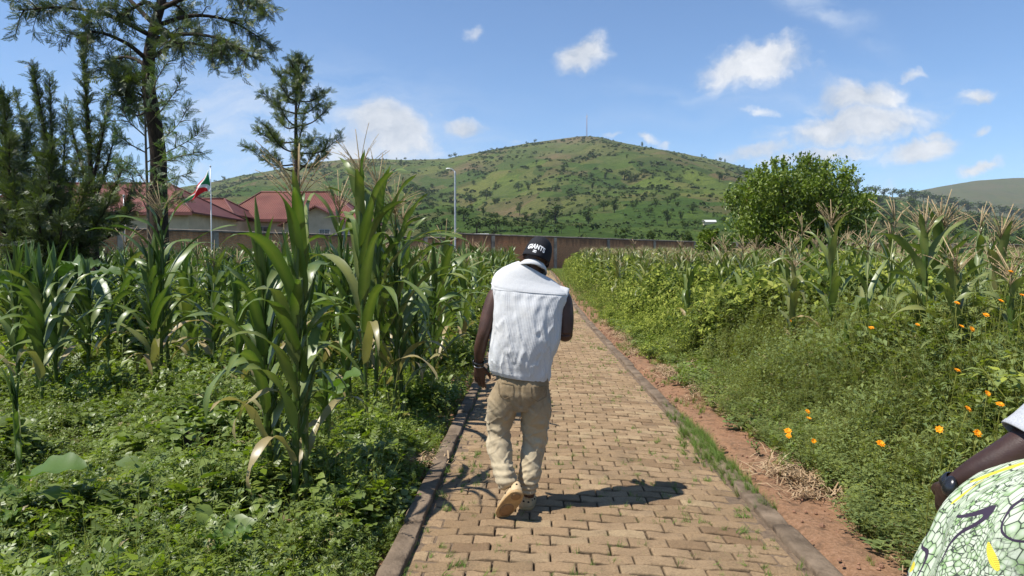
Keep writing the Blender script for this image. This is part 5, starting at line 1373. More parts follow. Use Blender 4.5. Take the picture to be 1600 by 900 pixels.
def put_hill_tree(u, v, px, kind, label, group, hp=None, wide=1.0):
    x, y, z = hillpoint(u, v) if hp is None else hp
    s_ = px * y / F
    t = empty('tree', (x, y, z - .03 * s_), rh.uniform(0, 6.28)); t.scale = (s_ * wide, s_ * wide, s_); tag(t, label, 'tree', group)
    a = bpy.data.objects.new('crown', HT[kind][0]); b_ = bpy.data.objects.new('trunk', HT[kind][1])
    for o in (a, b_): COL.objects.link(o); o.parent = t
marked = [(812, 336, 20, 1, 1), (853, 351, 26, 0, 1), (868, 350, 30, 1, 1.3), (919, 351, 24, 0, 1.2), (943, 330, 18, 2, 1.2), (960, 333, 22, 0, 1), (1042, 350, 24, 0, 1), (1063, 345, 16, 0, 1), (1023, 325, 15, 0, 1), (925, 297, 14, 0, 1), (1122, 285, 16, 1, 1),
    (975, 282, 17, 2, 1.4), (990, 285, 15, 2, 1.3), (945, 281, 13, 0, 1), (1005, 276, 12, 2, 1.4), (1012, 338, 14, 2, 1.2), (905, 362, 14, 2, 1.4), (660, 366, 20, 2, 1.6), (690, 362, 22, 2, 1.6), (745, 366, 26, 2, 1.8), (775, 362, 24, 2, 1.7), (800, 360, 16, 2, 1.3), (725, 345, 22, 2, 1.4), (640, 352, 24, 2, 1.3),
    (655, 322, 12, 2, 1.3), (672, 326, 12, 2, 1.3), (685, 335, 10, 0, 1), (702, 333, 9, 0, 1), (735, 318, 15, 0, 1.2), (760, 312, 16, 2, 1.3), (775, 320, 12, 2, 1.2), (705, 318, 12, 0, 1.2), (690, 312, 10, 0, 1), (810, 300, 14, 2, 1.3), (825, 298, 12, 0, 1.2), (842, 268, 10, 2, 1.2), (880, 270, 12, 0, 1.2), (800, 265, 9, 0, 1), (770, 345, 14, 2, 1.3),
    (1090, 356, 14, 2, 1.4), (1110, 370, 16, 2, 1.4), (1130, 350, 12, 0, 1), (1150, 330, 12, 0, 1), (890, 340, 10, 0, 1), (630, 285, 8, 0, 1), (600, 300, 10, 0, 1), (590, 330, 12, 2, 1.2), (575, 318, 10, 2, 1), (555, 300, 10, 2, 1)]
GH = 'separate dark trees dotted over the green hillside'
for (u, v, px, k, wd) in marked: put_hill_tree(u, v, px, k, 'dark tree dotted on the green hillside behind the wall', GH, wide=wd)
for i in range(95):
    for _ in range(20):
        u = rh.uniform(290, 1135); v = rh.uniform(245, 372)
        if v > np.interp(u, SIL[:, 0], SIL[:, 1]) + 8 and rh.random() < (.25 + .75 * (v - 240) / 130) and fbm(u / 60., v / 30., 3.3, 3) > .46: break
    put_hill_tree(u, v, rh.uniform(5, 10) + (v - 260) * .05, int(rh.integers(0, 6)), 'dark tree dotted on the green hillside behind the wall', GH, wide=rh.uniform(.9, 1.5))
def crest(u, px, k, label, group, wide=1.0, y=RIDGE - 25, dv=0):
    x = (u - 800) / F * y; put_hill_tree(u, 0, px, k, label, group, (x, y, float(terr(x, y))), wide)
for u in (338, 352, 600, 621, 634, 704, 712, 768, 822, 836): crest(u, rh.uniform(3.5, 8), int(rh.integers(0, 6)), 'tiny tree on the skyline of the hill left of its summit', 'tiny trees along the left skyline of the hill')
for u in (1002, 1095, 1124, 1131, 1160, 1186, 1194, 1199): crest(u, rh.uniform(4, 9.5), int(rh.integers(0, 6)), 'small tree on the skyline of the hill right of the mast', 'small trees along the right skyline of the hill')
def wood_spot(u, v, y0): return (u - 800) / F * y0
for i, (u, px, k, w_) in enumerate(((1312, 22, 0, .9), (1322, 20, 1, 1.2), (1336, 27, 0, .85), (1352, 14, 2, 1.2), (1364, 17, 2, 1.1), (1378, 14, 0, 1.2), (1392, 17, 2, 1.2), (1405, 15, 0, 1.3), (1416, 20, 2, 1.2), (1428, 18, 0, 1.3), (1440, 20, 2, 1.2), (1452, 18, 2, 1.3), (1466, 20, 0, 1.3), (1480, 22, 2, 1.2), (1495, 20, 2, 1.4), (1510, 20, 0, 1.3), (1526, 22, 2, 1.3), (1542, 20, 0, 1.3), (1560, 22, 2, 1.3), (1578, 22, 2, 1.3), (1596, 22, 0, 1.3))):
    lab = 'largest tree on the low skyline just right of the round bushy tree' if u == 1336 else 'dark tree in the line along the low ridge before the far hill'
    crest(u, px, k, lab, 'dark trees lining the low ridge on the right', w_, y=RIDGE - 40)
for i in range(46):
    u = rh.uniform(1340, 1620); v = rh.uniform(np.interp(u, SIL[:, 0], SIL[:, 1]) + 6, 392)
    put_hill_tree(u, v, rh.uniform(12, 22), int(rh.integers(0, 6)), 'dark tree on the slope below the low ridge at the right', 'dark trees on the slope below the low right ridge', wide=rh.uniform(1.1, 1.6))
# scrub all over the hill
n = 11000; ys_ = FOOT + (RIDGE - FOOT) * rng.uniform(0, 1, n) ** .8; us_ = rng.uniform(230, 1660, n); xs_ = (us_ - 800) / F * ys_
k = fbm(xs_ / 45, ys_ / 80, 2.2, 4) + .05 * rng.normal(0, 1, n) > .50; xs_, ys_ = xs_[k], ys_[k]
sc_ = np.clip(ys_ / 750., .4, 1.0) * rng.uniform(1.2, 3.6, len(xs_)) * (1 + .5 * (rng.random(len(xs_)) < .15))
rs = np.random.default_rng(5)
T_scr = []
for i in range(4):
    P = rs.normal(0, 1, (20, 3)); P /= np.linalg.norm(P, axis=1)[:, None]; P[:, 2] = np.abs(P[:, 2]) * .8
    q4 = [bit([(-.5, 0, 0), (0, -.4, .1), (.5, 0, 0), (0, .4, .1)], [(0, 1, 2, 3)])]
    T_scr.append(scatter(q4, P * .75, rs.uniform(0, 6.28, 20), rs.uniform(.5, .9, 20), rs.uniform(0, 1.5, 20), None, rs.normal(0, .2, 20)))
leaf_mat('scrub_leaf', (0.026, 0.046, 0.014), (0.070, 0.100, 0.026), (0.1, 0.14, 0.03), (0.1, 0.08, 0.05), rough=0.95, trans=0.0, spec=0.1, nscale=0.5)
tag(obj('scrub', scatter(T_scr, np.stack([xs_, ys_, terr(xs_, ys_)], 1), rng.uniform(0, 6.28, len(xs_)), sc_, None, None, rng.normal(0, .25, len(xs_))), MATS['scrub_leaf'], smooth=False), kind='stuff')
# ================================================================== PEOPLE
def remeshed(b, voxel, smooth_it=6, fac=0.5, thr=0.0):
    me = mesh_of('tmp', b); o = bpy.data.objects.new('tmp', me); COL.objects.link(o)
    m_ = o.modifiers.new('r', 'REMESH'); m_.mode = 'VOXEL'; m_.voxel_size = voxel; m_.use_smooth_shade = True
    s_ = o.modifiers.new('s', 'SMOOTH'); s_.iterations = smooth_it; s_.factor = fac
    dg = bpy.context.evaluated_depsgraph_get(); ev = o.evaluated_get(dg); me2 = bpy.data.meshes.new_from_object(ev, depsgraph=dg)
    n = len(me2.vertices); V = np.zeros(n * 3); me2.vertices.foreach_get('co', V); V = V.reshape(-1, 3)
    N = np.zeros(n * 3); me2.vertices.foreach_get('normal', N); N = N.reshape(-1, 3)
    lt = np.zeros(len(me2.polygons), int); me2.polygons.foreach_get('loop_total', lt); li = np.zeros(len(me2.loops), int); me2.loops.foreach_get('vertex_index', li)
    ls = np.zeros(len(me2.polygons), int); me2.polygons.foreach_get('loop_start', ls)
    q = ls[lt == 4]; Q = li[q[:, None] + np.arange(4)]; t_ = ls[lt == 3]; T = li[t_[:, None] + np.arange(3)] if len(t_) else E3
    bpy.data.objects.remove(o); bpy.data.meshes.remove(me); bpy.data.meshes.remove(me2)
    return bit(V, Q, T), N
def etube(pts, ra, rb=None, n=20, up=(0, 1, 0), k=None):
    """tube with elliptical sections; ra across, rb along 'up'"""
    pts = np.asarray(pts, float); k = k or len(pts) * 5
    t0 = np.linspace(0, 1, len(pts)); t1 = np.linspace(0, 1, k)
    P = spline(pts, k); ra = spline(np.stack([ra] * 3, 1), k)[:, 0]; rb = ra if rb is None else spline(np.stack([rb] * 3, 1), k)[:, 0]
    tg = np.gradient(P, axis=0); tg /= np.linalg.norm(tg, axis=1)[:, None]; up = np.asarray(up, float)
    an = np.arange(n) * 2 * math.pi / n; rings = []
    for p, t, a, b_ in zip(P, tg, ra, rb):
        v = up - t * np.dot(up, t); v /= np.linalg.norm(v); u = np.cross(v, t)
        rings.append(p + a * np.cos(an)[:, None] * u + b_ * np.sin(an)[:, None] * v)
    return loft(rings)
def ball(c, r, M=None, n=18, m_=12):
    k = np.linspace(0.03, math.pi - .03, m_); r = np.broadcast_to(np.asarray(r, float), (3,))
    b_ = loft([ell(0, 0, -math.cos(a), math.sin(a), math.sin(a), n) for a in k])
    return xf((b_[0] * r, b_[1], b_[2], b_[3]), M, c)
def hand_bits(wrist, d, palmn, side, L=.185, curl=.5, spread=.10, thumb=1.0, cv=None):
    """palm and five fingers; d = direction of the fingers, palmn = direction the palm faces, side = towards the thumb"""
    d = np.array(d, float); d /= np.linalg.norm(d); s = np.array(side, float); s -= d * np.dot(s, d); s /= np.linalg.norm(s)
    n_ = np.array(palmn, float); n_ -= d * np.dot(n_, d); n_ -= s * np.dot(n_, s); n_ /= np.linalg.norm(n_)
    w = np.array(wrist, float); pl = L * .50
    out = [etube([w - d * .02, w + d * .02, w + d * pl * .6, w + d * pl], [.026, .030, .040, .038], [.021, .019, .016, .013], up=n_)]
    for k, (off, ln, r) in enumerate(((.030, .46, .0088), (.0105, .51, .0092), (-.010, .48, .0088), (-.029, .37, .0078))):
        p = w + d * (pl * (.93 - .05 * (k == 3))) + s * off; a = 0.0; fl = L * ln; pts = [p - d * .02, p]
        dd = d + s * (off * spread * 30 * .3)
        for seg, q in ((.45, .5), (.32, 1.0), (.23, .9)):
            a += curl * q * (1 + .12 * k) * .6
            v = dd * math.cos(a) + n_ * math.sin(a); v /= np.linalg.norm(v); p = p + v * fl * seg; pts.append(p)
        out.append(etube(pts, [r * 1.05, r * 1.1, r, r * .92, r * .75], n=12, up=n_, k=22)); out.append(ball(pts[-1], r * .76, n=10, m_=7))
    p0 = w + d * .018 + s * .018; p1 = w + d * .055 + s * .047 * thumb + n_ * .012; p2 = p1 + (d * .8 + s * .45 + n_ * .25) * .034; p3 = p2 + (d * .95 + s * .05 + n_ * .35) * .028
    out.append(etube([p0, p1, p2, p3], [.016, .0135, .0105, .0082], n=12, up=n_, k=20)); out.append(ball(p3, .0083, n=10, m_=7))
    return join(out)
def head_bits(C_, M, fem=False):
    prof = [(-.128, .020, .022, .050), (-.118, .036, .036, .044), (-.100, .050, .056, .030), (-.078, .058, .072, .016), (-.05, .064, .084, .006), (-.02, .070, .092, 0), (.01, .075, .098, -.004), (.04, .076, .098, -.006), (.065, .070, .090, -.006), (.086, .055, .073, -.004), (.101, .034, .048, -.002), (.108, .010, .014, 0)]
    o = [loft([ell(0, cy_, z, a, b_, 28, 2.15) for z, a, b_, cy_ in prof])]
    o.append(etube([(0, .090, .022), (0, .104, .0), (0, .113, -.020), (0, .098, -.034)], [.008, .010, .016, .010], n=10))      # nose
    for s_ in (-1, 1):
        o.append(ball((s_ * .012, .100, -.028), (.009, .009, .007), n=8, m_=6))
        o.append(ball((s_ * .078, -.004, -.012), (.010, .020, .031), rotm(s_ * .35), n=12, m_=8))   # ear
        o.append(ball((s_ * .030, .086, .022), (.026, .012, .008), n=10, m_=6))                      # brow
        o.append(ball((s_ * .042, .070, -.030), (.020, .022, .020), n=10, m_=6))                     # cheek
    o.append(ball((0, .096, -.056), (.024, .010, .006), n=10, m_=6)); o.append(ball((0, .093, -.068), (.021, .010, .007), n=10, m_=6))
    return xf(join(o), M, C_)
# ---- materials
def skin(name, a, b2):
    m, nt, b = new_mat(name); co = nt.coord('Object')
    n = nt.noise(co, 14, 5, 0.6)
    nt.put(b.inputs['Base Color'], nt.mix(nt.remap(n, .35, .65), a, b2)); nt.put(b.inputs['Roughness'], nt.remap(nt.noise(co, 60, 4), .3, .7, .38, .58))
    b.inputs['Specular IOR Level'].default_value = 0.35; b.inputs['Subsurface Weight'].default_value = 0.04; b.inputs['Subsurface Radius'].default_value = (.01, .004, .002)
    nt.put(b.inputs['Normal'], nt.bump(nt.noise(co, 240, 4), .25, .002)); return m
skin('dark_skin', (0.052, 0.026, 0.018), (0.080, 0.040, 0.027))
skin('dark_skin_woman', (0.030, 0.014, 0.011), (0.046, 0.023, 0.018))
def cloth_bump(nt, co, b, sc=700, st=.25, d=.0015):
    nt.put(b.inputs['Normal'], nt.bump(nt.noise(co, sc, 3), st, d))
m, nt, b = new_mat('white_shirt_cloth'); co = nt.coord('Object')
a = nt.add('ShaderNodeAttribute', attribute_name='tint'); s = nt.add('ShaderNodeSeparateColor', i_0=a.outputs['Color'])
rib = nt.math('MULTIPLY', nt.math('SINE', nt.math('MULTIPLY', s.outputs[0], 2 * math.pi * 150)), nt.remap(s.outputs[1], 1.40, 1.43, 1.0, 0.15))
ribn = nt.math('ADD', nt.math('MULTIPLY', rib, .5), nt.math('MULTIPLY', nt.noise(co, 160, 3), 1.0))
c = nt.mix(nt.remap(ribn, 0.1, 1.0), (0.47, 0.475, 0.485), (0.59, 0.59, 0.575))
c = nt.mix(nt.remap(nt.noise(co, 5, 5), .5, .75, 0, .35), c, (0.52, 0.49, 0.43))
nt.put(b.inputs['Base Color'], c); b.inputs['Roughness'].default_value = .9; b.inputs['Specular IOR Level'].default_value = .15; b.inputs['Sheen Weight'].default_value = .15
nt.put(b.inputs['Normal'], nt.bump(nt.math('ADD', nt.math('MULTIPLY', ribn, .6), nt.math('MULTIPLY', nt.noise(co, 45, 5, .6), 2.0)), .5, .0022))
m, nt, b = new_mat('khaki_cloth'); co = nt.coord('Object'); sx = nt.add('ShaderNodeSeparateXYZ', i_0=co)
n = nt.noise(co, 7, 6, .65)
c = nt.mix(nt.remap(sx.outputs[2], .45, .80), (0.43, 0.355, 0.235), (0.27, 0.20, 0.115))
c = nt.mix(nt.remap(n, .48, .72, 0, .55), c, (0.15, 0.105, 0.06))
c = nt.mix(nt.remap(nt.noise(co, 30, 5), .5, .8, 0, .4), c, (0.40, 0.34, 0.24))
nt.put(b.inputs['Base Color'], c); b.inputs['Roughness'].default_value = .95; b.inputs['Specular IOR Level'].default_value = .12; b.inputs['Sheen Weight'].default_value = .1
nt.put(b.inputs['Normal'], nt.bump(nt.math('ADD', nt.noise(co, 500, 3), nt.math('MULTIPLY', nt.noise(co, 40, 5), 2.0)), .4, .0025))
simple('seam_thread', (0.17, 0.125, 0.07), .95, 60, .2)
simple('cap_cloth', (0.014, 0.014, 0.017), .85, 90, .3, .3, 500, .001, spec=.25)
simple('cap_thread', (0.75, 0.75, 0.74), .8, 90, .05)
simple('shoe_foam', (0.50, 0.37, 0.21), .65, 14, .16, .25, 120, .002, dirt=(0.33, 0.21, 0.11, .5), dscale=14)
simple('shoe_sole', (0.44, 0.28, 0.12), .7, 20, .2, .6, 130, .004, dirt=(0.24, 0.14, 0.07, .7), dscale=18)
simple('shoe_tread', (0.32, 0.18, 0.075), .75, 25, .3, .8, 130, .005, dirt=(0.13, 0.075, 0.04, .8), dscale=25)
simple('dark_hole', (0.012, 0.010, 0.009), .9, 20, .2)
simple('watch_black', (0.012, 0.012, 0.014), .25, 50, .2, spec=.6)
simple('watch_metal', (0.30, 0.30, 0.31), .4, 50, .1, metal=.7)
simple('eye_white', (0.6, 0.57, 0.52), .3, 50, .05)

D0 = 4.30
ROOT = np.array([0.08, 4.32, 0.0]); gz = float(pbase(4.3)) + .003; ROOT[2] = gz
def M3(u, v, dy=0.0): d_ = D0 + dy; return np.array([(u - 800) * d_ / F, d_, CAMH - (v - HY) * d_ / F]) - ROOT
man = empty('person', tuple(ROOT))
tag(man, 'man walking away up the path in black cap, sleeveless white shirt and khaki trousers', 'person')
# head pose: bent forward, rolled to the right
HM = (Matrix.Rotation(R(-14), 3, 'Z') @ Matrix.Rotation(R(15), 3, 'Y') @ Matrix.Rotation(R(-27), 3, 'X'))
HM = np.array(HM); HC = M3(839, 401, .10)
bb = [head_bits(HC, HM)]
bb.append(etube([M3(826, 462, .05), M3(829, 440, .05), M3(832, 424, .06), HC + HM @ np.array([0, -.01, -.05])], [.075, .062, .057, .058], [.07, .062, .058, .066]))
# trunk
bb.append(loft([ell(*(M3(u, v, dy)[:2]), M3(u, v, dy)[2], a, b_, 28, 2.3) for u, v, dy, a, b_ in ((817, 625, .03, .12, .09), (817, 600, .02, .145, .10), (817, 575, .02, .135, .095), (818, 545, .03, .13, .095), (823, 510, .04, .15, .105), (826, 480, .05, .17, .105), (829, 460, .055, .15, .09), (830, 447, .055, .10, .075))]))
# left arm (hanging) and right arm (bent, forearm in front)
la = [M3(792, 455, .05), M3(776, 462, .045), M3(764, 492, .02), M3(756, 520, .0), M3(750, 545, .035), M3(748, 566, .075)]
bb.append(etube(la, [.050, .056, .050, .0405, .040, .027], [.050, .056, .052, .044, .041, .023], n=20, k=40))
bb.append(hand_bits(M3(748, 569, .08), M3(749, 605, .13) - M3(748, 569, .08), (.45, .9, 0), (.9, -.35, 0.0), L=.20, curl=.42, spread=.12))
ra = [M3(862, 458, .05), M3(878, 466, .05), M3(884, 495, .03), M3(884, 522, .02)]
bb.append(etube(ra, [.050, .058, .052, .045], [.050, .058, .054, .048], n=20, k=30))
wr = M3(858, 505, .26)
bb.append(etube([M3(884, 518, .01), M3(883, 524, .05), M3(873, 517, .14), wr], [.043, .045, .040, .027], [.043, .043, .038, .024], n=18, k=26, up=(0, 0, 1)))
bb.append(hand_bits(wr, (-.55, .45, .25), (-.2, -.3, .8), (.5, .6, .3), L=.18, curl=.8, spread=.08))
# legs inside the trousers
lk, lan = M3(779, 680, .09), M3(797, 757, -.10)
rk, ran = M3(836, 690, .10), M3(826, 780, .055)
bb.append(etube([M3(798, 605, .02), M3(785, 645, .06), lk, M3(783, 722, -.01), lan], [.085, .075, .055, .052, .036], n=16))
bb.append(etube([M3(834, 605, .02), M3(836, 650, .06), rk, M3(833, 735, .06), ran], [.085, .075, .055, .052, .036], n=16))
body, BN = remeshed(join(bb), .0042, 5, .5)
obj('body', body, MATS['dark_skin'], man)
for s_ in (-1, 1): obj('eye', ball(HC + HM @ np.array([s_ * .031, .083, .006]), .012, n=12, m_=8), MATS['eye_white'], man)

# ---- cap
k = []
for ph in np.linspace(0, 1, 22):
    el = ph * math.pi / 2
    a = .0885 * math.cos(el) ** .47 + .001; b_ = .113 * math.cos(el) ** .47 + .001
    r_ = ell(0, -.004, 0, a, b_, 64); base = -.020 + .026 * (r_[:, 1] / .1)        # hem is lower at the nape
    zt_ = .126 * math.sin(el)
    r_[:, 2] = base * (1 - ph) ** 1.2 + zt_
    th_ = np.arctan2(r_[:, 1], r_[:, 0])
    r_[:, 2] -= .0012 * np.exp(-((np.mod(th_ + math.pi / 6, math.pi / 3) - math.pi / 6) / .05) ** 2)   # six panel seams
    k.append(r_)
inner = [q * np.array([.965, .965, 1]) for q in (k[1], k[0])]
capb = loft([inner[0], inner[1]] + k, False, True)
bill = []
for j, yq in enumerate(np.linspace(0, 1, 9)):
    w_ = .078 * math.sqrt(max(0.0, 1 - yq ** 2.4)) + .002; xs_ = np.linspace(-w_, w_, 13)
    yb_ = .070 + .085 * yq - .0 * xs_; zz = .020 - .012 * yq - (xs_ / .08) ** 2 * .016
    yb_ = yb_ + (1 - yq) * (.03 - (xs_ / .078) ** 2 * .055)
    bill.append(np.concatenate([np.stack([xs_, yb_, zz], 1), np.stack([xs_[::-1], yb_[::-1], zz[::-1] - .004], 1)]))
capo = obj('cap', xf(capb, HM, HC), MATS['cap_cloth'], man)
obj('cap_bill', xf(loft(bill), HM, HC), MATS['cap_cloth'], capo)
obj('cap_button', ball(HC + HM @ np.array([0, -.004,   .1265]), (.007, .007, .003), HM, 10, 6), MATS['cap_cloth'], capo)
def cap_point(x, y, lift):
    """x = arc metres to the viewer's right, y = arc metres above the hem at the back of the cap"""
    az = -math.pi / 2 + x / .098; el = (y + .005) / .118
    a = (.0885 + lift) * math.cos(el) ** .47; b_ = (.113 + lift) * math.cos(el) ** .47
    px_, py_ = a * math.cos(az), -.004 + b_ * math.sin(az)
    z = (-.020 + .026 * (py_ / .1)) * (1 - el / (math.pi / 2)) ** 1.2 + (.126 + lift) * math.sin(el)
    return HC + HM @ np.array([px_, py_, z])
def text_bit(txt, size, fn, bold=.012, sp=1.0):
    cu = bpy.data.curves.new('t', 'FONT'); cu.body = txt; cu.size = size; cu.align_x = 'CENTER'; cu.offset = bold * size; cu.space_character = sp; cu.resolution_u = 3
    o = bpy.data.objects.new('t', cu); COL.objects.link(o); dg = bpy.context.evaluated_depsgraph_get()
    me = bpy.data.meshes.new_from_object(o.evaluated_get(dg), depsgraph=dg)
    V = np.array([v.co[:] for v in me.vertices]); T = []
    me.calc_loop_triangles(); T = [tuple(t.vertices) for t in me.loop_triangles]
    bpy.data.objects.remove(o); bpy.data.curves.remove(cu); bpy.data.meshes.remove(me)
    return bit(np.array([fn(x, y) for x, y, _ in V]), None, T)
def arch(x, y): return cap_point(x, .030 + y * (1 - .0 * x) - (x / .075) ** 2 * .010, .0026)
obj('lettering', text_bit('GIANTS', .036, arch, .035, 1.08), MATS['cap_thread'], capo, smooth=False)
em = []
def cp(pts, lift): return [cap_point(x, y, lift) for x, y in pts]
for x0, x1, m_ in ((-.012, .012, MATS['cap_thread']),):
    g = [[cap_point(x, y, .0022) for x in np.linspace(x0, x1, 6)] for y in np.linspace(.010, .0225, 4)]
    G = np.array(g); em.append(grid(G[..., 0], G[..., 1], G[..., 2]))
obj('emblem', join(em), MATS['cap_thread'], capo, smooth=False)
q_ = []
for (xa, ya, xb, yb_) in ((-.0085, .0125, -.0055, .0205), (.004, .0125, .0095, .0155), (.0055, .017, .0085, .0205), (-.002, .013, .001, .016)):
    q_.append(bit(cp([(xa, ya), (xb, ya), (xb, yb_), (xa, yb_)], .0031), [(0, 1, 2, 3)]))
obj('emblem_figure', join(q_), MATS['cap_cloth'], capo, smooth=False)

# ---- shirt
lv = [  # v, left u, right u, dy, half depth, p
    (590, 772, 857, .010, .118, 2.5), (584, 768, 859.5, .010, .128, 2.5), (572, 766, 862, .010, .138, 2.5), (560, 765.5, 864.5, .012, .146, 2.4), (547, 765, 871, .012, .150, 2.4), (535, 766, 874, .014, .150, 2.4), (515, 768, 877, .022, .150, 2.4),
    (495, 769, 880, .030, .150, 2.4), (475, 768, 885, .040, .145, 2.5), (461, 767, 888.5, .048, .136, 2.5), (452, 767, 889.5, .052, .122, 2.4), (445, 768.5, 887, .055, .108, 2.3), (438, 774, 880, .058, .096, 2.2), (430, 785, 871, .060, .086, 2.1), (423, 801, 861, .062, .077, 2.0), (420, 810, 855, .064, .068, 2.0)]
lv = np.array(lv, float); kk = 150; ti = np.linspace(0, 1, kk); src = np.linspace(0, 1, len(lv)); S_ = np.stack([np.interp(ti, src, lv[:, j]) for j in range(6)], 1)
for j in range(1, 6):      # soften the piecewise profile
    for _ in range(3): S_[1:-1, j] = (S_[:-2, j] + 2 * S_[1:-1, j] + S_[2:, j]) / 4
NR = 220; rings = []; par = []
for (v, ul, ur, dy, hb, p) in S_:
    c_ = M3((ul + ur) / 2, v, dy); a = (ur - ul) / 2 * D0 / F
    r_ = ell(c_[0], c_[1], c_[2], a, hb, NR, p); x_ = (r_[:, 0] - c_[0]) / a; th = np.arctan2((r_[:, 1] - c_[1]) / hb, x_)
    z = c_[2] + ROOT[2]
    slope = -.050 * x_ * sstep(1.35, 1.5, z) - .022 * x_ * (1 - sstep(.92, 1.0, z)) * 1.0      # right shoulder lower, hem lower on the right
    nx_ = (r_[:, :2] - c_[:2]); nn_ = np.linalg.norm(nx_, axis=1)[:, None]; nx_ = nx_ / nn_
    yoke = 1.413 - .012 * x_ - .006 * np.cos(x_ * 1.5); below = np.clip((yoke - z) / .20, 0, 1)
    fold = 0.0052 * np.sin(th * 23 + 1.8 * np.sin(z * 13 + th * 2) + 2 * vnoise(th * 3, z * 2)) * (z < yoke) * np.exp(-below * 2.6) * sstep(0, .03, yoke - z) * (0.4 + .9 * vnoise(th * 4 + 9, z * 0 + 3))
    s1 = fbm(th * 2.0 + 3 * (z - 1.0) * 1.2 + 20, z * 5.0 - th * 1.1, 2.0, 3) - .5; s2 = fbm(th * 5 + 8, z * 3.2 + th * 2.4, 6.0, 3) - .5
    s3 = 1 - np.abs(fbm(th * 1.8 - z * 2.5 + 30, z * 6 + th * 2.6, 8.0, 3) - .5) * 9; s3 = np.clip(s3, 0, 1) ** 1.5
    lo = sstep(1.44, 1.34, z)
    disp = fold + lo * (.034 * s1 + .007 * s2 + .007 * s3 * sstep(1.3, 1.2, z)) + .0012 * (z > yoke) - .0025 * np.exp(-((z - yoke) / .0035) ** 2)
    disp = disp + .003 * np.sin(th * 7 + z * 4) * sstep(1.0, .93, z)
    r_[:, :2] += nx_ * disp[:, None]; r_[:, 2] += slope
    rings.append(r_); par.append(np.stack([np.mod(th / (2 * math.pi), 1.0), np.full(NR, z), np.zeros(NR)], 1))
inn = [r_.copy() for r_ in rings[:9][::-1]]
for r_ in inn:
    c_ = r_[:, :2].mean(0); r_[:, :2] = c_ + (r_[:, :2] - c_) * .975
sh = loft(inn + rings, False, False, C=np.concatenate([par[8 - i] for i in range(9)] + par))
# cut-off sleeve openings
def sleeve(c0, c1, r0, r1, seed):
    c0, c1 = np.array(c0), np.array(c1); ax = c1 - c0; ax /= np.linalg.norm(ax); u = np.cross(ax, [0, 1, 0]); u /= np.linalg.norm(u); w_ = np.cross(ax, u); rg = []; cc_ = []
    an = np.arange(60) * 2 * math.pi / 60
    for q in (0, .3, .6, .85, 1.0, 1.0, .8, .4):
        i_ = len(rg); rr = (r0 + (r1 - r0) * q) * (1 if i_ < 5 else .965)
        c_ = c0 + (c1 - c0) * q
        wob = 1 + .03 * np.sin(an * 2 + seed) * q
        rg.append(c_ + (rr * wob)[:, None] * (np.cos(an)[:, None] * u + np.sin(an)[:, None] * w_ * .92) + ax * (.0015 * np.sin(an * 11 + seed)[:, None] * (q == 1.0)))
        cc_.append(np.stack([an / 6.28 * .45, np.zeros(60), np.zeros(60)], 1))
    return loft(rg, False, False, C=np.concatenate(cc_))
sl = sleeve(M3(796, 454, .05), M3(771.5, 460, .044), .078, .074, 1); sr = sleeve(M3(860, 462, .05), M3(884.5, 469, .046), .080, .076, 2)
shirt = obj('shirt', join([sh, sl, sr]), MATS['white_shirt_cloth'], man)
# collar: stand folded over
cc0 = M3(833, 416, .066); CMt = np.array(Matrix.Rotation(R(13), 3, 'Y') @ Matrix.Rotation(R(-24), 3, 'X'))
rg = []
for (a, b_, z) in ((.066, .068, -.020), (.065, .067, .003), (.0655, .068, .010), (.069, .072, .0145), (.0735, .077, .012), (.086, .090, -.002), (.096, .101, -.030), (.093, .098, -.031), (.079, .083, .000), (.071, .074, .016)):
    r_ = ell(0, 0, z, a, b_, 72); th = np.arctan2(r_[:, 1], r_[:, 0]); front = np.exp(-((th - math.pi / 2) / .5) ** 2)
    r_[:, 2] -= .03 * front + .0015 * np.sin(th * 5); rg.append(r_ @ CMt.T + cc0)
obj('collar', loft(rg, False, False, C=np.concatenate([np.stack([np.arange(72) / 72., np.zeros(72), np.zeros(72)], 1)] * len(rg))), MATS['white_shirt_cloth'], shirt)
# yoke seam as a thin grey line, darker than the shirt
ys_ = []
for th in np.linspace(-math.pi + .12, -.12, 60):
    i_ = 0
    best = min(range(len(rings)), key=lambda q: abs(rings[q][:, 2].mean() + ROOT[2] - 1.413)); r_ = rings[best]; c_ = r_.mean(0); t_ = np.arctan2((r_[:, 1] - c_[1]) / .136, (r_[:, 0] - c_[0]) / .245)
    j = int(np.argmin(np.abs(t_ - th))); p = r_[j] + (r_[j] - c_) * np.array([.006, .01, 0]); ys_.append(p)
simple('seam_grey', (0.38, 0.38, 0.38), .9, 50, .2)
obj('yoke_seam', tube(spline(ys_, 120), .0011, 5), MATS['seam_grey'], shirt)

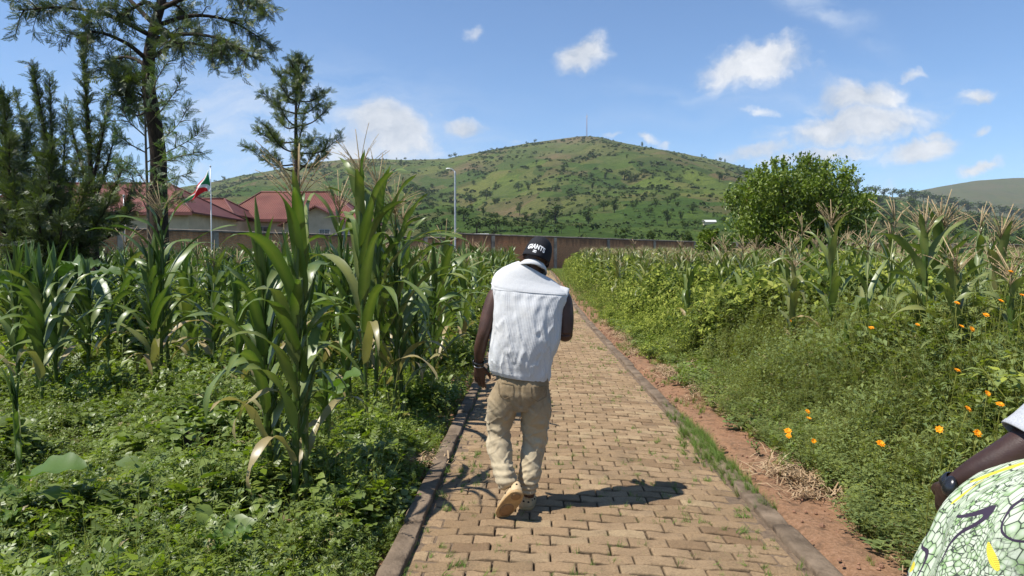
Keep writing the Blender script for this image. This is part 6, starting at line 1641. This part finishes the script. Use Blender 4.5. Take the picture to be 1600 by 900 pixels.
# ---- trousers
tb = [loft([ell(*(M3(u, v, dy)[:2]), M3(u, v, dy)[2], a, b_, 40, 2.4) for u, v, dy, a, b_ in ((812, 640, .02, .075, .085), (813, 628, .02, .150, .105), (814, 615, .015, .172, .120), (815, 600, .012, .170, .122), (817, 588, .012, .160, .112), (817.5, 578, .012, .154, .105), (818, 570, .012, .15, .10))])]
tb.append(etube([M3(795, 608, .02), M3(788, 628, .03), M3(782, 645, .05), M3(780, 662, .06), M3(779, 682, .06), M3(781, 705, .02), M3(785, 728, -.03), M3(790, 748, -.085), M3(794, 765, -.115)],
    [.095, .100, .093, .080, .070, .067, .064, .062, .052], [.100, .108, .100, .088, .080, .082, .080, .070, .055], n=30, k=60))
tb.append(etube([M3(834, 608, .02), M3(836, 630, .03), M3(836.5, 650, .05), M3(836, 672, .08), M3(835, 695, .09), M3(832, 720, .07), M3(829, 742, .05), M3(825, 758, .045), M3(823, 772, .045)],
    [.092, .093, .088, .083, .077, .073, .070, .062, .058], [.100, .108, .100, .092, .086, .084, .080, .074, .064], n=30, k=60))
trb, TN = remeshed(join(tb), .006, 8, .5)
V = trb[0]; z = V[:, 2] + ROOT[2]; x = V[:, 0]
left = x < M3(812, 650)[0]
la_ = np.where(left, sstep(.42, .22, z), sstep(.34, .16, z))
an = np.where(left, np.arctan2(V[:, 1] - .0, x - M3(782, 700)[0]), np.arctan2(V[:, 1] - .05, x - M3(832, 700)[0]))
d_ = .0048 * la_ * np.sin(z * 175 + 2.2 * np.sin(an * 1.3 + z * 20) + 3 * fbm(x * 9, z * 9, 1.0, 2)) * (0.5 + vnoise(an * 2, z * 20))
kn = np.exp(-((z - .50) / .09) ** 2)
d_ += .0035 * kn * np.sin(z * 88 + an * 1.6 + 3 * fbm(x * 8, z * 6, 3.0, 2))
d_ += .022 * (fbm(x * 7 + V[:, 1] * 5, z * 6, 5.0, 4) - .5) + .010 * (fbm(x * 18, z * 10 + V[:, 1] * 8, 7.0, 3) - .5)
rdg = np.clip(1 - np.abs(fbm(x * 4 + V[:, 1] * 6, z * 7 + x * 8, 11.0, 3) - .5) * 10, 0, 1); d_ += .009 * rdg * sstep(.85, .7, z)
r2_ = np.clip(1 - np.abs(fbm(x * 9 + V[:, 1] * 4 + 40, z * 14 - x * 10, 4.0, 3) - .5) * 13, 0, 1); d_ += .006 * r2_ * sstep(.75, .55, z)
d_ -= .006 * np.exp(-((x - M3(814, 600)[0]) / .008) ** 2) * (z > .70) * (V[:, 1] < 0)          # centre seam
V2 = V + TN * d_[:, None]
trousers = obj('trousers', (V2, trb[1], trb[2], trb[3]), MATS['khaki_cloth'], man)
def on_surface(px, pz):
    """nearest trouser surface point facing the back at local x, z"""
    k_ = np.nonzero((np.abs(V2[:, 0] - px) < .012) & (np.abs(V2[:, 2] - pz) < .012))[0]
    if not len(k_): return np.array([px, -.1, pz])
    j = k_[np.argmin(V2[k_, 1])]; return np.array([px, V2[j, 1] - .0025, pz])
def pocket(corners):
    P = []
    for a, b_ in zip(corners[:-1], corners[1:]):
        for q in np.linspace(0, 1, 7)[:-1]: u_, v_ = a[0] * (1 - q) + b_[0] * q, a[1] * (1 - q) + b_[1] * q; p = M3(u_, v_); P.append(on_surface(p[0], p[2]))
    P = np.array(P)
    for _ in range(4): P[1:-1, 1] = (P[:-2, 1] + 2 * P[1:-1, 1] + P[2:, 1]) / 4 
    return tube(P, .0018, 5)
obj('back_pocket', pocket([(778, 594), (780, 612), (789, 620), (801, 614), (802, 597), (778, 594)]), MATS['seam_thread'], trousers)
obj('back_pocket', pocket([(829, 600), (829, 617), (840, 624), (853, 618), (854, 601), (829, 600)]), MATS['seam_thread'], trousers)
# cargo pocket flaps standing off the legs
def flap(c, w_, h_, out, up=(0, 0, 1)):
    c = np.array(c); out = np.array(out, float); out /= np.linalg.norm(out); s = np.cross(up, out); s /= np.linalg.norm(s); upv = np.array(up, float)
    G = []
    for i in range(6):
        r_ = []
        for j in range(8): q, t_ = j / 7 - .5, i / 5; r_.append(c + s * w_ * q - upv * h_ * t_ + out * (.006 + .012 * t_ ** 1.5 + .004 * math.sin(j * 1.7)))
        G.append(r_)
    G = np.array(G); g = grid(G[..., 0], G[..., 1], G[..., 2]); g2 = xf(g, None, -out * .004); g2 = (g2[0], g2[1][:, ::-1], g2[2], g2[3]); return join([g, g2])
obj('pocket_flap', flap(M3(764, 650, .06), .11, .045, (-1, -.25, 0)), MATS['khaki_cloth'], trousers)
obj('pocket_flap', flap(M3(853, 662, .07), .10, .045, (1, -.25, 0)), MATS['khaki_cloth'], trousers)

# ---- shoes: foam clogs with strap holes
def shoe(side):
    ys_ = np.linspace(0, 1, 22); L = .285; ring = []; sole = []
    for t_ in ys_:
        y = -.075 + L * t_
        w_ = .034 + .018 * math.sin(math.pi * min(1, t_ * 1.05) ** .9) + .006 * sstep(.45, .75, t_) - .022 * sstep(.86, 1.0, t_); w_ *= min(1, (t_ + .03) / .12) ** .4
        h_ = .084 - .010 * t_ - .040 * sstep(.38, .95, t_); h_ *= min(1, (t_ + .02) / .07) ** .35
        an = np.linspace(0, math.pi, 19)
        top = np.stack([np.cos(an) * w_ * (1 - .12 * np.sin(an)), np.full(19, y), .016 + (h_) * np.sin(an) ** .8], 1)
        bx = np.linspace(-w_, w_, 7)[1:-1]; bot = np.stack([bx, np.full(5, y), np.full(5, .014)], 1)
        ring.append(np.concatenate([top, bot])); ws = w_ + .004
        a2 = np.arange(24) * 2 * math.pi / 24; c, s = np.cos(a2), np.sin(a2)
        sz = .011; sole.append(np.stack([ws * np.sign(c) * np.abs(c) ** .35, np.full(24, y + (.004 if t_ > .9 else (-.004 if t_ < .1 else 0))), .0115 + sz * np.sign(s) * np.abs(s) ** .5], 1))
    return loft(ring), loft(sole)
def put_shoe(pos, rotation, side, holes=True):
    up_, so = shoe(side); Mx = np.array(rotation); pos = np.array(pos)
    s_ = obj('shoe', xf(up_, Mx, pos), MATS['shoe_foam'], man)
    obj('sole', xf(so, Mx, pos), MATS['shoe_sole'], s_)
    pads = [ball((0, -.035, -.0005), (.031, .036, .004), n=20, m_=8), ball((0.002, .115, -.0005), (.042, .070, .004), n=20, m_=8)]
    for p_ in pads: obj('tread', xf(p_, Mx, pos), MATS['shoe_tread'], s_)
    for (x, y, z) in ((-.037, -.035, .058), (.037, -.035, .058), (-.049, .02, .048), (.049, .02, .048), (-.014, -.073, .062), (.016, -.073, .058)):
        sx_ = .0045 if abs(x) > .03 else .008
        obj('strap_hole', xf(ball((x * 1.0, y, z), (sx_, .009 if abs(x) > .03 else .005, .006), n=10, m_=6), Mx, pos), MATS['dark_hole'], s_)
# right foot flat, seen from behind; left foot pushing off with its sole towards the viewer
put_shoe(np.array([M3(824, 790, .0)[0], .075 + .01, -.0 + .001]), Matrix.Rotation(R(-6), 3, 'Z'), 1)
th = R(52); Mx = Matrix.Rotation(R(14), 3, 'Z') @ Matrix.Rotation(R(20), 3, 'Y') @ Matrix.Rotation(-th, 3, 'X')
toe_l = np.array([0, .205, 0.0]); tw = np.array([M3(782, 810, -.03)[0], -.115, .006]); put_shoe(tw - np.array(Mx) @ toe_l * .98, np.array(Mx) * .98, -1)
# ---- watch on the left wrist
wp = la[-1] + np.array([0, -.006, -.006]); ax = la[-1] - la[-2]; ax /= np.linalg.norm(ax)
u = np.cross(ax, [0, 1, 0]); u /= np.linalg.norm(u); w_ = np.cross(u, ax)
def band(c, r1, r2, h_, u, w_, ax, n=36):
    an = np.arange(n) * 2 * math.pi / n; rg = []
    for dr, dz in ((0, -1), (.0028, -.8), (.0028, .8), (0, 1), (-.002, .8), (-.002, -.8), (0, -1)):
        rg.append(c + (np.cos(an)[:, None] * u * (r1 + dr)) + (np.sin(an)[:, None] * w_ * (r2 + dr)) + ax * h_ * dz)
    return loft(rg, False, False)
wt = obj('wristwatch', band(wp, .0335, .030, .011, u, w_, ax), MATS['watch_black'], man)
obj('watch_face', xf(ball((0, 0, 0), (.008, .019, .019), n=20, m_=10), None, wp - u * .034), MATS['watch_black'], wt)
obj('bangle', band(wp + ax * .018, .0325, .029, .0022, u, w_, ax), MATS['watch_metal'], man)

# ================================================================== WOMAN AT THE RIGHT EDGE
D1 = 1.45; WR = np.array([1.30, 1.45, 0.0]); WR[2] = float(gnd(1.7, 1.45))
def W3(u, v, dy=0.0): d_ = D1 + dy; return np.array([(u - 800) * d_ / F, d_, CAMH - (v - HY) * d_ / F]) - WR
wo = empty('person', tuple(WR)); tag(wo, 'woman cut off by the right edge, in grey T-shirt and green and white patterned cloth', 'person')
HW = np.array([.16, .06, 1.45]) ; HMw = np.array(Matrix.Rotation(R(10), 3, 'Z') @ Matrix.Rotation(R(-15), 3, 'X'))
bb = [head_bits(HW, HMw, True)]
bb.append(etube([(.13, .04, 1.24), (.14, .04, 1.32), (.155, .05, 1.40)], [.06, .05, .055], n=18))
bb.append(loft([ell(.10, .04, z, a, b_, 28, 2.3) for z, a, b_ in ((.85, .15, .12), (1.0, .14, .11), (1.12, .145, .11), (1.22, .155, .11), (1.28, .12, .085), (1.31, .07, .06))]))
bb.append(etube([W3(1700, 605, .05), W3(1670, 640, .05), W3(1632, 682, .06), W3(1590, 712, .08), W3(1538, 740, .11), W3(1499, 762, .14)], [.048, .046, .042, .040, .034, .025], [.048, .046, .042, .040, .032, .021], n=22, k=44))
bb.append(hand_bits(W3(1497, 766, .15), (.05, .12, -.20), (.9, .2, -.2), (-.2, .9, .2), L=.165, curl=.6))
bb.append(etube([(.24, .04, 1.25), (.29, .03, 1.18), (.31, .02, 1.05), (.29, .10, .95), (.22, .18, .98)], [.045, .045, .038, .034, .024], n=18))
bb.append(hand_bits((.22, .18, .98), (-.6, .4, .1), (0, .3, -.9), (.3, .8, 0), L=.17, curl=.6))
for s_ in (-.06, .12): bb.append(etube([(s_, .03, .88), (s_, .04, .5), (s_, .02, .12)], [.08, .055, .035], n=16)); bb.append(etube([(s_, -.03, .035), (s_, .05, .04), (s_, .15, .025)], [.03, .04, .025], [.03, .03, .015], n=14, up=(0, 0, 1)))
body, _ = remeshed(join(bb), .0045, 5, .5)
obj('body', body, MATS['dark_skin_woman'], wo)
simple('black_hair', (0.010, 0.008, 0.008), .7, 60, .4, 1.0, 120, .006)
k = [ell(0, -.012, .03 + .105 * math.sin(e), .084 * math.cos(e) + .001, .104 * math.cos(e) + .001, 30) for e in np.linspace(-.35, math.pi / 2, 12)]
obj('hair', xf(loft(k), HMw, HW), MATS['black_hair'], wo)
m, nt, b = new_mat('grey_jersey'); co = nt.coord('Object'); n = nt.noise(co, 260, 4)
nt.put(b.inputs['Base Color'], nt.mix(nt.remap(n, .3, .7), (0.30, 0.31, 0.33), (0.42, 0.43, 0.45))); b.inputs['Roughness'].default_value = .95; b.inputs['Specular IOR Level'].default_value = .1
nt.put(b.inputs['Normal'], nt.bump(nt.math('ADD', n, nt.math('MULTIPLY', nt.noise(co, 25, 4), 3)), .35, .003))
ts = loft([ell(.10, .04, z, a, b_, 48, 2.3) for z, a, b_ in ((1.05, .158, .125), (1.15, .158, .125), (1.22, .168, .124), (1.275, .13, .10), (1.31, .085, .075))], False, False)
a0, a1 = W3(1690, 628, .05), W3(1622, 697, .06)
ax = a1 - a0; ax /= np.linalg.norm(ax)
u = np.cross(ax, [0, 1, 0]); u /= np.linalg.norm(u); w_ = np.cross(u, ax); an = np.arange(48) * 2 * math.pi / 48; rg = []
for q, rr in ((0, .062), (.25, .066), (.5, .066), (.75, .067), (.9, .069), (.92, .0705), (.99, .071), (1.0, .0695), (1.0, .066), (.9, .0655)):
    c_ = a0 + (a1 - a0) * q
    rg.append(c_ + rr * (1 + .03 * np.sin(an * 3 + 1) * q)[:, None] * (np.cos(an)[:, None] * u + np.sin(an)[:, None] * w_))
tsh = obj('t_shirt', join([ts, loft(rg, False, False)]), MATS['grey_jersey'], wo)
cl = [(1.186, .10, .10), (1.180, .16, .13), (1.168, .20, .15), (1.148, .243, .165), (1.120, .292, .18), (1.09, .332, .19), (1.05, .370, .20), (.99, .40, .21), (.93, .43, .22), (.85, .45, .23), (.7, .44, .23), (.5, .40, .22), (.3, .36, .21), (.17, .34, .20)]
cl = np.array(cl); ti = np.linspace(0, 1, 110); srcp = np.linspace(0, 1, len(cl)); CL = spline(cl, 110); rg = []; uvc = []
for z, a, b_ in CL:
    r_ = ell(0.02, 0, z, a, b_, 160, 2.1); th = np.arctan2(r_[:, 1] / b_, r_[:, 0] / a)
    dsp = .030 * (fbm(th * 2.2 + z * 2 + 10, z * 3 - th, 3.0, 3) - .5) + .012 * np.sin(th * 11 + 2 * np.sin(z * 5)) * sstep(.95, .5, z) + .009 * np.sin(th * 13 + z * 14 + 3 * fbm(th, z * 4)) * sstep(1.16, 1.05, z)
    nn_ = r_[:, :2] / np.linalg.norm(r_[:, :2], axis=1)[:, None]; r_[:, :2] += nn_ * dsp[:, None]; rg.append(r_); uvc.append(np.stack([th * .34, r_[:, 2], 0 * th], 1))

clv = np.concatenate(rg); cuv = np.concatenate(uvc)
cw_ = clv + WR; cpu = 800 + cw_[:, 0] / cw_[:, 1] * F; cpv = HY + (CAMH - cw_[:, 2]) / cw_[:, 1] * F
def surf_at(u, v):
    q = (cpu - u) ** 2 + (cpv - v) ** 2; k_ = np.argsort(q)[:6]; j = k_[np.argmin(cw_[k_, 1])]; return cuv[j]
p_ = surf_at(1575, 790); BIGX = float(p_[0] + .9 * p_[1])
# patterned cloth
m, nt, b = new_mat('printed_cloth'); co = nt.coord('Object'); sx = nt.add('ShaderNodeSeparateXYZ', i_0=co)
at_n = nt.add('ShaderNodeAttribute', attribute_name='tint'); sa = nt.add('ShaderNodeSeparateXYZ', i_0=at_n.outputs['Vector']); X_, Z_ = sa.outputs[0], sa.outputs[1]
pl = nt.add('ShaderNodeCombineXYZ', i_0=X_, i_1=Z_, i_2=0.0).outputs[0]
wn = nt.add('ShaderNodeTexNoise', i_Vector=pl); wn.inputs['Scale'].default_value = 9.0
wv = nt.add('ShaderNodeVectorMath', operation='SCALE', i_0=wn.outputs[1]); wv.inputs['Scale'].default_value = 0.02
pl = nt.add('ShaderNodeVectorMath', operation='ADD', i_0=pl, i_1=wv.outputs[0]).outputs[0]
def cells(scale):
    e = nt.add('ShaderNodeTexVoronoi', i_Vector=pl, feature='DISTANCE_TO_EDGE'); e.inputs['Scale'].default_value = scale; e.inputs['Randomness'].default_value = .75
    f = nt.add('ShaderNodeTexVoronoi', i_Vector=pl, feature='F1'); f.inputs['Scale'].default_value = scale; f.inputs['Randomness'].default_value = .75
    cs = nt.add('ShaderNodeSeparateColor', i_0=f.outputs['Color'])
    base = nt.mix(nt.remap(cs.outputs[0], .3, .8), (0.20, 0.31, 0.13), (0.42, 0.47, 0.35))
    base = nt.mix(nt.remap(f.outputs['Distance'], .15, .65), (0.48, 0.52, 0.42), base)
    return nt.mix(nt.remap(e.outputs[0], .035, .075), (0.045, 0.055, 0.045), base)
big_ = nt.remap(nt.math('ADD', nt.math('ADD', nt.math('SUBTRACT', X_, 0.0 + BIGX), nt.math('MULTIPLY', Z_, .9)), nt.remap(wn.outputs[0], .3, .7, -.05, .05)), -.02, .03)
c = nt.mix(big_, cells(92.0), cells(48.0))
n5 = nt.noise(pl, 5.0, 1, .4)
vine = nt.math('LESS_THAN', nt.math('ABSOLUTE', nt.math('SUBTRACT', n5, .47)), .009)
c = nt.mix(vine, c, (0.035, 0.025, 0.045))
def ellipse(u0, v0, a, b_, rot):
    p = surf_at(u0, v0)
    dx = nt.math('SUBTRACT', X_, float(p[0])); dz = nt.math('SUBTRACT', Z_, float(p[1])); c_, s_ = math.cos(rot), math.sin(rot)
    e1 = nt.math('ADD', nt.math('MULTIPLY', dx, c_ / a), nt.math('MULTIPLY', dz, s_ / a)); e2 = nt.math('ADD', nt.math('MULTIPLY', dx, -s_ / b_), nt.math('MULTIPLY', dz, c_ / b_))
    return nt.math('LESS_THAN', nt.math('ADD', nt.math('MULTIPLY', e1, e1), nt.math('MULTIPLY', e2, e2)), 1.0), e1, e2
for (u0, v0, a, b_, rot) in ((1566, 738, .058, .010, .55), (1516, 770, .030, .009, 1.35), (1560, 872, .034, .010, -.7), (1436, 893, .016, .012, 0.2)):
    mk, e1, e2 = ellipse(u0, v0, a, b_, rot)
    st = nt.math('GREATER_THAN', nt.math('SINE', nt.math('MULTIPLY', nt.math('ADD', nt.math('MULTIPLY', e1, a), nt.math('MULTIPLY', nt.math('ABSOLUTE', e2), -b_ * .7)), 1400.0)), .55)
    yc = nt.mix(nt.math('MULTIPLY', st, .8), (0.74, 0.60, 0.06), (0.16, 0.13, 0.03))
    c = nt.mix(mk, c, yc)
nt.put(b.inputs['Base Color'], c); b.inputs['Roughness'].default_value = .85; b.inputs['Specular IOR Level'].default_value = .2
nt.put(b.inputs['Normal'], nt.bump(nt.math('ADD', nt.noise(co, 900, 2), nt.math('MULTIPLY', nt.noise(co, 14, 4), 4)), .3, .002))
cb = loft(rg, True, False); cb = (cb[0], cb[1], cb[2], np.concatenate([cuv, cuv[:1]]))
obj('wrap_cloth', cb, MATS['printed_cloth'], wo)
wp = W3(1499, 762, .14); ax = W3(1497, 766, .15) - W3(1530, 744, .11); ax /= np.linalg.norm(ax); u = np.cross(ax, [0, 1, 0]); u /= np.linalg.norm(u); w_ = np.cross(u, ax)
wt = obj('wristwatch', band(wp, .030, .027, .012, u, w_, ax), MATS['watch_black'], wo)
obj('watch_face', xf(ball((0, 0, 0), (.012, .021, .024), n=20, m_=12), rotm(0, .35), wp + np.array([-.022, -.016, .004])), MATS['watch_black'], wt)

# ================================================================== ORANGE FLOWERS
def flower(seed):
    r = np.random.default_rng(seed); out = []
    for ring_, (n_, L_, tl) in enumerate(((8, .030, 1.25), (6, .024, .95))):
        for k in range(n_):
            a = k * 2 * math.pi / n_ + ring_ * .4 + r.uniform(-.1, .1)
            out.append(arc_leaf(L_ * r.uniform(.9, 1.1), .019, tl - .2, tl + r.uniform(.1, .5), 3, 1, 'lance', a, .12, .001, 8, r.uniform(0, 6), C=[r.uniform(.2, 1), 0, 0], o=(0, 0, .001 * ring_)))
    return join(out)
FL = []
for i in range(3):
    m1 = mesh_of('petals', flower(i)); m1.materials.append(MATS['petal']); m2_ = mesh_of('flower_centre', ball((0, 0, .003), (.0065, .0065, .0055), n=10, m_=6)); m2_.materials.append(MATS['flower_eye']); FL.append((m1, m2_))
flowers = [(1579, 425, 4.6, 'topmost orange flower, near the right edge at the height of the maize leaves'), (1565, 471, 4.5, 'orange flower below and left of the topmost one at the right edge'), (1496, 474, 4.9, 'orange flower on the dark stems left of the topmost flowers'),
    (1542, 493, 4.6, 'orange flower in the middle of the upper right cluster'), (1504, 511, 4.5, 'orange flower beneath the tasselled maize, above the lone low one'), (1435, 508, 5.2, 'smallest orange flower of the upper group, half hidden in leaves'), (1363, 513, 5.6, 'single orange flower in the middle of the right bank'),
    (1236, 502, 9.0, 'farthest orange flower, a tiny dot on the bank toward the path'), (1598, 462, 4.3, 'orange flower cut by the right edge of the photo'), (1499, 580, 3.7, 'lone orange flower halfway down beside the pale maize stem'), (1547, 617, 3.3, 'full round orange flower above the flat wide one by the sleeve'),
    (1568, 634, 3.2, 'flat wide orange flower nearest to the grey sleeve'), (1517, 641, 3.3, 'orange flower at the tip of the pale maize shoot'), (1473, 674, 3.1, 'orange flower hanging sideways over the crossed thin stems'), (1533, 679, 3.0, 'orange flower just above the bare arm of the woman'),
    (1265, 645, 5.6, 'upper flower of the orange pair near the dry straw'), (1267, 656, 5.4, 'lower flower of the orange pair near the dry straw'), (1235, 676, 5.1, 'upper of two small orange flowers at the edge of the bare strip'), (1236, 684, 4.9, 'lower of two small orange flowers at the edge of the bare strip'),
    (1275, 692, 4.75, 'round orange flower low beside the creeping bean leaves'), (1381, 696, 4.3, 'single orange flower low among the bean leaves in the lower right'), (1520, 515, 4.7, 'orange bud flower close behind the beneath-tassel one')]
for i, (u, v, d, lab) in enumerate(flowers):
    x, y, z = at(u, v, d); g = float(gnd(x, y)); z = max(z, g + .2)
    bx, by = x + rl.uniform(-.12, .12), y + rl.uniform(0.05, .25)
    t = empty('flower', (bx, by, g)); tag(t, lab, 'flower', 'orange flowers on the right bank')
    H = z - g
    p = spline([(0, 0, 0), ((x - bx) * .4, (y - by) * .3, H * .5), (x - bx, y - by, H)], 10)
    obj('stem', tube(p, np.linspace(.003, .0018, 10), 4, C=[.5, .2, .1]), MATS['bank_leaf'], t)
    lf = [xf(pinnate(.10, 4, .004, .04, .6, 1.3, j * 2.2, rl, [.6, 0, 0]), None, p[3 + j]) for j in range(5)]
    obj('foliage', join(lf), MATS['bank_leaf'], t)
    hd = bpy.data.objects.new('flower_head', FL[i % 3][0]); COL.objects.link(hd); hd.parent = t; hd.location = p[-1]; hd.rotation_euler = (R(rl.uniform(15, 60)), rl.uniform(-.5, .2), rl.uniform(0, 1)); hd.scale = (rl.uniform(.68, .9) * (1.15 if v > 640 and u < 1400 else 1),) * 3
    ce = bpy.data.objects.new('flower_centre', FL[i % 3][1]); COL.objects.link(ce); ce.parent = hd

# ================================================================== SMALL PLANTS AND THINGS IN THE LEFT FIELD
# stump smothered in creeper
x, y = xat(312, 5.5), 5.5; g = float(gnd(x, y)); an = np.arange(40) * 2 * math.pi / 40; rg = []
t = empty('tree_stump', (x, y, g)); tag(t, 'dark rotten stump half buried in creeping leaves left of the front maize clump', 'tree stump')
for z_, r_ in ((-.1, .22), (.0, .19), (.12, .155), (.25, .14), (.36, .135), (.40, .125), (.405, .06)):
    w2 = 1 + .14 * np.sin(an * 5 + z_ * 3) + .10 * (vnoise(an * 3, z_ * 6) - .5); q = ell(0, 0, z_, r_, r_ * .9, 40); q[:, :2] *= w2[:, None]; rg.append(q)
obj('wood', xf(loft(rg), np.diag([1, 1, .85])), MATS['stump_wood'], t)
P = []; 
for i in range(330):
    a = rl.uniform(0, 6.28); q = rl.uniform(.08, .42); P.append((q * math.cos(a), q * math.sin(a) * .9 + .04, rl.uniform(.18, .55) - q * .35))
P = np.array(P); k = ~((np.abs(P[:, 0] - .03) < .09) & (P[:, 1] < 0) & (P[:, 2] < .26)); P = P[k]
obj('creeper_leaves', scatter([arc_leaf(.10, .095, .9, 1.9, 4, 1, 'heart', 0, .2, C=[.6, .02, 0]), arc_leaf(.08, .075, .7, 1.6, 4, 1, 'heart', 0, .3, C=[.4, .05, 0])], P, rl.uniform(0, 6.28, len(P)), rl.uniform(.7, 1.2, len(P)), rl.uniform(0, .5, len(P)), None, rl.normal(0, .2, len(P))), MATS['weed_leaf'], t)
def big_leaf(L, W, az, th0, th1, stalk, seed, yel=0.0):
    o = arc_leaf(L, W, th0, th1, 14, 1.2, 'heart', az, .38, .010, 9, seed, 0.5, C=[.75, yel, 0])
    top = np.array([math.cos(az) * stalk[0], math.sin(az) * stalk[0], stalk[1]])
    s_ = tube(spline([(0, 0, 0), top * [.4, .4, .6], top], 8), np.linspace(.008, .005, 8), 6, C=[.8, .15, 0])
    return join([xf(o, None, top)]), s_
def leafy(name, label, loc, leaves, mat='broad_leaf', cat='plant', group=None, sc=1.0):
    t = empty(name, loc); tag(t, label, cat, group); t.scale = (sc, sc, sc)
    for i, a in enumerate(leaves):
        l, s_ = big_leaf(*a, seed=i * 1.7)
        obj('leaf', l, MATS[mat], t); obj('stem', s_, MATS[mat], t)
    return t
x, y = xat(30, 3.7), 3.7
leafy('taro_plant', 'taro plant with one broad raised leaf catching the sun at the lower left edge', (x, y, float(gnd(x, y))), [(.30, .24, .2, 1.15, 1.7, (.02, .50)), (.20, .16, 3.3, 1.0, 1.9, (.05, .40)), (.18, .13, -1.4, 1.2, 2.4, (.06, .34))])
x, y = xat(85, 3.4), 3.4
leafy('taro_plant', 'small taro plant with drooping dark leaves under the broad sunlit leaf', (x, y, float(gnd(x, y))), [(.17, .13, -1.2, 1.4, 2.5, (.04, .26)), (.15, .11, 2.2, 1.0, 2.0, (.05, .28)), (.13, .10, .6, 1.0, 2.1, (.07, .22))])
x, y = xat(512, 6.2), 6.3
leafy('squash_plant', 'pale sunlit broad leaf plant just right of the front maize clump', (x, y, float(gnd(x, y))), [(.26, .26, -.3, .8, 1.5, (.05, .50)), (.22, .22, 2.7, .9, 1.6, (.06, .46)), (.2, .2, 1.3, .9, 1.7, (.05, .42)), (.18, .18, -1.6, 1.1, 1.9, (.08, .40))], sc=1.1)
x, y = xat(345, 3.3), 3.3
leafy('weed_plant', 'broad-leafed weed standing above the ground cover below the front maize clump', (x, y, float(gnd(x, y))), [(.12, .06, a, .8, 1.6, (.03, .30 + .02 * (i % 3))) for i, a in enumerate(np.linspace(0, 6.28, 9))])
# banana plant under the dark trees
x, y = xat(95, 10.8), 10.8; g = float(gnd(x, y)); t = empty('banana_plant', (x, y, g)); tag(t, 'banana plant with broad drooping leaves in the shade of the dark trees', 'banana plant')
obj('stem', tube(spline([(0, 0, -.1), (.02, 0, .7), (.05, 0, 1.5)], 8), np.linspace(.10, .06, 8), 10, C=[.4, .3, .2]), MATS['maize_stalk'], t)
for i, (az, L, th0, th1) in enumerate(((.2, 1.5, .7, 2.1), (-.5, 1.4, .9, 2.2), (2.9, 1.5, .7, 2.0), (3.6, 1.3, .8, 2.1), (1.5, 1.4, .5, 1.8), (4.6, 1.3, .6, 2.0), (5.5, 1.2, .3, 1.7))):
    obj('leaf', arc_leaf(L, .30, th0, th1 + .3, 24, 1.0, 'lance', az, .45, .035, 30, i, .6, C=[.2, .02, 0], o=(.05, 0, 1.2)), MATS['maize_leaf'], t)
# two yellowing squash leaves lying in the weeds
for i, (u, v, d, lab) in enumerate(((156, 762, 4.35, 'yellowed leaf lying on the weeds in the lower left, the upper of two'), (62, 860, 3.5, 'yellowed leaf in the weeds at the bottom left corner'))):
    x, y, z = at(u, v, d); o = obj('yellow_leaf', join([arc_leaf(.12, .12, 1.3, 1.7, 5, 1, 'heart', k_, .15, .006, 9, k_, C=[.8, .95, 0]) for k_ in (0, 1.9)]), MATS['weed_leaf']); o.location = (x, y, float(gnd(x, y)) + .26); tag(o, lab, 'leaf')
